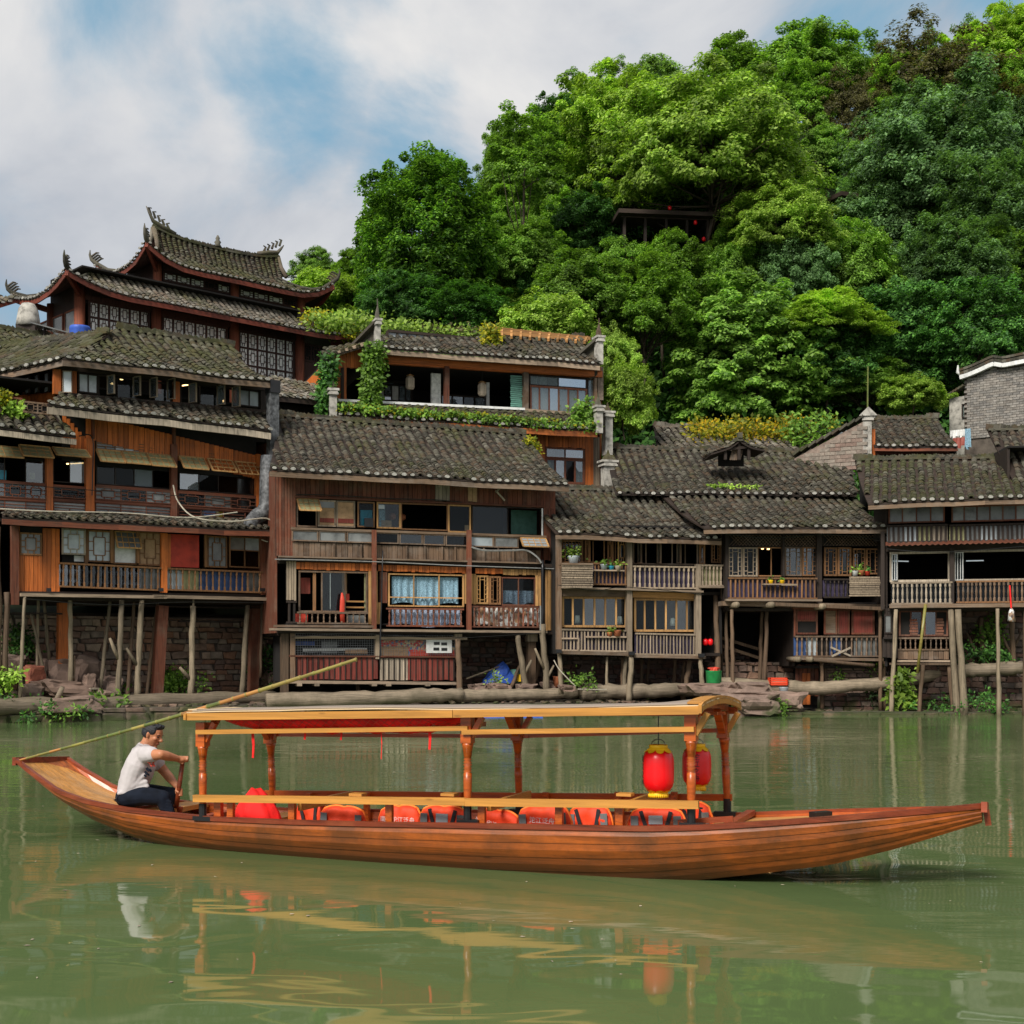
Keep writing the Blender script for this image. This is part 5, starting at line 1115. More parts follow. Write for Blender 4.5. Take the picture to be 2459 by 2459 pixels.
while zz_ < b.z:
    x_ = a.x + (.2 if j_ % 2 else 0)
    while x_ < b.x - .2:
        if zz_ + .13 < a.z - .2 + (b.z - a.z + .2) * (x_ - a.x) / (b.x - a.x): link('brick', gbm, gf.e, (x_ + .2, -.012 - .02 * random.random(), zz_), None, (.375, .1, .125))
        x_ += .4
    zz_ += .145; j_ += 1
n = 9
for i in range(n):
    p0 = Vector((a.x, .15, a.z - .1)).lerp(Vector((b.x, .15, b.z + .1)), i / n); p1 = Vector((a.x, .15, a.z - .1)).lerp(Vector((b.x, .15, b.z + .1)), (i + 1) / n)
    MB().bar(p0 + Vector((0, 0, .05)), p1 + Vector((0, 0, .12)), .55, .09).build('coping_tile', M['tile'], gf.e)
# ================================================================ grey brick house G
G = House('grey_brick_house', 'tall grey brick house with a white edged curved parapet at the right edge', 'house', 2284, 58, 2560, 55)
def parz(x): return np.interp(x, [2277, 2300, 2330, 2360, 2385, 2410, 2459, 2560], [905, 903, 893, 880, 868, 872, 862, 850])
a, b, z0, z1 = G.rect(2315, 905, 1130, 2560, 0)
bl, bh = .28, .105; nrow = int((G.V(2450, 862, 0).z - z0) / bh); cnt = 0; V_, F_ = [], []
bm_ = MB().box(-.5, .5, 0, 1, 0, 1).mesh('brick', M['greybrick'])
for j in range(nrow):
    z = z1 - .0 - j * bh + 1.6
    if z < z0: break
    x = a + (-.16 if j % 2 else 0)
    while x < b:
        xx = x + bl / 2; pxl = 2315 + (xx - a) / (b - a) * 245
        top = G.V(pxl, parz(pxl) + 12, 0).z
        if z + bh < top and xx > a:
            if cnt < 300 and j > 3: link('brick', bm_, G.e, (xx, random.random() * .02 - .02, z), None, (bl - .015, .12, bh - .014)); cnt += 1
            else:
                n0 = len(V_); y0 = random.random() * .02 - .02
                for (cx_, cy_, cz_) in ((-.5, 0, 0), (.5, 0, 0), (.5, 0, 1), (-.5, 0, 1)): V_.append((xx + cx_ * (bl - .015), y0, z + cz_ * (bh - .014)))
                for (cx_, cy_, cz_) in ((-.5, 0, 0), (.5, 0, 0), (.5, 0, 1), (-.5, 0, 1)): V_.append((xx + cx_ * (bl - .015), .1, z + cz_ * (bh - .014)))
                F_ += [(n0, n0 + 1, n0 + 2, n0 + 3), (n0 + 3, n0 + 2, n0 + 6, n0 + 7), (n0 + 1, n0 + 5, n0 + 6, n0 + 2), (n0, n0 + 3, n0 + 7, n0 + 4), (n0, n0 + 4, n0 + 5, n0 + 1)]
        x += bl
MB().add(V_, F_).build('brickwork', M['greybrick'], G.e, kind='stuff')
m = MB(); pts = [(G.V(x, parz(x) + 11, 0)) for x in np.linspace(2315, 2560, 14)]
for i in range(13): p0, p1 = pts[i], pts[i + 1]; m.add([(p0.x, .06, z0), (p1.x, .06, z0), (p1.x, .06, p1.z), (p0.x, .06, p0.z), (p0.x, 3, z0), (p1.x, 3, z0), (p1.x, 3, p1.z), (p0.x, 3, p0.z)], [(0, 1, 2, 3), (3, 2, 6, 7), (7, 6, 5, 4), (0, 3, 7, 4), (1, 5, 6, 2)])
m.build('wall', M['mortar'], G.e)
m = MB(); m2 = MB(); P_ = [G.V(x, parz(x) + 6, -.2) for x in np.linspace(2306, 2560, 26)]
for i in range(25): m.bar(P_[i], P_[i + 1], .2, .17); m2.bar(P_[i] + Vector((0, .2, .17)), P_[i + 1] + Vector((0, .2, .17)), .6, .12); m2.bar(P_[i] + Vector((0, 0, .32)), P_[i + 1] + Vector((0, 0, .32)), .25, .1)
m.build('white_band', M['white'], G.e); m2.build('parapet_tiles', M['tile'], G.e)
MB().tube([P_[0] + Vector((.1, 0, .1)), P_[0] + Vector((-.12, 0, .25)), P_[0] + Vector((-.1, 0, .55))], [.1, .08, .03], 6).build('parapet_curl', M['white'], G.e, True)
G.box('side_wall', 'plaster', 2280, 955, 1130, 2317, .1, 2.9); G.win(2309, 970, 1004, 2318, 1, 1, 'dark', 'glass', d=.02)
m = MB(); p0 = G.V(2277, 955, .0); p1 = G.V(2318, 930, .0)
for i in range(6): t_ = i / 6; m.bar(p0.lerp(p1, t_) + Vector((0, 0, .05)), p0.lerp(p1, t_ + .15) + Vector((0, 0, .08)), .5, .08)
m.build('lean_to_roof', M['tile_moss'], G.e)
# laundry
for i, (x0, x1, y0, y1, m_, lb) in enumerate(((2282, 2302, 1034, 1052, 'white', 'white cloth drying by the grey brick house'), (2302, 2316, 1032, 1050, 'white', 'second white cloth drying by the grey brick house'), (2288, 2317, 1052, 1075, 'lips', 'pink cloth hanging below the white ones by the grey brick house'), (2317, 2330, 1030, 1077, 'bluecloth', 'pale blue printed sheet drying at the corner of the grey brick house'))):
    a_, b_, q0, q1 = G.rect(x0, y0, y1, x1, -1.0 - i * .03); mm = drape(G, x0, y0, y1, x1, -1.0 - i * .03, m_, 4, name='laundry'); mm.parent = None
    o_ = G.world((0, 0, 0)); mm.location = o_; mm.rotation_euler = (0, 0, G.ang); tag(mm, lb, 'laundry', 'laundry by the grey brick house')
for (nm, x0, x1, yt0, yt1, yb, mt, lb) in (('washing', 1962, 2033, 1018, 1030, 1050, 'bluecloth', 'pale green sheet strung behind the yellow flowers'), ('washing', 1968, 2008, 1045, 1050, 1062, 'redpaint', 'red cloth strung below the pale green sheet')):
    Yq = 54.; a_ = W(x0, yt0, Yq); b_ = W(x1, yt1, Yq); c_ = W(x1, yb, Yq); d_ = W(x0, yb - 6, Yq); o_ = a_.copy()
    m = MB(); vs = []
    for j in range(4):
        for i in range(13): p_ = a_.lerp(b_, i / 12).lerp(d_.lerp(c_, i / 12), j / 3); p_ = p_ - o_; p_.z -= .12 * math.sin(math.pi * i / 12); p_.y += .05 * math.sin(i * 1.3); vs.append(p_)
    q_ = len(vs); vs += [v + Vector((0, .02, 0)) for v in vs]; fs = [(j * 13 + i, j * 13 + i + 1, j * 13 + i + 14, j * 13 + i + 13) for j in range(3) for i in range(12)]; fs += [tuple(v + q_ for v in f[::-1]) for f in fs]
    ob = m.add(vs, fs).build('laundry', M['frost'] if mt == 'bluecloth' else M[mt], None, True); ob.location = o_; tag(ob, lb, 'laundry')
# ================================================================ upper restaurant (L)
L_ = House('upper_restaurant', 'orange red upper restaurant with wide open windows and vines, above the weathered house', 'house', 790, 47.5, 1448, 51.0)
z4 = lambda x, y: (620 + x / 2.2465, 740 + y / 2.2465)
u = Z(L_, z4)
L_.core(790, 860, 1165, 1446, dep=6, floors=(990, 1160), side='orange')
u.box('room_wall', 'inner', 440, 300, 500, 1430, d=4.8, dep=.1)
# roof
house_roof(L_, (915, 833), (1440, 872), (905, 808), (1400, 815), -.7, 1.8, 10, seed=21, cur=.05, limit=170, mat='tile', fascia=('grey_h', .16, .02), pitch=.27, ridge=False)
house_roof(L_, (1210, 838), (1430, 868), (1185, 808), (1400, 812), .3, 2.8, 8, seed=22, cur=.05, limit=40, mat='tile', pitch=.27, eave=False)
# skylight
t = MB(); P0 = [L_.V(*z4(x, y), 1.6) for x, y in ((690, 165), (1200, 205), (1170, 165), (700, 122))]
for i in range(4): t.bar(P0[i], P0[(i + 1) % 4], .1, .1)
for i in range(1, 9): t.bar(P0[0].lerp(P0[1], i / 9), P0[3].lerp(P0[2], i / 9), .05, .07)
t.build('skylight_frame', M['dark_h'], L_.e)
t = MB(); o3 = Vector((0, .03, -.02)); t.add([p + o3 for p in P0] + [p + o3 * 2 for p in P0], [(0, 1, 2, 3), (7, 6, 5, 4)]).build('pane', M['frost'], L_.e)
# gable on the left
a = L_.V(*z4(360, 270), -.3); b = L_.V(*z4(565, 200), -.3); c2 = L_.V(*z4(600, 195), -.3); m = MB()
m.bar(a, b, .5, .12); m.build('gable_eave', M['grey_h'], L_.e)
house_roof(L_, z4(355, 262), z4(575, 262 - 62), z4(340, 225), z4(575, 190), -.55, 1.4, 5, seed=25, limit=20, mat='tile_moss', ridge=False, cur=0, eave=False)
for i in range(9):
    x0 = 372 + i * 21; tp = 270 - (x0 - 360) * .33 + 6; u.planks('orange', x0, tp, 318 if x0 > 458 else 495, x0 + 21, 1, d=0)
u.planks('orange', 458, 250, 320, 565, 6, d=.02)
u.beam('orange_h', 668, 236, 262, 1845, d=-.25, dep=.2, y1=318); u.planks('orange', 665, 258, 288, 1850, 1, d=-.12, y1=342) if 0 else u.beam('orange_h', 664, 255, 290, 1852, d=-.18, dep=.2, y1=340)
u.beam('orange_h', 664, 284, 300, 1852, d=-.1, dep=.2, y1=362)
for (x, w_, yt, yb, m_) in ((456, 14, 320, 495, 'dark'), (642, 12, 300, 505, 'dark'), (1020, 24, 310, 520, 'redbrown'), (1447, 26, 345, 552, 'brown'), (1822, 14, 375, 560, 'brown')): u.box('post', m_, x - w_ / 2, yt, yb, x + w_ / 2, d=-.15, dep=.22)
u.win(650, 385, 500, 835, 2, 2, 'dark', ['glassb', 'glassb', 'glassb', 'glass'], d=3.2, fw=.09, split=.78); u.win(640, 405, 498, 800, 4, 1, 'dark', ['curtain', 'glassb', 'curtain', 'glassb'], d=3.0, fw=.06)
u.box('curtain', 'curtain', 935, 350, 515, 985, d=.7, dep=.15); u.box('curtain', 'white', 1232, 400, 535, 1248, d=1.4, dep=.1); u.win(985, 462, 528, 1230, 4, 1, 'dark', ['glassb', 'glassb', 'glass', 'glassb'], d=2.2, fw=.06)
u.boards('teal', 1362, 360, 540, 1424, 17, d=.02, name='louvre', gap=.25)
u.win(1463, 357, 416, 1775, 2, 1, 'dark', 'glassb', fw=.05); u.win(1466, 414, 556, 1776, 6, 1, 'redbrown', 'glassb', fw=.07, d=-.02); u.win(1777, 380, 560, 1815, 1, 1, 'dark', 'glassb', fw=.04)
for (x0, x1) in ((1470, 1505), (1520, 1556), (1690, 1712), (1728, 1768)): X0, Y0 = z4(x0, 362 + (x0 - 1463) * .06); X1, Y1 = z4(x1, 552); drape(L_, X0, Y0, Y1, X1, .14, 'curtain', 3, amp=.03)
u.beam('white', 425, 493, 506, 1432, d=-.3, dep=.3, y1=541); u.beam('grey_h', 1432, 545, 560, 1835, d=-.3, dep=.3, y1=572)
house_roof(L_, z4(420, 572), z4(1830, 655), z4(425, 512), z4(1828, 578), -1.05, -.32, 5, seed=23, cur=0, limit=220, mat='tile_moss', fascia=('orange_h', .2, .02), pitch=.3, ridge=False)
u.beam('redbrown_h', 640, 612, 660, 1480, d=-.05, dep=.1, y1=680); u.planks('redbrown', 400, 600, 760, 1440, 40, d=.05)
u.planks('orange', 1438, 670, 940, 1550, 8, d=-.02, y1=676); u.planks('orange', 1765, 690, 965, 1810, 3, d=-.02); u.planks('grey', 1808, 694, 970, 1842, 3, d=-.03); u.planks('orange', 1550, 680, 746, 1765, 14, d=-.02, y1=690)
u.win(1550, 748, 808, 1762, 2, 1, 'redbrown', 'glassb', fw=.06, d=-.02); u.win(1550, 806, 942, 1762, 4, 1, 'redbrown', ['glass', 'glassb', 'glass', 'glassb'], fw=.08, d=-.02)
u.beam('grey_h', 1545, 944, 962, 1850, d=-.1)
X0, Y0 = z4(1555, 752); X1, Y1 = z4(1600, 935); drape(L_, X0, Y0, Y1, X1, .15, 'curtain', 3, amp=.03); X0, Y0 = z4(1712, 760); X1, Y1 = z4(1755, 935); drape(L_, X0, Y0, Y1, X1, .15, 'curtain', 3, amp=.03)
# pillars
def pillar(x0, yt, yb, x1, d, label, spire=.5, wallback=0):
    a, b, q0, q1 = L_.rect(*z4(x0, yt), z4(0, yb)[1], z4(x1, 0)[0], d); w_ = b - a
    t = thing('gable_pillar', label, 'pillar', L_.world(((a + b) / 2, d, q0)), L_.ang, 'plaster pillars of the upper restaurant'); h = q1 - q0
    MB().box(-w_ / 2, w_ / 2, 0, .35, 0, h).build('pillar_shaft', M['plaster'], t)
    m = MB()
    for (k, z0_, z1_) in ((1.35, .0, .07), (1.15, .07, .14), (1.55, .14, .22)): m.box(-w_ * k / 2, w_ * k / 2, -.06 * k, .35 + .06 * k, h + z0_, h + z1_)
    m.build('pillar_cap', M['plaster'], t)
    m = MB(); zz = h + .22
    m.tube([(0, .18, zz), (0, .18, zz + spire * .3), (.02, .2, zz + spire * .65), (.0, .16, zz + spire)], [w_ * .62, w_ * .45, w_ * .16, .02], 6, wob=.2); m.build('pillar_finial', M['tile'], t)
    if wallback: MB().bar((0, .2, h + .1), (wallback[0], wallback[1], h - wallback[2]), .4, .1).add([(0, .3, h), (wallback[0], wallback[1], h - wallback[2]), (wallback[0], wallback[1], h - wallback[2] - 1.2), (0, .3, h - 1.2)], [(0, 1, 2, 3)]).build('gable_coping', M['tile'], t)
    return t
pillar(636, 88, 202, 661, -.5, 'left plaster pillar with a spire at the roof corner of the upper restaurant', .75, (-.9, 1.6, .9)); pillar(1832, 178, 300, 1862, -.6, 'right plaster pillar with a spire at the roof corner of the upper restaurant', .7, (-.9, 1.8, .9))
pillar(386, 465, 582, 425, -1.2, 'short white pillar with vines at the left end of the planted ledge', .45); pillar(1826, 555, 672, 1860, -1.25, 'pillar with pointed cap at the right end of the planted ledge', .5)
pillar(1874, 585, 790, 1913, -.8, 'taller free standing pillar right of the planted ledge', .35); pillar(1868, 850, 970, 1925, -1.9, 'squat carved pillar below the free standing one', .4)
L_.box('brick_corner', 'pilebrick', 1436, 880, 960, 1449, -.1, .4)
for (x, y, lb, g) in ((820, 365, 'cage lantern hanging in the left open window of the upper restaurant', 1), (1208, 402, 'cage lantern hanging in the right open window of the upper restaurant', 0)):
    p = u.V(x, y, .35); t = thing('hanging_lantern', lb, 'lantern', L_.world(p), L_.ang)
    MB().tube([(0, 0, 0), (0, 0, -.10), (0, 0, -.42), (0, 0, -.5)], [.08, .17, .17, .12], 8).build('lantern_glass', M['paleboard'], t); MB().tube([(0, 0, 0), (0, 0, .9)], .012, 4).build('cord', M['black'], t)
    MB().tube([(0, 0, 0), (0, 0, .05)], [.16, .05], 8).build('lantern_top', M['gold'], t)
# pergola
t = thing('pergola', 'pale wooden pergola slats on top of the upper restaurant', 'pergola', L_.world((0, 0, 0)), L_.ang)
a = u.V(1275, 112, 2.2); b = u.V(1790, 165, 2.2); a2 = u.V(1265, 150, 1.2); b2 = u.V(1760, 185, 1.2)
MB().bar(a, b, .12, .14).build('beam', M['gold_h'], t); MB().bar(a.lerp(a2, .5), b.lerp(b2, .5), .1, .12).build('beam', M['gold_h'], t)
for i in range(11): p = a2.lerp(b2, i / 10); q_ = a.lerp(b, i / 10) + Vector((0, .3, .12)); MB().bar(p, q_, .09, .11).build('slat', M['gold_h'], t)
# middle link roof between pagoda and restaurant
N2 = House('lane_house', 'dark narrow house with a small tiled roof between the pagoda hall and the upper restaurant', 'house', 655, 46.2, 775, 47.5)
N2.core(655, 950, 1010, 778, dep=4, floors=(1008,)); house_roof(N2, (655, 949), (778, 962), (640, 903), (770, 928), -.5, 1.6, 11, seed=24, limit=120, mat='tile_grey', fascia=('dark_h', .12, 0), pitch=.26, ridge=False)
N2.planks('dark', 655, 965, 1008, 780, 10, d=.2)
# ================================================================ PAGODA HALL
PG = House('pagoda_hall', 'tall pagoda hall with two tiers of upswept eaves behind the left restaurant', 'pagoda', 197, 50.0, 721, 56.6)
z1_ = lambda x, y: (x / 2.1467, 480 + y / 2.1467)
g = Z(PG, z1_); Wp = PG.len; Dp = 2.7
zl0 = g.V(410, 930).z - 1.0
PG.core(197, 640, 1000, 721, dep=Dp, d=.15, left=False, floors=(720,))
# lower storey
for x in (410, 805, 1208, 1545):
    p = g.V(x, 700); MB().tube([(p.x, 0, zl0), (p.x, 0, g.V(410, 470).z + .2)], .2, 12).build('column', M['pagoda'], PG.e, True)
zw0 = g.V(455, 790).z - 1.2
for (x0, yt, x1, n, r_) in ((455, 512, 775, 6, 2), (835, 592, 1176, 6, 2), (1230, 668, 1520, 6, 2)):
    X0, Y0 = z1_(x0, yt); X1, _ = z1_(x1, 0); Yb_ = z1_(0, yt + 265)[1]
    PG.win(X0, Y0, Yb_, X1, n, 3 if r_ == 2 else r_, 'pagoda_dark', 'skypane', d=.05, fw=.1, lat='rect', dep=.1)
X0, Y0 = z1_(1562, 735); X1, _ = z1_(1690, 0); PG.win(X0, Y0, z1_(0, 830)[1], X1, 3, 1, 'pagoda_dark', 'inner', d=.05, fw=.09, lat='rect'); PG.box('lower_panel', 'pagoda_dark', X0, z1_(0, 832)[1], z1_(0, 960)[1], X1, .05, .1)
for (x0, x1, yt) in ((430, 790, 485), (820, 1195, 562), (1222, 1535, 640)): X0, Y0 = z1_(x0, yt); PG.box('lintel', 'pagoda_dark', X0, Y0, Y0 + 12, z1_(x1, 0)[0], -.02, .15); X0, Y0 = z1_(x0, yt - 40); PG.box('eave_board', 'pagoda_dark', X0, Y0, Y0 + 24, z1_(x1, 0)[0], .12, .1)
# side wall (left face)
zs = g.V(410, 520).z
blk('side_wall', 'pagoda_dark', PG.e, .0, .12, .2, Dp, zl0, zs + .9); 
for i in range(4): f = MB(); y0 = .5 + i * 1.1; f.bar((-.03, y0, zs - 1.7), (-.03, y0, zs - .2), .06, .06).bar((-.03, y0 + .9, zs - 1.7), (-.03, y0 + .9, zs - .2), .06, .06).bar((-.03, y0, zs - .2), (-.03, y0 + .9, zs - .2), .06, .06).bar((-.03, y0, zs - 1.0), (-.03, y0 + .9, zs - 1.0), .06, .06); o = f.build('window', M['pagoda'], PG.e); blk('pane', 'frostd', o, -.03, -.015, y0 + .03, y0 + .87, zs - 1.7, zs - .22)
MB().tube([(0, Dp, zl0), (0, Dp, zs + .4)], .18, 10).build('column', M['pagoda'], PG.e, True)
# roofs: skirt with upswept corners
def skirt(ze, rise, ov, inn, x0, x1, y0, y1, up, pitch, rows, mat, tag_, lim, cx=1.8):
    run = ov + inn
    def lift(t_, Lh):       # distance from nearest corner
        dd = min(t_, Lh - t_); return up * max(0, 1 - dd / cx) ** 2.2
    def zz(t_, Lh, s_): return ze + rise * s_ ** 1.25 + lift(t_, Lh) * (1 - s_) ** 1.5 + .12 * (1 - s_) ** 4
    Lx = x1 - x0 + 2 * ov; Ly = y1 - y0 + 2 * ov
    fr = lambda x, s_: (x0 - ov + x, y0 - ov + run * s_, zz(x, Lx, s_)); lf = lambda x, s_: (x0 - ov + run * s_, y0 - ov + x, zz(x, Ly, s_)); rt = lambda x, s_: (x1 + ov - run * s_, y0 - ov + x, zz(x, Ly, s_))
    fa = ('pagoda_red', .17, .0)
    tile_roof(PG.e, fr, lambda s_: run * s_, lambda s_: Lx - run * s_, rows, pitch, mat, limit=lim, seed=31, ridge=False, fascia=fa, name='front_roof', deck='pagoda_dark', sagn=.02)
    tile_roof(PG.e, lf, lambda s_: run * s_, lambda s_: Ly - run * s_, rows, pitch, mat, limit=40, seed=32, ridge=False, fascia=fa, name='left_roof', deck='pagoda_dark', sagn=.02)
    tile_roof(PG.e, rt, lambda s_: run * s_, lambda s_: Ly - run * s_, rows, pitch, mat, limit=10, seed=33, ridge=False, fascia=fa, name='right_roof', deck='pagoda_dark', sagn=.02)
    for (cx_, cy_, sx, sy) in ((x0 - ov, y0 - ov, -1, -1), (x1 + ov, y0 - ov, 1, -1), (x0 - ov, y1 + ov, -1, 1), (x1 + ov, y1 + ov, 1, 1)):
        pts = [Vector((cx_ - sx * run * s_, cy_ - sy * run * s_, ze + rise * s_ ** 1.25 + up * max(0, 1 - run * s_ / cx) ** 2.2 * (1 - s_) ** 1.5 + .12 * (1 - s_) ** 4 + .08)) for s_ in (1, .8, .6, .4, .2, .0)]
        e_ = pts[-1]; pts += [e_ + Vector((sx * .12, sy * .12, .14)), e_ + Vector((sx * .17, sy * .17, .34)), e_ + Vector((sx * .16, sy * .16, .54))]
        MB().tube(pts, [.05, .06, .07, .08, .09, .10, .08, .05, .015], 7, wob=.25).build('corner_ridge', M['tile'], PG.e, True)
        MB().bar(Vector((x0 if sx < 0 else x1, y0 if sy < 0 else y1, ze + .0)), e_ - Vector((0, 0, .22)), .12, .22).build('corner_rafter', M['pagoda_red'], PG.e)
        r_ = random.Random(int(cx_ * 10)); mm = MB()
        for k in range(4): q0 = pts[-4].lerp(pts[-2], k / 4); mm.tube([q0, q0 + Vector((-sx * .16, -sy * .16, .16)), q0 + Vector((-sx * .26, -sy * .2, .10 + r_.random() * .12))], [.05, .045, .02], 5)
        mm.build('corner_ornament', M['tile'], PG.e)
ze1 = g.V(900, 545, -1.3).z
skirt(ze1, 1.35, 1.1, .9, 0, Wp + 1.6, 0, Dp, .52, .27, 11, 'tile_grey', 'lower', 220, 2.6)
# upper storey, set back
ux0, uy = g.V(812, 360, 1.0).x, 1.0; ux1 = g.V(1555, 540, 1.0).x
for x in (812, 1210, 1552):
    p = g.V(x, 400, uy); MB().tube([(p.x, uy, ze1 + .6), (p.x, uy, g.V(812, 320, uy).z + .1)], .18, 10).build('column', M['pagoda'], PG.e, True)
for (x0, yt, yb, x1, n) in ((840, 362, 418, 1192, 5), (1232, 448, 500, 1535, 4)):
    X0, Y0 = z1_(x0, yt); PG.win(X0, Y0, z1_(0, yb)[1], z1_(x1, 0)[0], n, 1, 'pagoda_dark', ['skypane'] * 3 + ['inner'] + ['skypane'], d=uy + .05, fw=.09, lat='rect', dep=.1); PG.box('lintel', 'pagoda_dark', X0, Y0 - 14, Y0 - 1, z1_(x1, 0)[0], uy + .02, .12)
blk('upper_wall', 'pagoda_dark', PG.e, ux0, ux1, uy + .16, uy + 2.6, ze1 + .9, g.V(812, 330, uy).z + .2)
ze2 = g.V(1100, 392, .0).z
uw = ux1 - ux0; ud = 2.4
skirt(ze2, 1.0, 1.0, .75, ux0, ux1, uy, uy + ud, .68, .25, 8, 'tile_moss', 'upper', 120, 2.0)
# gable roof on top of upper skirt
rx0, rx1, ry0, ry1 = ux0 + .75, ux1 - .75, uy + .75, uy + ud - .75
zr0 = ze2 + 1.0; yr = (ry0 + ry1) / 2; zr1 = g.V(1150, 195, yr).z - .55
def topf(sgn):
    def pos(x, s_):
        t_ = abs(2 * x / (rx1 - rx0 + .6) - 1); y = (ry0 + (yr - ry0) * s_) if sgn < 0 else (ry1 + (yr - ry1) * s_)
        return (rx0 - .3 + x, y, zr0 + (zr1 - zr0) * s_ ** 1.1 + .28 * t_ ** 3 * s_)
    return pos
for sgn in (-1, 1): tile_roof(PG.e, topf(sgn), lin(0, 0), lin(rx1 - rx0 + .6, rx1 - rx0 + .6), 11, .25, 'tile_moss', limit=150 if sgn < 0 else 0, seed=35, ridge=sgn < 0, eave=False, name='top_roof', deck='pagoda_dark', sagn=.02)
MB().add([(rx0, ry0, zr0), (rx0, ry1, zr0), (rx0, yr, zr1), (rx0 + .1, ry0, zr0), (rx0 + .1, ry1, zr0), (rx0 + .1, yr, zr1), (rx1, ry0, zr0), (rx1, ry1, zr0), (rx1, yr, zr1), (rx1 - .1, ry0, zr0), (rx1 - .1, ry1, zr0), (rx1 - .1, yr, zr1)], [(0, 2, 1), (3, 4, 5), (6, 7, 8), (9, 11, 10)]).build('gable_panel', M['pagoda_dark'], PG.e)
for (x, sx) in ((rx0 - .3, -1), (rx1 + .3, 1)):
    k = 1.0 if sx < 0 else .7; zt_ = zr1 + .28
    MB().tube([(x - sx * 1.0, yr, zt_ - .05), (x - sx * .4, yr, zt_ + .12), (x, yr, zt_ + .28 * k), (x + sx * .2, yr, zt_ + .6 * k), (x + sx * .32, yr, zt_ + .82 * k)], [.08, .10, .08, .05, .015], 7, wob=.3).build('ridge_horn', M['tile_grey'], PG.e, True)
    mm = MB()
    for i in range(5): mm.tube([(x - sx * (.7 - i * .2), yr, zt_ + .1 + i * .1), (x - sx * (.6 - i * .2), yr, zt_ + .3 + i * .12), (x - sx * (.72 - i * .2), yr, zt_ + .34 + i * .11)], [.06, .05, .03], 5, wob=.3, seed=i)
    mm.build('ridge_scroll', M['tile'], PG.e)
    for sy, yy in ((-1, ry0 - .1), (1, ry1 + .1)):
        MB().tube([(x, yr, zt_), (x, (yr + yy) / 2, zr0 + (zr1 - zr0) * .45 + .2), (x + sx * .1, yy - 0, zr0 + .15)], [.12, .1, .1], 6).build('gable_ridge', M['tile_grey'], PG.e, True)
xm = (rx0 + rx1) / 2; MB().lathe([(.16, 0), (.1, .1), (.15, .18), (.07, .28), (.1, .34), (.03, .48)], 8, (xm, yr, zr1 + .12)).build('ridge_finial', M['tile'], PG.e, True)
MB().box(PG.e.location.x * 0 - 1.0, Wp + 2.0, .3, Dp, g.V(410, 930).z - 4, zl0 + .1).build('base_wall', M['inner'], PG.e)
# stone coloured vat and blue barrel on a roof between
t = thing('vent_cowl', 'upturned clay coloured cowl on a frame in front of the pagoda hall', 'vent', W(68, 790, 48)); MB().lathe([(.43, 0), (.40, .25), (.34, .6), (.22, .8), (.02, .86)], 14, (0, 0, .1)).build('cowl', M['plaster'], t, True); MB().box(-.35, .35, -.3, .3, -.5, .12).build('cowl_base', M['dark'], t)
t = thing('blue_barrel', 'blue plastic water barrel on the roof in front of the pagoda hall', 'barrel', W(192, 815, 46)); MB().lathe([(.33, 0), (.35, .12), (.35, .32), (.36, .36), (.35, .4), (.34, .44)], 14).build('barrel_body', M['blue'], t, True)
t = thing('sheet_metal_lid', 'rusty sheet tilted beside the blue barrel', 'sheet', W(135, 800, 47)); MB().bar((-.8, 0, .3), (.7, 0, -.1), .7, .04).build('sheet', M['frostd'], t); MB().bar((-.5, 0, -.6), (-.4, 0, .2), .06, .06).bar((.4, 0, -.6), (.5, 0, 0), .06, .06).build('support', M['dark'], t)
# left low roof
N1 = House('left_edge_house', 'low tiled roof cut by the left edge behind the left restaurant', 'house', -60, 43.5, 200, 46)
N1.core(-60, 860, 990, 150, dep=4); house_roof(N1, (-80, 826), (150, 850), (-60, 778), (120, 812), -.6, 2.2, 10, seed=27, limit=90, mat='tile_moss', fascia=('grey_h', .12, 0))
N0 = House('far_eave_house', 'dark upswept eave tip with a blue edge poking in at the left border', 'house', -120, 50, 40, 52)
def pe(x, s_): return (x, -.5 + 2 * s_, N0.V(0, 736, 0).z + 1.0 * s_ + .35 * max(0, (x - 1.6) / .8) ** 2 * (1 - s_))
tile_roof(N0.e, pe, lin(0, 0), lin(2.45, 1.6), 7, .27, 'tile_grey', limit=20, seed=41, fascia=('pagoda_red', .14, 0)); blk('wall', 'inner', N0.e, 0, 1.5, .2, 1.2, N0.V(0, 736).z - 3, N0.V(0, 736).z)
# restaurant lights
for (x, y, w_, lb) in ((292, 912, 1, 'small warm ceiling lamp in the top left window of the restaurant'), (270, 923, 1, 'small warm lamp low in the top window band of the restaurant')):
    p = A.world(A.V(x, y, 1.0)); t = thing('ceiling_lamp', lb, 'lamp', p); MB().lathe([(.05, 0), (.06, .03), (.02, .06)], 8).build('bulb', M['lampglow'], t)
for (H, x0, x1, y0, y1, d, mt, lb) in ((A, 438, 470, 926, 921, .8, 'lampglow', 'warm tube lamp in the right half of the top window band'), (A, 312, 356, 1105, 1110, 1.2, 'lampglow', 'warm tube lamp under the middle awnings of the restaurant'), (A, 160, 200, 1114, 1112, 1.2, 'lampglow', 'warm tube lamp in the window left of the wide post'), (E, 2140, 2182, 1347, 1348, 1.5, 'tubeglow', 'white tube light in the left big window of the right house'), (E, 2320, 2362, 1347, 1346, 1.5, 'tubeglow', 'white tube light in the right big window of the right house')):
    a_ = H.V(x0, y0, d); b_ = H.V(x1, y1, d); o_ = H.world(a_); t = thing('tube_lamp', lb, 'lamp', o_, H.ang); MB().bar((0, 0, 0), b_ - a_, .04, .035).build('tube', M[mt], t)
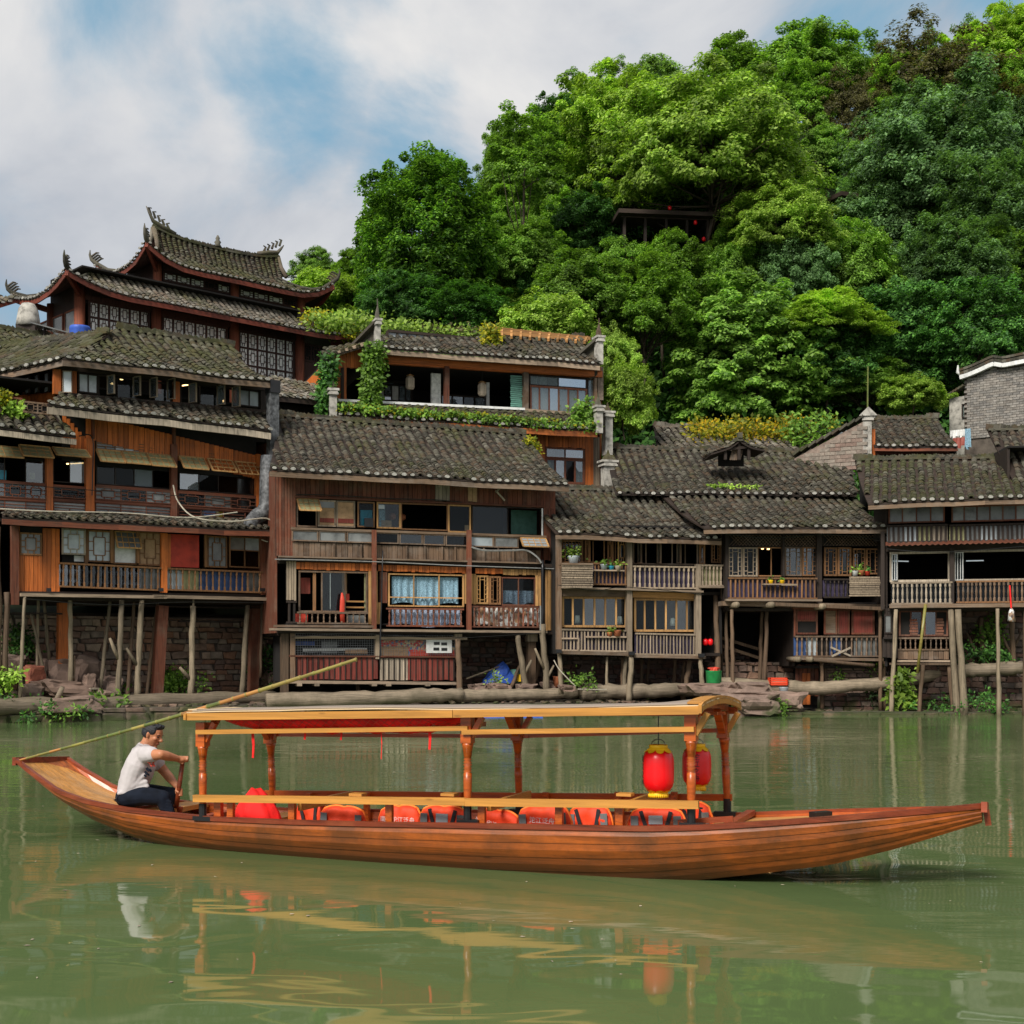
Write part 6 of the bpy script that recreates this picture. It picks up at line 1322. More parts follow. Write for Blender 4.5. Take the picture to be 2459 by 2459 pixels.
for (x, y, lb) in ((1845, 1319, 'small warm lamp in the open window of the dark house, left one'), (1859, 1320, 'small warm lamp in the open window of the dark house, right one')):
    t = thing('ceiling_lamp', lb, 'lamp', D.world(D.V(x - 14, y, .9))); MB().lathe([(.04, 0), (.05, .03), (.02, .06)], 8).build('bulb', M['lampglow'], t)
for (x, y, lb) in ((942, 1248, 'left of two orange lanterns glowing inside the weathered house'), (966, 1250, 'right of two orange lanterns glowing inside the weathered house')):
    t = thing('glowing_lantern', lb, 'lantern', B.world(B.V(x, y, 1.2))); MB().lathe([(.05, 0), (.12, .06), (.12, .16), (.05, .22)], 10).build('lantern_body', M['clay'], t, True)
# ================================================================ BOAT
BT = House('wooden_tour_boat', 'long varnished wooden river boat with an arched canopy on turned orange posts', 'boat', 457, 13.86, 1680, 11.89)
be = BT.e; BW = 1.3; MID = .65
def bz(px, py, d): return BT.V(px, py, d)
near = [(40, 1826), (70, 1851), (140, 1901), (210, 1926), (298, 1944), (419, 1958), (512, 1967), (699, 1975), (900, 1980), (1100, 1983), (1431, 1989), (1555, 1991), (1680, 1988), (1817, 1980), (1985, 1968), (2152, 1955), (2278, 1944), (2358, 1936)]
bot = {40: 1836, 70: 1870, 140: 1931, 210: 1970, 298: 2004, 419: 2033, 512: 2048, 699: 2064, 900: 2076, 1100: 2090, 1431: 2108, 1555: 2112, 1680: 2108, 1817: 2097, 1985: 2077, 2152: 2037, 2278: 1999, 2358: 1975}
def hb(i, n):  # half beam along the boat
    t = i / (n - 1); return (.34 + .45 * math.sin(math.pi * min(1, t * 1.9 + .12) / 2)) if t < .5 else (.79 * (1 - ((t - .5) / .5) ** 2.4 * .80))
st_ = []
n = len(near)
for i, (x, y) in enumerate(near):
    frac = (x - 40) / 2318.; k = frac * (n - 1); b_ = hb(k, n); p = bz(x, y, MID - b_); q_ = bz(x, bot[x], MID - b_ * .72)
    zb_ = q_.z - float(np.interp(x, [150, 900, 1300, 1720], [0, .1, .1, 0]))
    st_.append((p.x, p.z, b_, zb_, frac))
def interp_st(x):
    xs = [s[0] for s in st_]; return [float(np.interp(x, xs, [s[k] for s in st_])) for k in range(1, 4)]
NX = 70; X0_, X1_ = st_[0][0], st_[-1][0]; HEEL = .055
xs = [X0_ + (X1_ - X0_) * i / NX for i in range(NX + 1)]
def sec(x, t_, side):      # t_ 0 gunwale .. 1 chine ; returns point on hull side
    zg, b_, zb_ = interp_st(x); z = zg + (zb_ - zg) * t_; w_ = b_ * (1 - .30 * t_ ** 1.5) * (1 + .06 * math.sin(math.pi * t_))
    return Vector((x, MID + side * w_, z - (HEEL * (1 - t_) if side > 0 else 0)))
NS = 4
for side in (-1, 1):
    for k in range(NS):
        ta, tb = k / NS, (k + 1) / NS; m = MB(); vs = []; o_ = .018
        for x in xs:
            wob = .02 * noise.noise(Vector((x * .8, k * 3., side)))
            a = sec(x, ta + (wob if k else 0), side); b = sec(x, tb + .004, side); mdl = sec(x, (ta + tb) / 2, side)
            vs += [a + Vector((0, side * .004, -.002)), mdl + Vector((0, side * (.016), 0)), b + Vector((0, side * o_ * .7, 0)), b + Vector((0, -side * .02, 0)), a + Vector((0, -side * .03, 0))]
        fs = []
        for i in range(NX):
            for j in range(5): j2 = (j + 1) % 5; f = (i * 5 + j, i * 5 + j2, (i + 1) * 5 + j2, (i + 1) * 5 + j); fs.append(f if side < 0 else f[::-1])
        fs.append((4, 3, 2, 1, 0)); fs.append(tuple(NX * 5 + j for j in range(5)))
        m.add(vs, fs).build('hull_plank', M['hull'], be)
m = MB(); vs = []
for x in xs: vs += [sec(x, 1, -1), sec(x, 1, 1)]
m.add(vs, [(2 * i, 2 * i + 1, 2 * i + 3, 2 * i + 2) for i in range(NX)]).build('hull_bottom', M['hull'], be)
for side in (-1, 1):      # rims
    m = MB(); vs = []
    for x in xs: p = sec(x, 0, side) + Vector((0, 0, .012)); vs += [p + Vector((0, side * .03, -.03)), p + Vector((0, side * .03, .016)), p + Vector((0, -side * .025, .016)), p + Vector((0, -side * .025, -.02))]
    fs = [(i * 4 + j, i * 4 + (j + 1) % 4, (i + 1) * 4 + (j + 1) % 4, (i + 1) * 4 + j) for i in range(NX) for j in range(4)] + [(3, 2, 1, 0), tuple(NX * 4 + j for j in range(4))]
    m.add(vs, fs).build('rim', M['rim'], be)
# inner lining, floor
def flz(x):
    zg, b_, zb_ = interp_st(x); fr = (x - X0_) / (X1_ - X0_)
    if fr < .12: dz = .035
    elif fr < .2: dz = .035 + (fr - .12) / .08 * .1
    elif fr > .72: dz = .022
    else: dz = .26
    return max(zg - dz, zb_ + .03)
brk = [x for x in xs]; rows_ = 7
for k in range(rows_):
    m = MB(); vs = []
    for x in xs:
        zg, b_, zb_ = interp_st(x); _z = flz(x); _t = min(1, max(0, (zg - _z) / max(.02, zg - zb_))); w_ = abs(sec(x, _t, -1).y - MID) - .06; ya = MID - w_ + 2 * w_ * k / rows_ + .004; yb_ = MID - w_ + 2 * w_ * (k + 1) / rows_ - .004; z = flz(x); hl = HEEL
        za = z - hl * k / rows_; zc = z - hl * (k + 1) / rows_; vs += [(x, ya, za), (x, yb_, zc), (x, yb_, zc - .02), (x, ya, za - .02)]
    m.add(vs, [(i * 4 + j, (i + 1) * 4 + j, (i + 1) * 4 + (j + 1) % 4, i * 4 + (j + 1) % 4) for i in range(NX) for j in range(4)]).build('deck_board', M['deck'], be)
for side in (-1, 1):
    m = MB(); vs = []
    for x in xs: a = sec(x, 0, side); a.y -= side * .035; _z = flz(x) - .03; _t = min(1, max(0, (interp_st(x)[0] - _z) / max(.02, interp_st(x)[0] - interp_st(x)[2]))); vs += [a, Vector((x, sec(x, _t, side).y - side * .05, _z - (HEEL if side > 0 else 0)))]
    m.add(vs, [(2 * i, 2 * i + 1, 2 * i + 3, 2 * i + 2) for i in range(NX)]).build('inner_lining', M['turned'], be)
# transoms & end pieces
a, b = sec(X0_, 0, -1), sec(X0_, 0, 1); MB().bar(a + Vector((-.02, -.02, -.01)), b + Vector((-.02, .02, -.01)), .05, .09).build('stern_board', M['rim'], be)
a, b = sec(X1_, 0, -1), sec(X1_, 0, 1); m = MB().bar(a + Vector((.02, -.06, -.0)), b + Vector((.02, .05, .0)), .05, .09); m.build('bow_board', M['rim'], be)
c_ = (a + b) / 2; MB().bar(c_ + Vector((.03, -.02, -.02)), c_ + Vector((.05, -.02, -.15)), .06, .05).build('stem_block', M['rim'], be)
zg, b_, zb_ = interp_st(X1_); MB().add([sec(X1_, 0, -1), sec(X1_, 1, -1), sec(X1_, 1, 1), sec(X1_, 0, 1)], [(0, 1, 2, 3)]).build('bow_plate', M['rim'], be); MB().add([sec(X0_, 0, -1), sec(X0_, 1, -1), sec(X0_, 1, 1), sec(X0_, 0, 1)], [(3, 2, 1, 0)]).build('stern_plate', M['rim'], be)
# thwarts
def thwart(px, w_=.16, mat='rim', dz=-.03):
    x = bz(px, 1960, 0).x; zg, b_, _ = interp_st(x); return blk('thwart', mat, be, x - w_ / 2, x + w_ / 2, MID - b_ + .05, MID + b_ - .05, zg + dz - .05, zg + dz)
for px in (262, 440): thwart(px, .10)
thwart(318, .30, 'deck', -.02); thwart(1735, .08, 'rim', .0)
bx1 = bz(1735, 1975, 0)
MB().bar((bz(1600, 1985, .2).x, .15, interp_st(bx1.x)[0] - .02), (bz(1752, 1975, 0).x, .15, interp_st(bx1.x)[0] + .05), .03, .05).build('splash_board', M['rim'], be)
MB().bar((bz(1940, 1965, .3).x, MID - .1, interp_st(bz(1940, 1965, .3).x)[0] + .0), (bz(1975, 1965, .3).x, MID + .05, interp_st(bz(1940, 1965, .3).x)[0] + .0), .09, .05).build('mooring_cleat', M['black'], be)
# posts
pxn = (487, 1123, 1663)
zt_n = [bz(487, 1735, 0).z, bz(1123, 1722, 0).z, bz(1663, 1712, 0).z]; zbn = [bz(487, 1962, 0).z, bz(1123, 1970, 0).z, bz(1663, 1978, 0).z]
px0 = [bz(x, 1800, 0).x for x in pxn]
px0[2] = bz(1660, 1800, 0).x
prof = [(0, .030), (.06, .035), (.30, .042), (.40, .040), (.405, .028), (.42, .044), (.435, .028), (.45, .044), (.465, .028), (.49, .046), (.50, .028), (.515, .044), (.53, .028), (.545, .044), (.56, .030), (.565, .036), (.68, .050), (.69, .054), (.72, .058)]
for k, x in enumerate(px0):
    for side, y in ((0, 0.0), (1, BW)):
        zt, zb_ = zt_n[k] - HEEL * side, zbn[k] - HEEL * side; H_ = zt - zb_; ln = .0
        m = MB(); lx = 0.03 if (k == 2 and side == 1) else 0
        yy = lambda t_: y + (.0 if side == 0 else (.06 * (1 - t_)))
        m.tube([(x + lx * (1 - t_), yy(t_), zb_ + .1 + (H_ - .1) * t_) for t_, r in prof], [r for t_, r in prof], 12)
        po = m.build('post', M['turned'], be, True)
        MB().bar((x, y, zb_ + .1 + (H_ - .1) * .72), (x, y, zt), .105, .105, up=(0, 1, 0)).build('post_block', M['turned'], po)
        for sx in (1,) if k != 2 else (1,): MB().bar((x, y, zt - .22), (x + .0, y + (.26 if side == 0 else -.26), zt + .03), .05, .07, up=(1, 0, 0)).build('brace', M['turned'], po)
        MB().bar((x + .04, y, zt - .19), (x + .15, y, zt + .0), .05, .06, up=(0, 1, 0)).build('brace', M['pine'] if k == 2 else M['turned'], po)
        MB().tube([(x + lx, y + .06 * side, zb_ - .03), (x + lx, y + .06 * side, zb_ + .14)], .04, 10).box(x - .1, x + .12, y - .04 + .06 * side, y + .04 + .06 * side, zb_ - .035, zb_ + .01).build('metal_socket', M['black'], po)
# rails
def rail2(p0, p1, d, h, w_, mat, name='rail'):
    a = bz(*p0, d); b = bz(*p1, d); return MB().bar(a, b, w_, h).build(name, M[mat], be)
h_l = 18 * 12.8 / 3200
rail2((466, 1917), (1118, 1925), -.07, h_l, .05, 'pine'); rail2((1118, 1926), (1678, 1932.5), -.068, h_l, .05, 'pine')
rail2((637, 1904), (1230, 1910), BW + .06, .06, .04, 'turned'); rail2((1230, 1911), (1758, 1915), BW + .06, .065, .04, 'turned')
rail2((472, 1758), (1124, 1749), -.07, .045, .04, 'pine'); rail2((1110, 1758), (1667, 1751), -.072, .045, .04, 'pine')
rail2((640, 1764), (1270, 1768), BW + .03, .04, .04, 'turned'); rail2((1240, 1768), (1748, 1753), BW + .04, .04, .04, 'turned')
for i, px in enumerate((558, 705, 938, 1160, 1345, 1490)):      # seat supports between rails and floor
    x = bz(px, 1940, .05).x; zr_ = bz(px, 1928, 0).z; zf = interp_st(x)[0] - .15
    blk('seat_post', 'turned', be, x - .035, x + .035, .0, .05, zf, zr_ + .03); blk('seat_post', 'turned', be, x + .16, x + .22, BW - .05, BW, zf, zr_ - .02)
    blk('seat_board', 'deck', be, x - .12, x + .14, .02, BW - .02, zf + .04, zf + .08)
    blk('seat_back', 'pine', be, x + .02, x + .06, .1, BW - .1, zr_ - .09, zr_ + .0) if i % 2 else None
blk('seat_post', 'turned', be, bz(487, 1940, 0).x + .12, bz(487, 1940, 0).x + .2, .02, .08, interp_st(bz(500, 1940, 0).x)[0] - .1, bz(500, 1917, 0).z)
for px in (880, 1098, 1515): x = bz(px, 1915, .2).x; blk('tie_board', 'pine', be, x - .07, x + .07, -.04, .08, bz(px, 1912, 0).z, bz(px, 1912, 0).z + .025)
# canopy
cx0, cx1 = bz(455, 1715, -.12).x, bz(1690, 1705, -.12).x
def canz(x, y):   # arched surface
    t_ = (x - cx0) / (cx1 - cx0); zl = bz(455, 1709, -.12).z; zr_ = bz(1680, 1691, -.12).z; e_ = zl + (zr_ - zl) * t_ + .012 * math.sin(t_ * math.pi * 2)
    v = (y + .14) / (BW + .28); return e_ - HEEL * .8 * v + (.014 + .045 * max(0, t_ - .9) / .1) * (1 - (2 * v - 1) ** 2)
nxx, nyy = 40, 14
def sheetm(off0, off1, xa, xb, ya=-.14, yb_=BW + .14):
    m = MB(); vs = []
    for o_ in (off0, off1):
        for j in range(nyy + 1):
            for i in range(nxx + 1): x = xa + (xb - xa) * i / nxx; y = ya + (yb_ - ya) * j / nyy; vs.append((x, y, canz(x, y) + o_ + .008 * noise.noise(Vector((x * 1.5, y * 2, 0)))))
    k = nxx + 1; q_ = k * (nyy + 1); fs = []
    for j in range(nyy):
        for i in range(nxx): a = j * k + i; fs += [(a, a + 1, a + k + 1, a + k), (q_ + a, q_ + a + k, q_ + a + k + 1, q_ + a + 1)]
    for i in range(nxx): fs += [(i, q_ + i, q_ + i + 1, i + 1), (nyy * k + i, nyy * k + i + 1, q_ + nyy * k + i + 1, q_ + nyy * k + i)]
    for j in range(nyy): fs += [(j * k, j * k + k, q_ + j * k + k, q_ + j * k), (j * k + nxx, q_ + j * k + nxx, q_ + j * k + k + nxx, j * k + k + nxx)]
    return m.add(vs, fs)
sheetm(.012, 0, cx0 + .05, cx1 - .05).build('canopy_sheet', M['ply'], be, True); sheetm(-.003, -.014, cx0, cx1, -.17, BW + .17).build('canopy_ply', M['plyedge'], be, True)
MB().bar((cx0 + .02, -.1, canz(cx0, -.1) + .02), (cx0 + .12, .6, canz(cx0, .6) + .02), .12, .012).build('end_strip', M['plyedge'], be)
xm_ = bz(1090, 1715, -.15).x
for (xa, xb) in ((cx0 - .01, xm_ - .003), (xm_ + .003, cx1 - .03)):
    MB().bar((xa, -.165, canz(xa, -.14) - .05), (xb, -.165, canz(xb, -.14) - .05), .035, .072).build('edge_board', M['pine'], be)
    MB().bar((xa, BW + .16, canz(xa, BW + .14) - .075), (xb, BW + .16, canz(xb, BW + .14) - .075), .03, .07).build('edge_board', M['turned'], be)
def arch(x, th=.05, dz=-.02, h=.08, mat='pine', name='arch_rib', ext=.2):
    m = MB(); vs = []; N_ = 20
    for i in range(N_ + 1):
        y = -ext + (BW + 2 * ext) * i / N_; yc = min(max(y, -.14), BW + .14); z = canz(x, yc) + dz - (abs(y - yc) * .35)
        vs += [(x, y, z), (x + th, y, z), (x + th, y, z - h), (x, y, z - h)]
    return m.add(vs, [(i * 4 + j, i * 4 + (j + 1) % 4, (i + 1) * 4 + (j + 1) % 4, (i + 1) * 4 + j) for i in range(N_) for j in range(4)] + [(3, 2, 1, 0), tuple(N_ * 4 + j for j in range(4))]).build(name, M[mat], be)
arch(cx1 - .03, .03, .02, .075); arch(cx1 - .14, .12, .03, .015, 'pine', 'arch_cap', .16); arch(cx0 - .02, .03, .0, .06)
for px_ in px0: arch(px_ - .03, .06, -.022, .06, 'turned', ext=.12)
for k in range(1, 4): x = cx1 - .05; y = BW * k / 4; MB().bar((cx0 + .05, y, canz(cx0, y) - .05), (cx1 - .05, y, canz((cx0 + cx1) / 2, y) - .03), .04, .03).build('purlin', M['turned'], be)
for x in (cx1 - .4, (cx0 + cx1) / 2, cx0 + .5): MB().bar((x, .0, zt_n[0] + .02), (x, BW + .0, zt_n[0] - .03), .05, .05).build('cross_beam', M['turned'], be)

# ---- things aboard
def onboat(name, label, cat, p, group=None): return thing(name, label, cat, BT.world(p), BT.ang, group)
# red bundle beneath canopy
p0 = bz(519, 1722, .15); p1 = bz(1102, 1722, .15); t = onboat('red_net_bundle', 'long red cloth bundle in a net slung beneath the canopy', 'net', p0)
m = MB(); vs = []; N_ = 60; K = 14; Lb = (p1 - p0).length
for i in range(N_ + 1):
    s_ = i / N_; sag = .155 * min(1, s_ / .22) ** .8 * min(1, (1 - s_) / .12) ** .7; c_ = Vector((Lb * s_, .16, (p1.z - p0.z) * s_ - .005))
    for k in range(K):
        a = 2 * math.pi * k / K; dy = math.cos(a) * .40 * min(1, .2 + sag / .13); dz = math.sin(a); dz = (dz * .035 if dz > 0 else dz * sag)
        q_ = 1 + .22 * noise.noise(Vector((s_ * 22, k * .9, 0))); vs.append(c_ + Vector((0, dy, dz * q_ + .01 * noise.noise(Vector((s_ * 40, k, 3))))))
fs = [(i * K + k, i * K + (k + 1) % K, (i + 1) * K + (k + 1) % K, (i + 1) * K + k) for i in range(N_) for k in range(K)]
m.add(vs, fs + [tuple(range(K))[::-1], tuple(N_ * K + k for k in range(K))]).build('bundle_cloth', M['redcloth'], t, True)
m = MB()
for i in range(0, N_ - 2, 2):
    for k in range(7, K, 1):
        a, b = Vector(vs[i * K + k]), Vector(vs[(i + 2) * K + (k + 1) % K]); c2 = Vector(vs[(i + 2) * K + k - 1]); o_ = Vector((0, -.004, -.004)); m.bar(a + o_, b + o_, .004, .004); m.bar(a + o_, c2 + o_, .004, .004)
m.build('net', M['redpaint'], t, kind='stuff')
for (x, y0, y1, w_, lb) in ((606, 1764, 1820, .03, 'longest red strap hanging from the net, nearest the boatman'), (730, 1756, 1776, .025, 'short red strap second from the boatman'), (817, 1754, 1777, .025, 'short red strap in the middle of the net'), (914, 1753, 1823, .008, 'thin dark red string hanging below the net'), (1030, 1750, 1800, .03, 'wide red strap near the middle post')):
    a = bz(x, y0 - 12, -.02); b = bz(x + 1.5, y1, -.02); o_ = onboat('hanging_strap', lb, 'strap', a, 'straps hanging from the net'); MB().bar((0, 0, 0), (b - a) * .55 + Vector((.01, 0, 0)), w_, .006, up=(0, 1, 0)).bar((b - a) * .54 + Vector((.01, 0, 0)), b - a, w_ * .8, .006, up=(0, 1, 0)).build('strap', M['redcloth'], o_)
# text helper
def text_mesh(s_, size, depth=.001):
    cu = bpy.data.curves.new('text', 'FONT'); cu.body = s_; cu.size = size; cu.extrude = depth; cu.align_x = 'CENTER'; cu.align_y = 'CENTER'; cu.resolution_u = 2
    o = bpy.data.objects.new('tmp', cu); COL.objects.link(o); dg = bpy.context.evaluated_depsgraph_get(); me = bpy.data.meshes.new_from_object(o.evaluated_get(dg)); bpy.data.objects.remove(o); return me
# lanterns
def lantern(px, y0, y1, d, w_px, label, rot):
    c_ = bz(px, (y0 + y1) / 2, d); Y = BT.world(c_).y; H_ = (y1 - y0) / FX * Y; r = w_px / 2 / FX * Y
    t = onboat('red_lantern', label, 'lantern', c_ - Vector((0, 0, H_ / 2)), 'red lanterns under the canopy')
    hb_ = H_ * .07; body = MB(); pr = [(.55, hb_), (.72, hb_ + .02), (.90, H_ * .18), (.985, H_ * .27), (1.0, H_ * .38), (1.0, H_ * .62), (.985, H_ * .73), (.90, H_ * .82), (.72, H_ - hb_ - .02), (.55, H_ - hb_)]
    seg = 32; vs = []
    for q_, z in pr:
        for k in range(seg): a = 2 * math.pi * k / seg; rr = r * q_ * (1 + (.02 if k % 4 == 0 else 0)); vs.append((math.cos(a) * rr, math.sin(a) * rr, z))
    fs = [(i * seg + k, i * seg + (k + 1) % seg, (i + 1) * seg + (k + 1) % seg, (i + 1) * seg + k) for i in range(len(pr) - 1) for k in range(seg)] + [tuple(range(seg))[::-1]]
    body.add(vs, fs).build('lantern_body', M['lantern'], t, True)
    def collar(z0, z1, r0, r1, up):
        m = MB(); vs = []; S = 48
        for k in range(S): a = 2 * math.pi * k / S; vs.append((math.cos(a) * r0, math.sin(a) * r0, z0))
        for k in range(S):
            a = 2 * math.pi * k / S; sc_ = .35 + .65 * abs(math.sin(a * 4)) ** .6; rr = r0 + (r1 - r0) * sc_; vs.append((math.cos(a) * rr, math.sin(a) * rr, z0 + (z1 - z0) * sc_))
        vs += [(x * .97, y * .97, z) for x, y, z in vs]
        return m.add(vs, [(k, (k + 1) % S, S + (k + 1) % S, S + k) for k in range(S)] + [(2 * S + k, 3 * S + k, 3 * S + (k + 1) % S, 2 * S + (k + 1) % S) for k in range(S)])
    MB().lathe([(r * .58, H_ - hb_ - .005), (r * .60, H_ - .006), (r * .56, H_)], 24).build('top_band', M['yellow'], t, True); collar(H_ - hb_ + .003, H_ * .845, r * .60, r * .93, 1).build('top_trim', M['yellow'], t)
    m = MB().lathe([(r * .60, .0), (r * .62, .01), (r * .60, hb_ + .005)], 24)
    for k in range(30): a = 2 * math.pi * k / 30; m.bar((math.cos(a) * r * .61, math.sin(a) * r * .61, .02), (math.cos(a) * r * .61, math.sin(a) * r * .61, -.012), .012, .008)
    m.build('bottom_fringe', M['yellow'], t, True); collar(hb_, H_ * .125, r * .60, r * .86, -1).build('bottom_trim', M['yellow'], t)
    MB().tube([(0, 0, H_), (0, 0, bz(px, 1716, d).z - (c_.z - H_ / 2))], .005, 5).build('cord', M['black'], t)
    m = MB(); N_ = 10; pts = [(math.cos(math.pi * i / N_) * r * .45, 0, H_ + math.sin(math.pi * i / N_) * .05) for i in range(N_ + 1)]; m.tube(pts, .004, 4).build('wire_handle', M['metal'], t)
    for i, ch in enumerate('沱江之舟'):
        me = text_mesh(ch, r * .48); me.materials.append(M['black']); z = H_ * (.72 - i * .155)
        o = link('painted_character', me, t); o.matrix_basis = Matrix.Rotation(rot, 4, 'Z') @ Matrix.Translation((0, -r * 1.014, z)) @ Matrix.Rotation(R(90), 4, 'X')
    return t
lantern(1581, 1788, 1911, .35, 75, 'nearer red lantern with yellow trim hanging left of the right canopy post', R(-62)); lantern(1673, 1786, 1895, 1.05, 69, 'farther red lantern half hidden behind the right canopy post', R(12))
# life vests
def vest(x0, x1, y0, y1, d, label, straps=False, plate=False, back=False, text=None, tilt=0, patches=True):
    a = bz(x0, y1, d); b = bz(x1, y1, d); zt = bz((x0 + x1) / 2, y0, d).z; w_ = b.x - a.x; h = zt - a.z + .06
    t = onboat('life_vest', label, 'life vest', Vector((a.x, d, a.z - .06)), 'orange life vests over the benches')
    m = MB(); N_ = 18; vs = []; K = 6
    for lay, dy in ((0, -.045), (1, .045)):
        for j in range(K + 1):
            v = j / K
            for i in range(N_ + 1):
                u_ = i / N_; ins = .10 * max(0, v - .45) ** 1.5 * 4 * (1 if u_ > .5 else 1); x = w_ * (ins * .55 + u_ * (1 - 1.1 * ins)) ; top = h * (1 - .16 * abs(2 * u_ - 1) ** 3 - (.05 * math.exp(-((u_ - .5) / .08) ** 2)))
                edge = min(u_, 1 - u_, (1 - v)) ; puff = .5 + .5 * min(1, edge / .12); vs.append((x, dy * puff * (1.25 + .9 * noise.noise(Vector((u_ * 4 + x0, v * 3, lay)))), top * v))
    k = N_ + 1; q_ = k * (K + 1); fs = []
    for j in range(K):
        for i in range(N_): c_ = j * k + i; fs += [(c_, c_ + 1, c_ + k + 1, c_ + k), (q_ + c_, q_ + c_ + k, q_ + c_ + k + 1, q_ + c_ + 1)]
    for i in range(N_): c_ = K * k + i; fs += [(c_, c_ + 1, q_ + c_ + 1, q_ + c_), (i, q_ + i, q_ + i + 1, i + 1)]
    for j in range(K): c_ = j * k; fs += [(c_, c_ + k, q_ + c_ + k, q_ + c_), (c_ + N_, q_ + c_ + N_, q_ + c_ + k + N_, c_ + k + N_)]
    m.add(vs, fs).build('vest_body', M['vest'], t, True)
    pts = [Vector(vs[j * k + N_]) for j in range(K + 1)] + [Vector(vs[K * k + i]) for i in range(N_, -1, -1)] + [Vector(vs[j * k]) for j in range(K, -1, -1)]
    MB().tube([p + Vector((0, .03, 0)) for p in pts], .014, 5).build('vest_edge', M['vestedge'], t, True)
    yf = -.075
    if patches:
        for u_ in (.13, .87): MB().box(w_ * u_ - .035, w_ * u_ + .035, yf, yf + .01, h * .28, h * .72).build('reflective_patch', M['grey_patch'], t)
    if straps:
        MB().bar((w_ * .36, yf, .02), (w_ * .24, yf + .01, h * .9), .035, .01, up=(0, 1, 0)).build('strap', M['strap'], t); MB().bar((w_ * .66, yf, .02), (w_ * .76, yf + .01, h * .88), .035, .01, up=(0, 1, 0)).build('strap', M['strap'], t)
    if plate: MB().box(w_ * .38, w_ * .62, yf - .005, yf + .004, h * .42, h * .74).build('label_patch', M['frost'], t)
    if text:
        me = text_mesh(text, .062); me.materials.append(M['white']); o = link('printed_text', me, t); o.matrix_basis = Matrix.Translation((w_ * .5, yf - .012, h * .45)) @ Matrix.Rotation(R(90), 4, 'X') @ Matrix.Rotation(R(-6), 4, 'Z')
    t.rotation_euler = (tilt, .09 * math.sin(x0 * 1.7), BT.ang + .12 * math.sin(x0)); return t
vest(769, 876, 1934, 1976, .18, 'plain orange life vest with two grey patches, nearest the red jacket')
vest(1007, 1120, 1934, 1982, .18, 'orange life vest with black straps left of the middle canopy post', True, True)
vest(1245, 1370, 1939, 1985, .18, 'wide plain orange life vest right of the middle canopy post', text='沱江泛舟')
vest(1510, 1645, 1942, 1988, .16, 'orange life vest with black straps and white patch beside the right canopy post', True, True)
vest(1632, 1716, 1926, 1982, .75, 'orange life vest poking out right of the right canopy post', True, False, tilt=.1)
vest(1367, 1474, 1938, 1985, .55, 'orange life vest with crossed straps behind the slanting seat boards', True, patches=True)
vest(1143, 1250, 1938, 1985, .5, 'red orange life vest with white characters right behind the middle post', text='湖南省沱江泛舟', patches=False)
vest(912, 1012, 1940, 1982, .5, 'red orange life vest with white characters between two seat posts', text='南省沱江泛舟', patches=False)
vest(716, 790, 1925, 1978, .6, 'orange life vest half hidden behind the plain one near the red jacket', True, patches=False)
# red jacket
p = bz(615, 1972, .45); t = onboat('red_jacket', 'crumpled red jacket draped over the first bench behind the boatman', 'jacket', p)
m = MB(); vs = []; RN, KN = 9, 26; hj = bz(615, 1896, .45).z - p.z
for j in range(RN + 1):
    v = j / RN
    for k in range(KN): a = 2 * math.pi * k / KN; rx = .25 * (1 - v ** 2.2 * .75) * (1 + .14 * math.sin(a * 7 + v * 2) * (1 - v * .6)); vs.append((math.cos(a) * rx + .02 - .03 * v, math.sin(a) * rx * .7, hj * (v ** .9) - .04 * (1 - v) + .02 * math.sin(a * 3)))
vs.append((-.01, 0, hj * 1.02)); fs = [(j * KN + k, j * KN + (k + 1) % KN, (j + 1) * KN + (k + 1) % KN, (j + 1) * KN + k) for j in range(RN) for k in range(KN)] + [(RN * KN + k, RN * KN + (k + 1) % KN, len(vs) - 1) for k in range(KN)]
m.add(vs, fs).build('jacket_cloth', M['redcloth'], t, True)
# bamboo pole
a = W(38, 1828, 15.0); b = W(855, 1584, 13.2); t = thing('bamboo_pole', 'long bamboo pole slanting up from the stern across the canopy corner', 'bamboo pole', a, 0)
d_ = b - a; L_b = d_.length; t.rotation_euler = d_.to_track_quat('X', 'Z').to_euler(); N_ = 27; x = 0; r_ = random.Random(5)
for i in range(N_):
    x2 = L_b * (i + 1) / N_; rr = .013 + .010 * min(1, i / 14) - (.004 if i > 22 else 0); bend = lambda q_: -.03 * math.sin(math.pi * q_ / L_b)
    mt = ('bamboo_g' if 3 < i < 14 and i % 5 else ('bamboo' if i % 3 else 'bamboo_o')) if i < 14 else ('bamboo_o' if i % 4 else 'bamboo_g') if i < 20 else 'bamboo'
    MB().tube([(x, 0, bend(x)), (x + .02, 0, bend(x)), (x2 - .02, 0, bend(x2)), (x2, 0, bend(x2))], [rr * 1.0, rr * .93, rr * .93, rr * 1.0], 10).build('bamboo_segment', M[mt], t, True)
    MB().tube([(x2 - .006, 0, bend(x2)), (x2 + .006, 0, bend(x2))], [rr * 1.14, rr * 1.14], 10).build('bamboo_node', M['bamboo'], t, True); x = x2

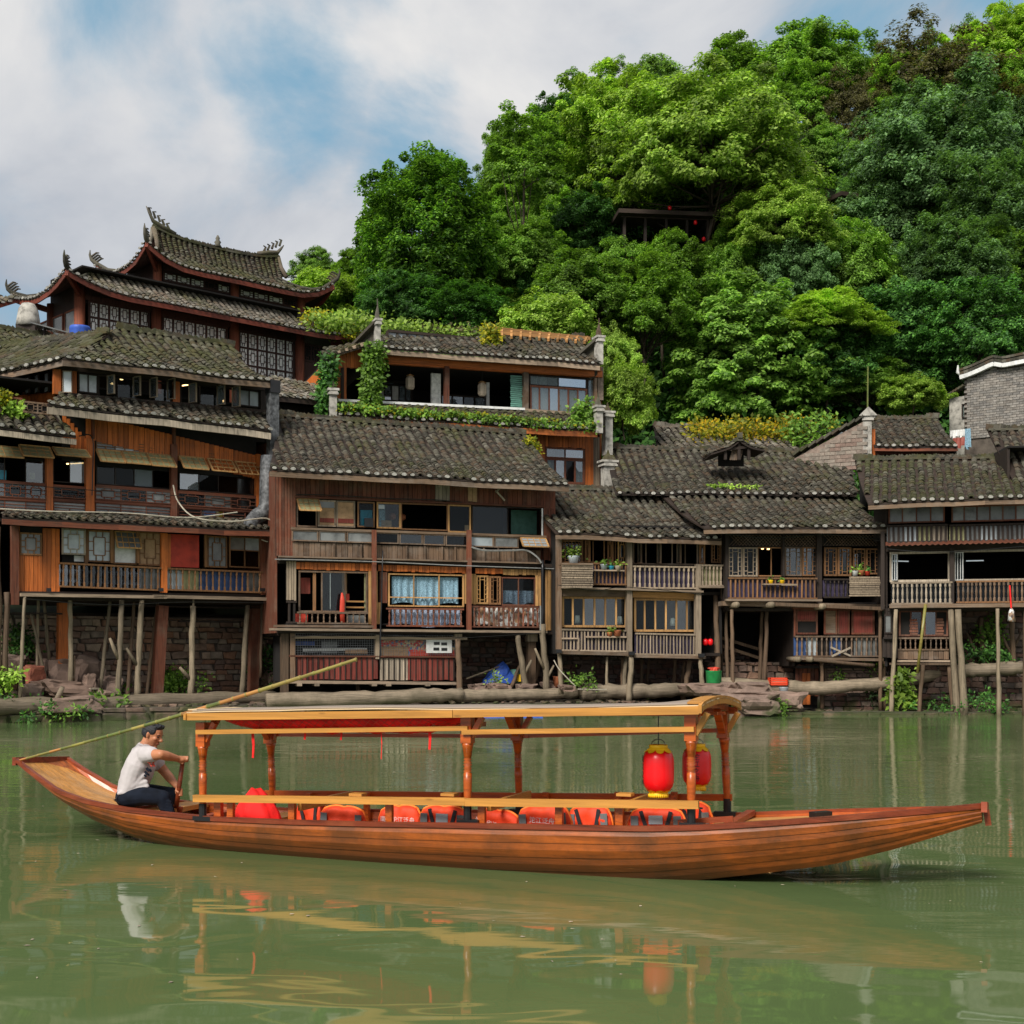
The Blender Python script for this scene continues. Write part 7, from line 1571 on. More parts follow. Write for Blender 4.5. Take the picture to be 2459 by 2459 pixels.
# ================================================================ BOATMAN
YM = 14.62
def pm(x, y, dy=0): return W(x, y, YM + dy)
hip = pm(300, 1915)
S_ = 1.0
class Blob(MB):
    def cap(s, a, b, ra, rb, n=14, sq=1.0):
        a = Vector(a); b = Vector(b); d = (b - a); L_ = max(d.length, 1e-5); d = d / L_; pts = []; rs = []
        for k in range(4): t_ = math.pi / 2 * (1 - k / 4); pts.append(a - d * ra * math.sin(t_)); rs.append(max(ra * math.cos(t_), .0005))
        pts += [a, b]; rs += [ra, rb]
        for k in range(1, 5): t_ = math.pi / 2 * k / 4; pts.append(b + d * rb * math.sin(t_)); rs.append(max(rb * math.cos(t_), .0005))
        return s.tube(pts, rs, n, sq=sq)
    def chain(s, pts, rs):
        for i in range(len(pts) - 1): s.cap(pts[i], pts[i + 1], rs[i], rs[i + 1])
        return s
    def ell(s, c, rx, ry, rz, R3=None, n=16):
        vs = []; c = Vector(c); m_ = 10
        for j in range(m_ + 1):
            t_ = math.pi * j / m_
            for k in range(n): a = 2 * math.pi * k / n; v = Vector((math.sin(t_) * math.cos(a) * rx, math.sin(t_) * math.sin(a) * ry, math.cos(t_) * rz)); vs.append(c + (R3 @ v if R3 else v))
        fs = [(j * n + k, (j + 1) * n + k, (j + 1) * n + (k + 1) % n, j * n + (k + 1) % n) for j in range(m_) for k in range(n)]; return s.add(vs, fs)
def remesh(o, vox, sm=2):
    md = o.modifiers.new('remesh', 'REMESH'); md.mode = 'VOXEL'; md.voxel_size = vox; md.use_smooth_shade = True
    if sm: s2 = o.modifiers.new('smooth', 'SMOOTH'); s2.factor = .5; s2.iterations = sm
O_ = pm(300, 1925)
def loc(v): return Vector(v) - O_
body = Blob()
head_c = loc(pm(366, 1765)); hr = 63 / FX * YM / 2    # half height of head
Rh = Matrix.Rotation(R(20), 3, 'Y') @ Matrix.Rotation(R(-14), 3, 'Z')          # nod forward (towards +x), turned slightly to camera
def hp(x, y, z): return head_c + Rh @ Vector((x, y, z)) * hr
body.ell(hp(-.08, 0, .22), hr * .82, hr * .66, hr * .74, Rh); body.ell(hp(.14, 0, -.12), hr * .60, hr * .56, hr * .76, Rh); body.ell(hp(.26, 0, -.56), hr * .38, hr * .40, hr * .34, Rh)   # skull, face, jaw
body.cap(hp(.68, 0, .10), hp(.86, 0, -.17), hr * .075, hr * .13); body.ell(hp(.80, 0, -.20), hr * .12, hr * .17, hr * .09, Rh)    # nose
body.ell(hp(.62, 0, .22), hr * .12, hr * .42, hr * .08, Rh); body.ell(hp(.64, 0, -.43), hr * .13, hr * .20, hr * .055, Rh); body.ell(hp(.63, 0, -.53), hr * .12, hr * .17, hr * .055, Rh); body.ell(hp(.55, 0, -.76), hr * .16, hr * .2, hr * .13, Rh)
for sy in (-1, 1):
    body.ell(hp(.48, sy * .33, -.12), hr * .2, hr * .2, hr * .17, Rh); body.ell(hp(-.02, sy * .68, -.05), hr * .12, hr * .07, hr * .22, Rh); body.ell(hp(-.06, sy * .72, .0), hr * .06, hr * .08, hr * .17, Rh)
neck = loc(pm(350, 1795)); body.cap(hp(-.15, 0, -.45), neck, hr * .46, hr * .52); body.cap(neck, loc(pm(346, 1815)), .085, .11)
sn = loc(pm(349, 1813, -.16)); sf = loc(pm(362, 1815, .19)); body.cap(sn, sf, .07, .07); body.cap(loc(pm(346, 1822)), loc(pm(318, 1890)), .11, .10)
en = loc(pm(386, 1812, -.30)); wn = loc(pm(428, 1822, -.12)); ef = loc(pm(397, 1855, .22)); wf = loc(pm(424, 1887, .04))
body.chain([sn, sn.lerp(en, .5), en], [.072, .066, .052]); body.chain([en, en.lerp(wn, .3), wn], [.052, .054, .034]); body.chain([sf, sf.lerp(ef, .5), ef], [.072, .062, .052]); body.chain([ef, ef.lerp(wf, .35), wf], [.052, .052, .034])
hn = loc(pm(440, 1824, -.08)); hf = loc(pm(429, 1901, -.0))
grip_top = loc(pm(439, 1826.5, -.06)); pad_bot = loc(pm(424, 1935, .0)); pdir = (pad_bot - grip_top).normalized()
# near hand over the T grip (grip runs along x)
body.ell(wn.lerp(hn, .6), .055, .042, .032, Matrix.Rotation(R(5), 3, 'Y')); body.cap(wn, wn.lerp(hn, .5), .034, .038)
for i in range(4):
    bx_ = hn + Vector((-.012 + i * .021, .02, .018)); ln = (.034, .037, .036, .030)[i]
    body.chain([bx_ + Vector((-.02, .0, .008)), bx_ + Vector((0, -.03, .012)), bx_ + Vector((.002, -.047, -ln * .45)), bx_ + Vector((0, -.035, -ln * 1.1))], [.012, .0115, .0105, .009])
body.chain([wn.lerp(hn, .35) + Vector((0, .0, -.02)), hn + Vector((-.03, -.012, -.035)), hn + Vector((.0, -.02, -.042))], [.014, .012, .010])
# far hand round the shaft
body.ell(hf + Vector((-.012, .01, .0)), .03, .034, .048)
for i in range(4):
    c_ = hf + Vector((.005, 0, .032 - i * .022)); ln = (.036, .04, .038, .03)[i]
    body.chain([c_ + Vector((-.015, .025, 0)), c_ + Vector((.02, .018, -.004)), c_ + Vector((.034, -.012, -.006)), c_ + Vector((.034 - ln * .8, -.03, -.006))], [.012, .0115, .0105, .009])
body.chain([hf + Vector((-.02, -.01, .03)), hf + Vector((-.02, -.034, .012)), hf + Vector((.005, -.04, -.004))], [.014, .012, .010])
man = body.build('person', M['skin'], None, True); man.location = O_; remesh(man, .0068, 2)
tag(man, 'boatman in pale grey T-shirt and dark jeans sitting in the stern, gripping a paddle', 'person')
# hair: cap over the skull
h = Blob(); h.ell(hp(-.15, 0, .38), hr * .80, hr * .68, hr * .62, Rh); h.ell(hp(.26, -.05, .70), hr * .34, hr * .46, hr * .20, Rh); h.ell(hp(-.48, 0, .1), hr * .40, hr * .58, hr * .50, Rh)
r_ = random.Random(2)
for i in range(60):
    a = r_.uniform(-1.4, 1.4); c_ = hp(.18 + r_.uniform(-.8, .32), math.sin(a) * .5, .80 + r_.uniform(-.12, .06)); h.cap(c_, c_ + Rh @ Vector((r_.uniform(.0, .22), r_.uniform(-.12, .12), r_.uniform(-.04, .14))) * hr, .010, .005)
for sy in (-1, 1): h.ell(hp(-.02, sy * .52, .34), hr * .46, hr * .17, hr * .36, Rh); h.ell(hp(-.30, sy * .48, .08), hr * .30, hr * .17, hr * .40, Rh)
ho = h.build('hair', M['hair'], man, True); remesh(ho, .007, 1)
f = Blob()
for sy in (-1, 1): f.ell(hp(.66, sy * .30, .20), hr * .09, hr * .18, hr * .035, Rh)
f.build('eyebrows', M['hair'], man, True)
f = Blob()
for sy in (-1, 1): f.ell(hp(.63, sy * .28, .04), hr * .08, hr * .13, hr * .04, Rh)
f.build('eyes', M['black'], man, True); Blob().ell(hp(.70, 0, -.47), hr * .09, hr * .17, hr * .045, Rh).build('lips', M['lips'], man, True)
# shirt
s2 = Blob()
bk = [(338, 1783), (326, 1800), (312, 1822), (302, 1850), (297, 1880), (294, 1905)]; fr_ = [(364, 1800), (373, 1822), (372, 1845), (366, 1865), (358, 1882), (340, 1900)]
vs = []; K = 20
for j, ((xa, ya), (xb, yb_)) in enumerate(zip(bk, fr_)):
    a_, b_ = loc(pm(xa - 5 - j * 1.2, ya)), loc(pm(xb, yb_)); c_ = (a_ + b_) / 2; u_ = (b_ - a_) / 2; wd = (.13, .22, .25, .235, .225, .215)[j]
    for k in range(K): t_ = 2 * math.pi * k / K; vs.append(c_ + u_ * math.cos(t_) * (1.0 + .02 * math.sin(t_ * 5 + j)) + Vector((0, wd, 0)) * math.sin(t_))
fs = [(j * K + k, j * K + (k + 1) % K, (j + 1) * K + (k + 1) % K, (j + 1) * K + k) for j in range(5) for k in range(K)] + [tuple(range(K))[::-1], tuple(5 * K + k for k in range(K))]
s2.add(vs, fs); s2.chain([sn + Vector((-.02, .04, 0)), sn, sn.lerp(en, .42)], [.10, .098, .088]); s2.chain([sf + Vector((-.02, -.04, 0)), sf, sf.lerp(ef, .45)], [.10, .095, .086])
s2.cap(loc(pm(350, 1799)), loc(pm(342, 1812)), .098, .13)
for (xa, ya, xb, yb_) in ((353, 1888, 285, 1905), (350, 1878, 300, 1892), (345, 1862, 318, 1890)): s2.cap(loc(pm(xa, ya, -.17)), loc(pm(xb, yb_, -.2)), .028, .02)
so_ = s2.build('shirt', M['shirt'], man, True); remesh(so_, .0105, 3)
dsp = so_.modifiers.new('folds', 'DISPLACE'); tx = bpy.data.textures.new('folds', 'CLOUDS'); tx.noise_scale = .17; dsp.texture = tx; dsp.strength = .024; dsp.mid_level = .5
# print on the chest
def patch(pts, mat, name):
    m = MB(); 
    for (x, y, dy, s_) in pts: c_ = loc(pm(x, y, dy)); m.bar(c_ + Vector((-.012 * s_, 0, .014 * s_)), c_ + Vector((.012 * s_, -.003, -.014 * s_)), .02 * s_, .012, up=(0, 1, 0))
    m.build(name, M[mat], man)
patch([(362, 1823, -.218, 1), (366, 1829, -.212, 1.2), (359, 1831, -.228, .9), (369, 1837, -.196, 1), (363, 1838, -.218, .8), (355, 1829, -.235, .7)], 'redpaint', 'red_print'); patch([(355, 1848, -.232, 1.3), (361, 1850, -.215, 1.), (351, 1856, -.236, 1.2), (356, 1860, -.226, .8), (349, 1863, -.232, .9)], 'jeans', 'blue_print')
# jeans
j_ = Blob(); j_.ell(loc(pm(305, 1913)), .115, .22, .12)
kn = loc(pm(391, 1916, -.20)); kf = loc(pm(414, 1908, .20)); an = loc(pm(408, 1960, -.16)); af = loc(pm(398, 1960, .25))
j_.chain([loc(pm(308, 1915, -.12)), loc(pm(345, 1911, -.17)), kn], [.115, .105, .085]); j_.chain([kn, kn.lerp(an, .5), an], [.085, .08, .065]); j_.chain([loc(pm(310, 1913, .12)), loc(pm(360, 1905, .17)), kf], [.11, .105, .08]); j_.chain([kf, kf.lerp(af, .5), af], [.088, .08, .065])
for i in range(4): c_ = loc(pm(400 + i * 2, 1922 + i * 8, -.2)); j_.cap(c_ + Vector((-.07, -.05, .02)), c_ + Vector((.06, -.05, -.01)), .018, .014)
jo = j_.build('jeans', M['jeans'], man, True); remesh(jo, .011, 2)
for i, (c_, sy) in enumerate(((an, -1), (af, 1))): ft = Blob(); ft.chain([c_ + Vector((-.03, 0, -.05)), c_ + Vector((.14, 0, -.09))], [.055, .045]); fo = ft.build('shoe', M['black'], man, True); remesh(fo, .012, 1)
m = MB()
for i in range(6): m.tube([loc(pm(283, 1911, -.2)), loc(pm(279 - i, 1918 + i, -.22)), loc(pm(272 + i * 3, 1921 + i * 1.5, -.22))], .003, 4)
m.build('belt_strings', M['black'], man)
# paddle
t = thing('paddle', 'dark red wooden paddle with a T grip held upright by the boatman', 'paddle', O_)
MB().tube([grip_top, pad_bot + pdir * .1], [.024, .026], 10, sq=.8).build('paddle_shaft', M['rim'], t, True)
MB().tube([grip_top + Vector((-.062, 0, -.006)), grip_top + Vector((-.055, 0, 0)), grip_top + Vector((.05, 0, .004)), grip_top + Vector((.06, 0, .004))], [.014, .021, .021, .014], 10).build('paddle_grip', M['clay'], t, True)
MB().bar(pad_bot, pad_bot + pdir * .16, .14, .02, up=(0, 1, 0)).build('paddle_blade', M['rim'], t)
# ================================================================ BANK: logs, rocks, plants
def log(H, name, label, pts, r, mat='log', stubs=(), seed=1):
    P_ = [H.world(H.V(x, y, d)) for x, y, d in pts]; o = P_[0]; m = MB(); S = []; rs = []; g_ = random.Random(seed); N_ = 24
    for i in range(N_ + 1):
        t_ = i / N_ * (len(P_) - 1); k = min(int(t_), len(P_) - 2); p = P_[k].lerp(P_[k + 1], t_ - k) - o; S.append(p + Vector((0, g_.uniform(-1, 1) * r * .08, g_.uniform(-1, 1) * r * .1))); rs.append(r * g_.uniform(.9, 1.1) * (1.05 - .15 * i / N_))
    m.tube(S, rs, 10, wob=.12, seed=seed)
    for (t_, dx, dz, q_) in stubs: i = int(t_ * N_); m.tube([S[i], S[i] + Vector((dx, -.1, dz))], [r * q_, r * q_ * .6], 8, wob=.2, seed=i)
    ob = m.build(name, M[mat], None, True); ob.location = o; return tag(ob, label, 'log')
log(A, 'long_log', 'thick bare log lying along the left bank under the stilts', [(-60, 1697, -.7), (130, 1694, -.7), (330, 1688, -.7), (520, 1680, -.7), (660, 1676, -.6)], .24, stubs=((.27, .28, .55, .45),), seed=2)
log(B, 'long_log', 'weathered log lying on the bank below the mesh cage', [(640, 1683, -.9), (800, 1681, -.9), (1000, 1672, -.9), (1110, 1668, -.8)], .23, seed=3)
log(B, 'long_log', 'shorter split log with stones on it right of the cage', [(1095, 1672, -.7), (1200, 1668, -.7), (1290, 1668, -.7), (1392, 1664, -.7)], .2, seed=4)
log(Cc, 'long_log', 'dark log under the narrow balcony house', [(1395, 1662, -.1), (1530, 1660, -.1), (1690, 1655, .1)], .25, mat='log', seed=5)
log(D, 'long_log', 'very long horizontal log held between the stilts of the dark and right houses', [(1700, 1640, -.1), (1860, 1651, -.2), (2000, 1652, -.4), (2140, 1638, -.1), (2290, 1612, .4)], .22, seed=6)
log(E, 'long_log', 'dark log lashed behind the stilts at the right edge', [(2296, 1612, .6), (2380, 1607, .6), (2500, 1600, .6)], .22, mat='log', seed=7)
def rocklo(s_):
    me = rock_mesh('pebble', s_, 'rock', sub=1); r = ([tuple(v.co) for v in me.vertices], [tuple(p.vertices) for p in me.polygons]); bpy.data.meshes.remove(me); return r
ROCKLO = [rocklo(i) for i in (3, 4, 5)]
RK = [rock_mesh('rock', i, 'rock') for i in range(5)] + [rock_mesh('rock', 9, 'rockred')]
def rock(H, px, py, d, w_px, h_px, dep, label, k=0, rot=0, flat=None):
    p = H.V(px, py, d); s_ = (H.O.y + 2) / FX; o = link('rock', RK[k], None, H.world(p), (0, rot, H.ang), (w_px * s_, dep, h_px * s_)); return tag(o, label, 'rock', 'sandstone rocks on the bank')
for args in ((A, 155, 1653, .2, 125, 36, 1.1, 'wide flat sandstone slab on the left bank', 0, .08), (A, 172, 1692, -.95, 130, 36, .7, 'flat slab lying against the front of the long log', 1, -.03), (A, 150, 1615, 1.2, 90, 75, 1.2, 'big pink brown boulder behind the slabs', 2, .1), (A, 205, 1612, 1.4, 80, 75, 1.2, 'second big boulder right of the biggest one', 3, 0), (A, 82, 1620, .8, 40, 42, .7, 'rounded red boulder at the left', 5, 0), (A, 78, 1662, .2, 46, 42, .8, 'squat boulder below the red one', 4, 0), (A, 262, 1650, .8, 48, 55, .8, 'dark boulder behind the forked stilts', 2, 0), (A, 215, 1640, .3, 30, 44, .25, 'thin upright stone slab', 1, .2), (A, 254, 1668, -.2, 34, 20, .5, 'small round stone on the log', 3, 0), (A, 20, 1600, 1.6, 60, 60, .9, 'shadowed boulder at the far left', 4, 0), (A, 330, 1722, -.5, 60, 22, .8, 'low flat stone at the waterline left', 0, 0), (A, 430, 1724, -.4, 70, 22, .8, 'low pale stone at the waterline beneath the bamboo pole', 1, 0), (A, 530, 1722, -.3, 60, 20, .8, 'low stone at the waterline left of the canopy', 3, 0),
             (D, 1700, 1655, -1.2, 110, 26, 1.1, 'flat sandstone ledge left of the green bucket', 0, 0), (D, 1800, 1655, -1.6, 100, 32, 1.3, 'thick sandstone slab in front of the dark void', 1, .06), (D, 1790, 1672, -1.9, 130, 22, 1.2, 'long lower sandstone slab in front of the dark void', 2, 0), (D, 1815, 1694, -2.3, 90, 34, 1.2, 'squared pale block at the waterline right of the canopy', 3, 0), (D, 1880, 1680, -1.4, 90, 40, 1.0, 'dark ledge stone under the long log', 4, 0), (D, 1760, 1712, -1.6, 150, 26, 1.4, 'low mossy stone at the waterline right of the canopy', 0, 0),
             (B, 1200, 1652, -.3, 50, 22, .6, 'small squared stone right of the cage', 3, 0), (B, 1262, 1650, -.2, 46, 18, .6, 'second small squared stone right of the cage', 4, 0), (B, 1150, 1650, .2, 40, 18, .6, 'stone beside the foot of the blue tarp', 1, 0), (B, 1320, 1645, 0, 40, 20, .5, 'brick like stone near the clay pot', 2, 0), (Cc, 1362, 1652, -.6, 34, 14, .5, 'small stone on the end of the split log', 3, 0), (A, 650, 1630, 1.0, 34, 40, .6, 'stone stack beside the corner post of the weathered house', 2, 0), (A, 655, 1590, 1.2, 30, 24, .6, 'upper stone of the stack beside the weathered house', 4, 0)): rock(*args)
t = thing('concrete_block', 'hollow pale concrete block lying on the slabs', 'block', A.world(A.V(222, 1668, -.1)), A.ang + .3); MB().box(-.16, .16, -.12, .12, 0, .045).box(-.16, .16, -.12, .12, .155, .2).box(-.16, -.12, -.12, .12, .045, .155).box(.12, .16, -.12, .12, .045, .155).build('block_shell', M['paleboard'], t)
stone_wall(A, 'reddish brown retaining wall of rough stones behind the left stilts', -60, 1475, 1700, 655, 2.2, 'wallstone', .21, .38, seed=1)
EM = [House('x', '', '', *a) for a in ((-60, 37.6, 650, 41.2), (650, 41.2, 1380, 42.4), (1380, 42.4, 1740, 42.5), (1740, 42.5, 2500, 42.5))]
for q_ in EM: bpy.data.objects.remove(q_.e)
stone_wall(EM[0], 'mossy dark embankment wall along the left waterline', -60, 1706, 1742, 650, 0, 'embank', .22, .7, name='embankment_wall', seed=2, dep=.8)
stone_wall(EM[1], 'embankment wall at the waterline below the mesh cage', 652, 1694, 1732, 1378, .0, 'embank', .2, .6, name='embankment_wall', seed=3, dep=.8)
stone_wall(EM[2], 'embankment wall at the waterline under the narrow balcony house', 1382, 1690, 1724, 1738, .0, 'embank', .2, .6, name='embankment_wall', seed=4, dep=.8)
stone_wall(EM[3], 'low rocky kerb along the waterline below the right houses', 1742, 1710, 1724, 2500, .0, 'embank', .12, .5, name='embankment_wall', seed=15, dep=.8)
stone_wall(D, 'stone steps wall behind the green bucket in the dark void', 1700, 1590, 1645, 1905, 1.8, 'wallstone', .2, .4, name='stone_wall', seed=5)
MB_ = A.box
# small props
t = thing('green_bucket', 'green bucket heaped with red peppers on the ledge under the houses', 'bucket', D.world(D.V(1714, 1642, -.9))); MB().lathe([(.20, 0), (.25, .04), (.26, .40), (.28, .42)], 14).build('bucket_body', M['green_paint'], t, True)
for i in range(7): a = i * .9; MB().tube([(math.cos(a) * .12, math.sin(a) * .12, .40), (math.cos(a) * .05 + .03, math.sin(a) * .05, .50), (math.cos(a + 1) * .2, math.sin(a + 1) * .1, .50)], [.05, .055, .02], 6).build('pepper', M['redpaint'], t, True)
for (x, lb) in ((1694, 'left of two small red lanterns hanging in the dark gap'), (1706, 'right of two small red lanterns hanging in the dark gap')):
    t = thing('small_lantern', lb, 'lantern', D.world(D.V(x, 1550, .4)), 0, 'pair of small red lanterns'); MB().lathe([(.05, 0), (.09, .05), (.09, .17), (.05, .22)], 10).build('lantern_body', M['lantern'], t, True); MB().tube([(0, 0, .22), (0, 0, .3)], .01, 4).build('cord', M['black'], t)
t = thing('blue_tarp', 'crumpled blue tarpaulin under the weathered house', 'tarp', B.world(B.V(1195, 1640, .9)))
m = MB(); vs = []; r_ = random.Random(4)
for j in range(7):
    for k in range(14): a = 2 * math.pi * k / 14; q_ = 1 - (j / 6) ** 1.6; vs.append((math.cos(a) * .55 * q_ * (1 + r_.uniform(-.16, .16)) + j * .03, math.sin(a) * .35 * q_, j / 6 * .72 + r_.uniform(-.03, .03)))
m.add(vs, [(j * 14 + k, j * 14 + (k + 1) % 14, (j + 1) * 14 + (k + 1) % 14, (j + 1) * 14 + k) for j in range(6) for k in range(14)]).build('tarp_sheet', M['blue'], t)
t = thing('plastic_drum', 'dark teal drum with a yellow side beside the blue tarp', 'drum', B.world(B.V(1240, 1640, .8))); MB().lathe([(.2, 0), (.22, .05), (.22, .42), (.18, .46)], 12).build('drum_body', M['teal'], t, True); blk('drum_label', 'yellow', t, .0, .15, -.235, -.2, .05, .3)
t = thing('orange_crate', 'orange crate on the stone ledge in the black void', 'crate', D.world(D.V(1868, 1645, -.3))); m = MB().box(-.3, .3, -.2, .2, 0, .03); [m.box(-.3, .3, y, y + .02, z, z + .05) for y in (-.2, .18) for z in (.05, .12, .19)]; [m.box(x, x + .03, -.2, .2, 0, .24) for x in (-.3, .27)]; m.build('crate_frame', M['vest'], t)
t = thing('white_bucket', 'small white and blue bucket below the long log', 'bucket', D.world(D.V(1882, 1668, -1.5))); MB().lathe([(.12, 0), (.15, .22), (.16, .24)], 12).build('bucket_body', M['frost'], t, True)
t = thing('clay_jar', 'broken clay pipe standing beside the stilt of the narrow house', 'pot', B.world(B.V(1338, 1650, -.2))); MB().lathe([(.13, 0), (.14, .3), (.15, .36), (.12, .34)], 10).build('jar_body', M['clay'], t, True)
t = thing('leaning_stick', 'thin stick leaning over the blue tarp', 'stick', B.world(B.V(1120, 1630, .6)), B.ang); MB().tube([(0, 0, 0), B.V(1228, 1590, .9) - B.V(1120, 1630, .6)], .03, 6).build('stick', M['pole'], t)
cable(Cc, 'rope_line', 'pale rope slanting from the clay pot post down to the bank', [(1330, 1585, -.4), (1345, 1610, -.5), (1382, 1648, -.6)], cat='rope'); cable(Cc, 'rope_line', 'slack rope tied between two stilts near the water', [(1388, 1655, -.6), (1420, 1656, -.5), (1456, 1656, -.4)], cat='rope')
t = thing('white_boards', 'pale boat boards floating at the bank behind the canopy', 'board', W(1210, 1727, 41.2)); MB().box(-1.1, 1.3, -.3, .3, -.02, .05).build('board', M['frost'], t); MB().box(-.9, 1.2, -.35, -.31, .0, .09).build('board_edge', M['blue'], t)
# flowers pots etc
def potted(H, x, y, d, label, pot, leaf, s_=.16, n=30, seed=0):
    t = thing('potted_plant', label, 'plant', H.world(H.V(x, y, d))); MB().lathe([(s_ * .55, 0), (s_ * .75, s_ * 1.0), (s_ * .8, s_ * 1.1)], 10).build('pot', M[pot], t, True); leaf_patch('foliage', [(0, 0, s_ * 1.6)], (s_ * .6, s_ * .5, s_ * .45), n, .08, leaf, t, seed)
for i, a in enumerate(((Cc, 1377, 1355, -.5, 'leafy plant in a pale blue pot on the slatted box of the narrow house', 'frost', 'leaf_light', .24, 90), (Cc, 1450, 1368, -.35, 'small plant in a pale pot on the balcony shelf, middle one', 'frost', 'leaf_mid'), (Cc, 1468, 1369, -.35, 'tiny blue pot on the balcony shelf', 'cyan', 'leaf_dark', .12, 10), (Cc, 1484, 1370, -.38, 'pale succulent at the right end of the balcony shelf', 'paleboard', 'leaf_light', .14), (Cc, 1464, 1528, -.28, 'low yellow green plant on the lower railing shelf', 'clay', 'leaf_light', .12), (Cc, 1482, 1528, -.28, 'clay pot on the lower railing shelf', 'clay', 'leaf_brown', .18, 12), (D, 1851, 1402, -.42, 'small yellow pot on the shelf of the dark house', 'yellow', 'leaf_dark', .11, 8), (D, 1878, 1402, -.42, 'second yellow pot on the shelf of the dark house', 'yellow', 'leaf_dark', .11, 8), (D, 2053, 1383, -.5, 'white pot with a cactus on the slatted box of the dark house', 'white', 'leaf_mid', .15, 14), (D, 2068, 1382, -.5, 'clay bowl on the slatted box of the dark house', 'clay', 'leaf_mid', .15, 16), (D, 2083, 1382, -.5, 'bright red pot on the slatted box of the dark house', 'redpaint', 'leaf_dark', .13, 16))): potted(*a, seed=i)
# plants at the bank
def shrub(H, px, py, d, w_, h_, n, size, mat, label, name='bank_plant', seed=0, cat='plant', elong=1.7):
    p = H.V(px, py, d); g_ = np.random.default_rng(seed); t = thing(name, label, cat, H.world(p)); pts = g_.normal(size=(max(4, n // 14), 3)) * np.array([w_ / 2.4, w_ / 5, h_ / 3]) + np.array([0, 0, h_ / 2])
    leaf_patch('foliage', pts, (.13, .10, .12), 30, size * .6, mat, t, seed, elong=elong); m = MB(); [m.tube([(0, 0, 0), (q_[0] * .5, q_[1] * .5, q_[2] * .6), tuple(q_)], [.02, .012, .006], 4) for q_ in pts[:12]]; m.build('stems', M['bark'], t)
for i, a in enumerate(((A, 412, 1668, 1.6, 1.2, .8, 500, .13, 'leaf_mid', 'green weeds at the foot of the left retaining wall'), (A, 10, 1672, -.4, .8, .7, 260, .15, 'leaf_light', 'bright weeds at the far left end of the log'), (A, 45, 1724, -.5, 1.4, .5, 450, .12, 'leaf_dark', 'mossy weeds hanging over the left waterline'), (A, 100, 1728, -.5, 1.2, .35, 260, .11, 'leaf_mid', 'low weeds at the waterline left of the grass tuft'), (A, 170, 1730, -.5, 1.0, .4, 260, .11, 'leaf_light', 'pale weeds under the slab at the waterline'), (A, 236, 1728, -.55, 1.0, .55, 260, .2, 'leaf_mid', 'long bladed grass tuft at the waterline'), (A, 60, 1580, 1.6, .8, 1.0, 300, .14, 'leaf_dark', 'dark creeper behind the leftmost stilts'), (A, 630, 1620, .9, .6, .8, 200, .12, 'leaf_dark', 'weeds between the two left houses'),
      (E, 2166, 1688, -.1, .75, .75, 260, .24, 'leaf_light', 'bright broad leaved plant between the slanting stilts'), (E, 2375, 1585, 1.2, 1.6, .6, 420, .13, 'leaf_dark', 'dark weeds on the wall behind the right stilts'), (E, 2385, 1560, 1.3, .6, 1.2, 260, .14, 'leaf_mid', 'upright weeds beside the forked trunk'), (D, 2010, 1640, .2, .3, .3, 60, .1, 'leaf_mid', 'small weed on the rubble wall, left'), (D, 2084, 1612, .2, .3, .35, 60, .1, 'leaf_mid', 'small weed on the rubble wall, right'), (D, 1862, 1708, -2.0, .8, .35, 160, .1, 'leaf_mid', 'weeds at the waterline beside the squared block'), (D, 2110, 1680, -.1, .4, .5, 90, .12, 'leaf_blue', 'pale weed at the foot of the dark stilt'), (B, 1190, 1640, -.2, .3, .25, 50, .1, 'leaf_light', 'tiny weed on the stones right of the cage'), (Cc, 1400, 1650, -.3, .5, .4, 120, .11, 'leaf_mid', 'weeds beside the slack rope'), (B, 1500, 1722, -.4, 3.0, .3, 500, .1, 'leaf_mid', 'weeds along the waterline seen below the canopy'), (E, 2340, 1712, .0, 2.0, .5, 420, .12, 'leaf_dark', 'dark moss tufts at the waterline on the right'))): shrub(*a, seed=i + 1)
# ---- vines on the upper restaurant
def band(H, pts, spread, per, size, mat, name, label, cat, seed, elong=1.4):
    P_ = [H.world(H.V(*p)) for p in pts]; o = P_[0].copy(); t = thing(name, label, cat, o); leaf_patch('leaves', [p - o for p in P_], spread, per, size, mat, t, seed, elong=elong); m = MB(); [m.tube([P_[i] - o, P_[i + 1] - o], .015, 4) for i in range(0, min(len(P_) - 1, 24))] if label.find('hanging') >= 0 else m.tube([Vector((0, 0, -.3)), Vector((0, 0, .1))], .03, 4); m.build('stems', M['bark'], t); return t
g_ = random.Random(3)
pts = [(886 + (i % 8) * 4.5 + g_.uniform(-9, 9) - (i / 240) * 14, 828 + i / 240 * 175 + g_.uniform(-6, 6), -.45 - g_.random() * .3) for i in range(240)]
band(L_, pts, (.10, .10, .12), 13, .12, 'leaf_mid', 'hanging_vine', 'thick green vine hanging over the open front of the upper restaurant', 'vine', 1)
pts = [(790 + g_.uniform(-16, 18) - (i / 200) * 14, 860 + i / 200 * 150, -.4 - g_.random() * .6) for i in range(200)]
band(L_, pts, (.10, .10, .13), 11, .12, 'leaf_dark', 'hanging_vine', 'darker vine hanging down the left end of the upper restaurant', 'vine', 2)
pts = [(810 + (i / 330) * 625, 968 + (i / 330) * 48 + g_.uniform(2, 22), -.75 - g_.random() * .45) for i in range(330)]
band(L_, pts, (.10, .10, .06), 9, .10, 'leaf_mid', 'ledge_plants', 'green plants crowding the tiled ledge of the upper restaurant', 'plants', 3); band(L_, [(x, y - 4, d) for x, y, d in pts[::3]], (.10, .10, .05), 8, .085, 'leaf_yellow', 'ledge_flowers', 'yellow tinged flowers along the tiled ledge of the upper restaurant', 'plants', 4)
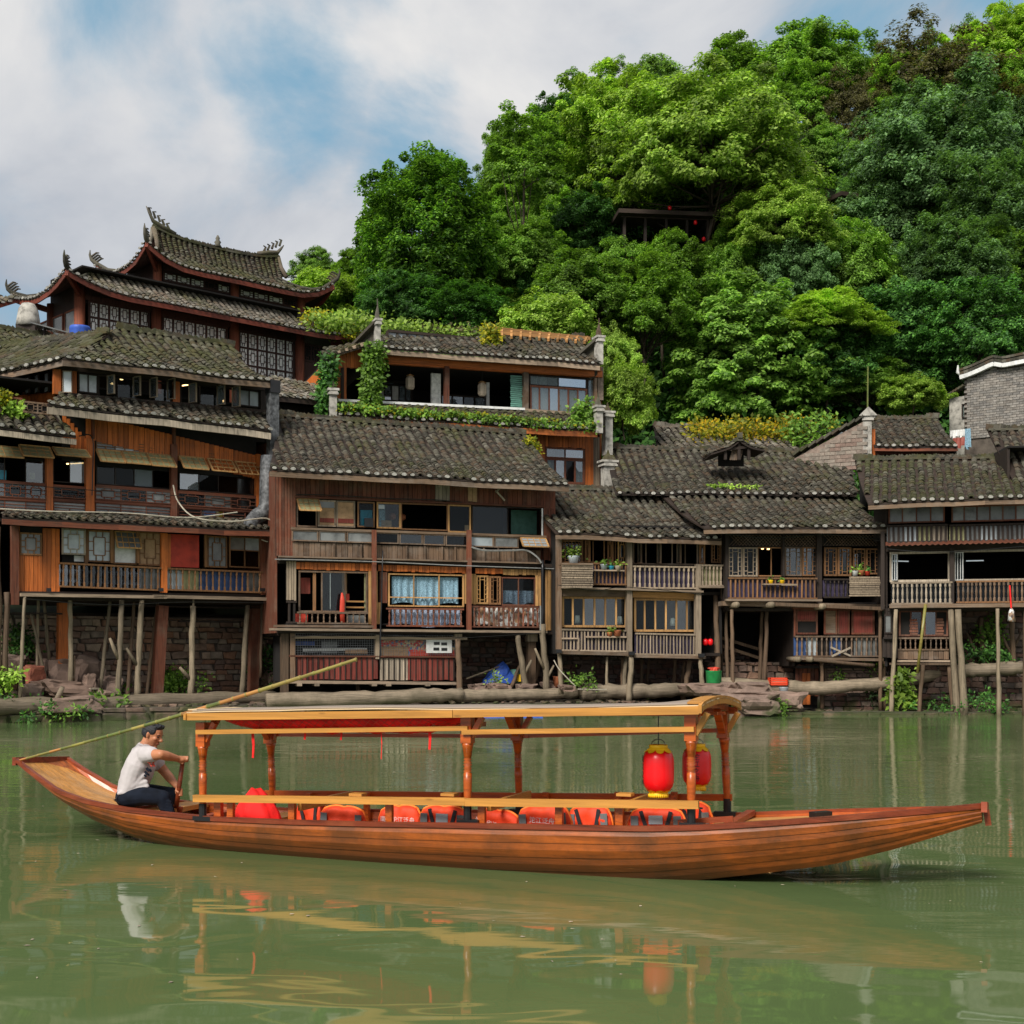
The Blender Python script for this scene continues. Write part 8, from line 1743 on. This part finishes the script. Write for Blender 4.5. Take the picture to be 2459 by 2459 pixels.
pts = [(1390 + g_.uniform(-18, 30), 985 + g_.uniform(-22, 30), -.9) for i in range(50)]; band(L_, pts, (.12, .1, .12), 9, .12, 'leaf_mid', 'ledge_shrub', 'taller weeds at the right end of the planted ledge', 'plants', 5)
pts = [(1175 + g_.uniform(-12, 22), 800 + g_.uniform(-14, 28), .8) for i in range(60)]; band(L_, pts, (.12, .1, .12), 10, .11, 'leaf_yellow', 'roof_shrub', 'yellow green shrub beside the pergola', 'shrub', 6)
pts = [(760 + i * 2.3 + g_.uniform(-8, 8), 768 + i * .28 + g_.uniform(-9, 7), 3.2 + g_.random()) for i in range(190)]; band(L_, pts, (.25, .3, .18), 16, .13, 'leaf_light', 'roof_creeper', 'bright creeper covering the roof behind the left spire pillar', 'creeper', 7)
pts = [(1030 + i * 1.2, 795 + i * .1 + g_.uniform(-6, 6), 3.5 + g_.random()) for i in range(120)]; band(L_, pts, (.25, .3, .1), 10, .11, 'leaf_brown', 'roof_moss', 'mossy growth on the roof behind the skylight', 'creeper', 8)
pts = [(760 + g_.uniform(-30, 100) , 792 + g_.uniform(-15, 22) + 0, -1.) for i in range(10)]
pts = [(745 + i * .7 + g_.uniform(-5, 5), 760 + i * .28 + g_.uniform(-7, 10), -.9) for i in range(150)]; band(PG, [(x, y, -1.0 + .0) for x, y, d in pts], (.25, .2, .16), 12, .12, 'leaf_yellow', 'eave_creeper', 'yellowish creeper spilling over the right end of the pagoda eave', 'creeper', 9)
pts = [(1270 + i * .35 + g_.uniform(-5, 5), 1058 + i * .9 * .5 + g_.uniform(-4, 4), 2.2) for i in range(60)]; band(B, pts, (.08, .1, .08), 9, .1, 'leaf_yellow', 'roof_weed', 'yellow weed tuft at the right end of the weathered house ridge', 'weed', 10)
pts = [(10 + i * .6, 985 + i * .1 + g_.uniform(-14, 6), -.6) for i in range(60)]; band(A, pts, (.15, .15, .1), 12, .11, 'leaf_light', 'roof_weed', 'bright weeds on the little roof at the left edge', 'weed', 11)
pts = [(8 + g_.uniform(-14, 10), 960 + g_.uniform(-14, 8), -.8) for i in range(30)]; band(A, pts, (.1, .1, .1), 9, .09, 'leaf_yellow', 'balcony_flowers', 'orange yellow flowers on the far left balcony', 'flowers', 12)
for i, (x, y) in enumerate(((1763, 1172), (1806, 1171), (1720, 1168))): p = [(x + g_.uniform(-14, 14), y + g_.uniform(-3, 3), .3) for k in range(8)]; band(KR, p, (.1, .15, .04), 12, .09, 'leaf_light', 'roof_weed', ('widest', 'rightmost', 'leftmost')[i] + ' bright moss tuft low on the long roof', 'weed', 13 + i)
# yellow flowering hedge behind long roof
pts = [(1660 + g_.random() * 345, 1054 + g_.gauss(0, 14) - 12 * math.sin((i % 50) / 16), 1.5 + g_.random() * 2) for i in range(520)]; band(K2, pts, (.22, .3, .18), 12, .13, 'leaf_yellow', 'flowering_hedge', 'yellow green flowering shrubs behind the long roof with the dormer', 'shrub', 17)
band(K2, [(x, y - 7, d - .3) for x, y, d in pts[::3]], (.2, .2, .13), 9, .09, 'flower', 'yellow_blossoms', 'mass of yellow blossoms on top of the flowering shrubs', 'flowers', 18)
pts = [(1950 + g_.uniform(-60, 50), 1020 + g_.uniform(-20, 50), .8) for i in range(60)]; band(K2, pts, (.2, .2, .2), 12, .14, 'leaf_mid', 'small_shrub', 'green shrub around the hanging sheets', 'shrub', 19)

# ================================================================ TREES
random.seed(5)
SPEC = {'round': dict(seed=1, h=11, rx=3.3, rz=4.6, ntip=330, nl=125, leaf=.18, mat='leaf_rich', cl=.62, flat=.7, spread=1.0, lump=.35),
        'light': dict(low=-.45, seed=2, h=12, rx=4.6, rz=4.4, ntip=190, nl=185, leaf=.22, mat='leaf_light', cl=.95, flat=.36),
        'mid': dict(low=-.45, seed=3, h=11, rx=3.6, rz=4.0, ntip=130, nl=180, leaf=.21, mat='leaf_mid', cl=.85, flat=.4),
        'slender': dict(low=-.3, seed=4, h=13, rx=2.5, rz=4.3, ntip=32, nl=190, leaf=.2, mat='leaf_mid', cl=.75, flat=.36, trunk=.14),
        'dark': dict(seed=5, h=10, rx=3.6, rz=3.6, ntip=130, nl=180, leaf=.2, mat='leaf_dark', cl=.8, flat=.45),
        'grey': dict(low=-.6, seed=6, h=11, rx=3.8, rz=4.4, ntip=160, nl=190, leaf=.2, mat='leaf_blue', cl=.85, flat=.5),
        'brown': dict(seed=7, h=11, rx=3.6, rz=3.4, ntip=100, nl=110, leaf=.19, mat='leaf_brown', cl=.8, flat=.4),
        'feather': dict(low=-.4, seed=10, h=12, rx=3.2, rz=4.4, ntip=48, nl=95, leaf=.2, mat='leaf_mid', cl=.75, flat=.5, trunk=.13),
        'bush': dict(seed=8, h=5, rx=3.2, rz=2.4, ntip=120, nl=150, leaf=.2, mat='leaf_light', cl=.7, flat=.5, trunk=.1),
        'droop': dict(seed=9, h=9, rx=4.4, rz=4.4, ntip=210, nl=170, leaf=.24, mat='leaf_mid', cl=.85, flat=.3)}
def tree(kind, cpx, cpy, Y, rpx, label, group=None, name=None, hs=1.0, rz=None, cat='tree'):
    if kind not in TREES: TREES[kind] = make_tree(**SPEC[kind])
    sp = SPEC[kind]; p = W(cpx, cpy, Y); s_ = rpx / FX * Y / sp['rx']; cz = (sp['h'] - sp['rz']) * s_ * hs
    t = thing(name or {'round': 'round_tree', 'light': 'broadleaf_tree', 'mid': 'broadleaf_tree', 'slender': 'slender_tree', 'feather': 'feathery_tree', 'dark': 'dark_tree', 'grey': 'drooping_tree', 'brown': 'brownish_tree', 'bush': 'bush', 'droop': 'leafy_tree'}[kind], label, cat, (p.x, p.y, p.z - cz), random.uniform(0, 6.28) if rz is None else rz, group)
    t.scale = (s_, s_, s_ * hs); tm, cm = TREES[kind]; link('trunk', tm, t); link('crown', cm, t); return t
F_T = [('round', 1022, 600, 62, 172, 'dense round dark green tree standing alone against the sky above the upper restaurant', .98), ('slender', 1255, 425, 64, 100, 'slender tree with a tall dark trunk showing, right of the round tree', 1.05), ('slender', 1330, 480, 76, 90, 'second slender trunked tree just right of the tallest slender one', 1.3),
       ('light', 1700, 400, 66, 225, 'big bright yellow green tree in the centre of the hill', 1.0), ('light', 1500, 350, 76, 170, 'bright green tree left of the biggest bright one', 1.1), ('light', 1880, 560, 64, 130, 'bright green tree crown right of and below the biggest bright one', .9), ('droop', 1790, 870, 61, 205, 'large leafy tree drooping down to the long roof', .95), ('light', 1985, 770, 59, 125, 'bright spreading branch crown at the middle right', .6),
       ('grey', 2240, 420, 70, 190, 'big grey green tree right of the centre of the hill', 1.0), ('grey', 2400, 560, 66, 150, 'grey green drooping tree at the right border', 1.1), ('grey', 2110, 560, 70, 120, 'smaller grey green tree left of the big grey green one', 1.0), ('brown', 2230, 220, 88, 165, 'brownish thin leaved tree near the top of the hill', 1.0), ('brown', 2380, 300, 86, 120, 'second brownish tree near the top right', 1.0),
       ('mid', 1950, 200, 92, 150, 'wide flat topped green tree on the crest', .9), ('mid', 1780, 225, 96, 110, 'feathery green tree on the crest left of the flat topped one', 1.0), ('light', 2420, 140, 92, 130, 'fresh green tree at the top right corner', 1.0), ('mid', 1560, 275, 92, 110, 'tall green tree on the crest above the bright trees', 1.1), ('dark', 1620, 620, 70, 150, 'dark shaded tree beneath the bright centre trees', .9),
       ('mid', 1400, 720, 60, 120, 'mid green bush like tree behind the upper restaurant roof', .9), ('bush', 1320, 790, 57, 120, 'bright bush just behind the pergola', .9), ('bush', 1500, 960, 52, 75, 'bright creeper covered bush right of the plaster pillars', 1.6), ('bush', 1470, 860, 54, 62, 'upper creeper covered bush right of the plaster pillars', 1.5), ('bush', 790, 720, 68, 110, 'light green bush behind the pagoda roof end', .8), ('mid', 755, 660, 80, 60, 'small round tree beside the pagoda eave tip', 1.0), ('mid', 860, 690, 75, 80, 'low tree between the pagoda and the round tree', .9), ('bush', 690, 745, 70, 70, 'bush peeping over the pagoda eave', .8),
       ('dark', 2150, 820, 62, 150, 'dark shaded tree above the small gabled house', 1.0), ('dark', 2330, 800, 60, 140, 'dark tree behind the grey brick house', 1.0), ('mid', 2070, 925, 60, 100, 'mid green shrub tree left of the small gabled house', .7), ('bush', 2190, 950, 57, 75, 'ivy like bush above the small gabled roof', .8), ('bush', 1200, 640, 66, 110, 'light bush behind the slender trunks', .9), ('mid', 1260, 640, 64, 100, 'green undergrowth tree below the slender trunks', .9), ('dark', 1420, 560, 68, 110, 'dark evergreen right of the slender trunks', 1.0), ('dark', 960, 740, 58, 110, 'dark bush at the foot of the round tree', .8), ('dark', 1120, 760, 58, 110, 'dark ivy bush at the right foot of the round tree', .8), ('mid', 1560, 760, 60, 120, 'mid green tree left of the drooping tree', 1.0), ('bush', 1960, 640, 68, 80, 'small bright sapling between two big trees', 1.0), ('dark', 1990, 860, 60, 120, 'dark tree right of the drooping one', .9), ('grey', 2320, 660, 63, 130, 'lower grey green tree near the right border', .9)]
for (k, x, y, Y, r, lb, hs) in F_T: tree(k, x, y, Y, r, lb, hs=hs)
# background wood, one thing per tree
def sil(px): return float(np.interp(px, [560, 700, 800, 900, 1100, 1160, 1230, 1300, 1400, 1500, 1600, 1700, 1780, 1900, 2000, 2200, 2400, 2600], [700, 650, 680, 640, 520, 350, 250, 240, 150, 120, 175, 165, 100, 60, 105, 95, 40, 30]))
kinds = ['mid', 'light', 'dark', 'grey', 'mid', 'feather', 'slender', 'brown']
USED = {}
def tlabel(k, ri, x):
    i = int(np.searchsorted([860, 1180, 1400, 1600, 1800, 1950, 2100, 2250, 2380], x))
    a = ('above the pagoda roofs', 'behind the round tree', 'behind the slender trees', 'left of the big bright trees', 'behind the biggest bright tree', 'right of the bright centre', 'near the dark window pavilion', 'behind the big grey green tree', 'above the grey brick house', 'at the right border')[i]
    b = ('on the very crest', 'below the crest', 'on the upper slope', 'in mid slope', 'on the lower slope', 'at the hill foot')[ri]
    s_ = LB[k] + ' ' + b + ' ' + a; n = USED.get(s_, 0); USED[s_] = n + 1
    return s_ if n == 0 else s_ + (', right one', ', rightmost', ', last one')[min(n, 3) - 1]
LB = {'feather': 'feathery sparse tree', 'mid': 'mid green tree', 'light': 'bright green tree', 'dark': 'dark green tree', 'grey': 'grey green tree', 'slender': 'narrow tree', 'brown': 'brownish green tree'}
for ri, Y in enumerate((104, 95, 86, 78, 70, 64)):
    step = (88, 100, 115, 130, 140, 150)[ri]; px = 600 + ri * 23
    while px < 3050:
        x = px + random.uniform(-20, 20); ztop = sil(x); p0 = W(x, ztop, Y)
        if ri == 0: cy = ztop + 105
        else:
            X_ = (x - CX) / FX * Y; zc = ground(X_, Y) + 6.5; cy = HY - (zc - CAMZ) / Y * FX; cy = max(cy, ztop + 80 + ri * 25)
        r = step * random.uniform(.55, .72)
        if not (x < 860 and ri > 2) and not (900 < x < 1180 and ri in (3, 4, 5)):
            k = random.choice(['feather', 'feather', 'mid', 'slender', 'brown', 'light'] if ri == 0 else kinds if x > 1900 else ['mid', 'light', 'dark', 'mid', 'slender', 'light'])
            tree(k, x, cy, Y, r, tlabel(k, ri, x), hs=random.uniform(1.0, 1.4) if ri else 1.0, group= 'trees of the hillside wood' if ri > 1 else 'trees along the crest')
        px += step
# undergrowth
g_ = np.random.default_rng(9); pts = []
for i in range(3300):
    Y = g_.uniform(57, 84); a = g_.uniform(560, 3100); X_ = (a - CX) / FX * Y; pts.append((X_, Y, ground(X_, Y) + g_.uniform(.2, 1.6)))
leaf_patch('undergrowth', pts, (.9, .9, .6), 34, .26, 'leaf_dark', None, 21, kind='stuff')['label'] = 'dark green undergrowth covering the hillside'
# pavilion houses among the trees
def pav(label, px, py, Y, w_px, h_px, nl, rail_=True):
    H = House('hillside_pavilion', label, 'pavilion', px, Y, px + w_px, Y + .5); H.core(px, py, py + h_px, px + w_px, dep=3)
    for i in range(5): x = px + w_px * i / 4; H.box('post', 'dark', x - 3, py, py + h_px, x + 3, -.15, .2)
    H.beam('dark_h', px - 8, py, py + 9, px + w_px + 8, d=-.2)
    if rail_: H.rail(px, py + h_px * .68, py + h_px, px + w_px, 34, 's', 'brown', d=-.25, bw=.06)
    H.box('roof', 'dark_h', px - 14, py - 12, py - 2, px + w_px + 14, -.7, 3.5); return H
pavs = [pav('wooden pavilion with a railing hidden among the central trees', 1500, 512, 65.5, 200, 128, 3), pav('dark pavilion window showing between the trees right of centre', 2035, 470, 70, 45, 70, 3, False), pav('dark pavilion half hidden at the right border', 2370, 610, 63, 110, 60, 0, False)]
for i, (H, x, y) in enumerate(((pavs[0], 1608, 505), (pavs[0], 1670, 540), (pavs[0], 1690, 580), (pavs[0], 1552, 618), (pavs[1], 2000, 520), (pavs[1], 2068, 545), (pavs[1], 2090, 570))):
    t = thing('hill_lantern', ('upper left', 'upper right', 'lower right', 'lower left', 'leftmost', 'middle', 'rightmost')[i] + (' red lantern at the railed pavilion' if i < 4 else ' red lantern at the dark window pavilion'), 'lantern', H.world(H.V(x, y, -.4)), 0, 'red lanterns on the hillside'); MB().lathe([(.04, 0), (.085, .04), (.095, .11), (.085, .18), (.04, .22)], 8).build('lantern_body', M['lantern'], t, True)
# antenna stick on small gabled house
t = thing('thin_pole', 'thin green pole standing behind the pillar of the small gabled house', 'pole', W(2083, 1000, 50.5)); MB().tube([(0, 0, -.5), (.02, 0, 1.9)], .03, 6).build('pole', M['bamboo_g'], t)
V_, F_ = [], []; r_ = random.Random(77)
for i in range(700):
    H_, x_ = r_.choice(((EM[0], r_.uniform(0, 640)), (EM[1], r_.uniform(660, 1370)), (EM[2], r_.uniform(1385, 1735)), (EM[3], r_.uniform(1745, 2459))))
    p = H_.world(H_.V(x_, 1700, r_.uniform(-.05, 1.9))); gz = ground(p.x, p.y + .3); s_ = r_.uniform(.04, .17); me = RK[i % 5]; a_ = r_.uniform(0, 6.28); n0 = len(V_); c_, q_ = math.cos(a_), math.sin(a_); sz = r_.uniform(.4, .8)
    if i % 3 == 0 or True:
        base = ROCKLO[i % 3]
        for v in base[0]: V_.append((p.x + (v[0] * c_ - v[1] * q_) * s_ * 1.5, p.y + (v[0] * q_ + v[1] * c_) * s_, gz + .02 + v[2] * s_ * sz))
        F_ += [tuple(k + n0 for k in f) for f in base[1]]
tag(MB().add(V_, F_).build('bank_rubble', M['embank'], None), 'broken stones strewn along the foot of the houses', kind='stuff')
for H_, lb, pts in ((A, 'thin black wire crossing the front of the left restaurant below its awnings', [(0, 1160, -.6), (200, 1176, -.6), (420, 1190, -.6), (640, 1222, -.6)]), (A, 'thin black wire drooping under the floor of the left restaurant', [(60, 1438, -.6), (250, 1452, -.6), (450, 1446, -.6), (640, 1448, -.6)]), (Cc, 'black wire sagging across the narrow balcony house', [(1340, 1405, -.5), (1430, 1418, -.5), (1510, 1410, -.5), (1690, 1428, -.5)]), (D, 'black wire sagging below the eave of the dark house', [(1740, 1282, -.6), (1850, 1292, -.6), (1990, 1284, -.6), (2120, 1296, -.6)]), (E, 'black wire along the corrugated ledge of the right house', [(2130, 1318, -.8), (2260, 1326, -.8), (2459, 1312, -.8)]), (B, 'black wire looping below the weathered house floor', [(700, 1530, -.5), (850, 1522, -.5), (1080, 1532, -.5), (1300, 1520, -.5)])):
    cable(H_, 'hanging_cable', lb, pts, mat='black', r=.012)
# floating leaf specks on the water
m = MB(); r_ = random.Random(12)
for i in range(150):
    Y = r_.choice((r_.uniform(8, 16), r_.uniform(16, 38))); X = r_.uniform(-.38, .38) * Y; s_ = r_.uniform(.006, .016) * (1 + Y / 14); a = r_.uniform(0, 3); m.add([(X - s_ * math.cos(a), Y - s_ * math.sin(a), .004), (X + s_ * .4, Y - s_ * .5, .006), (X + s_ * math.cos(a), Y + s_ * math.sin(a), .004), (X - s_ * .4, Y + s_ * .5, .007)], [(0, 1, 2, 3)])
m.build('floating_specks', M['paleboard'], None, kind='stuff')['label'] = 'tiny leaf scraps floating on the river'
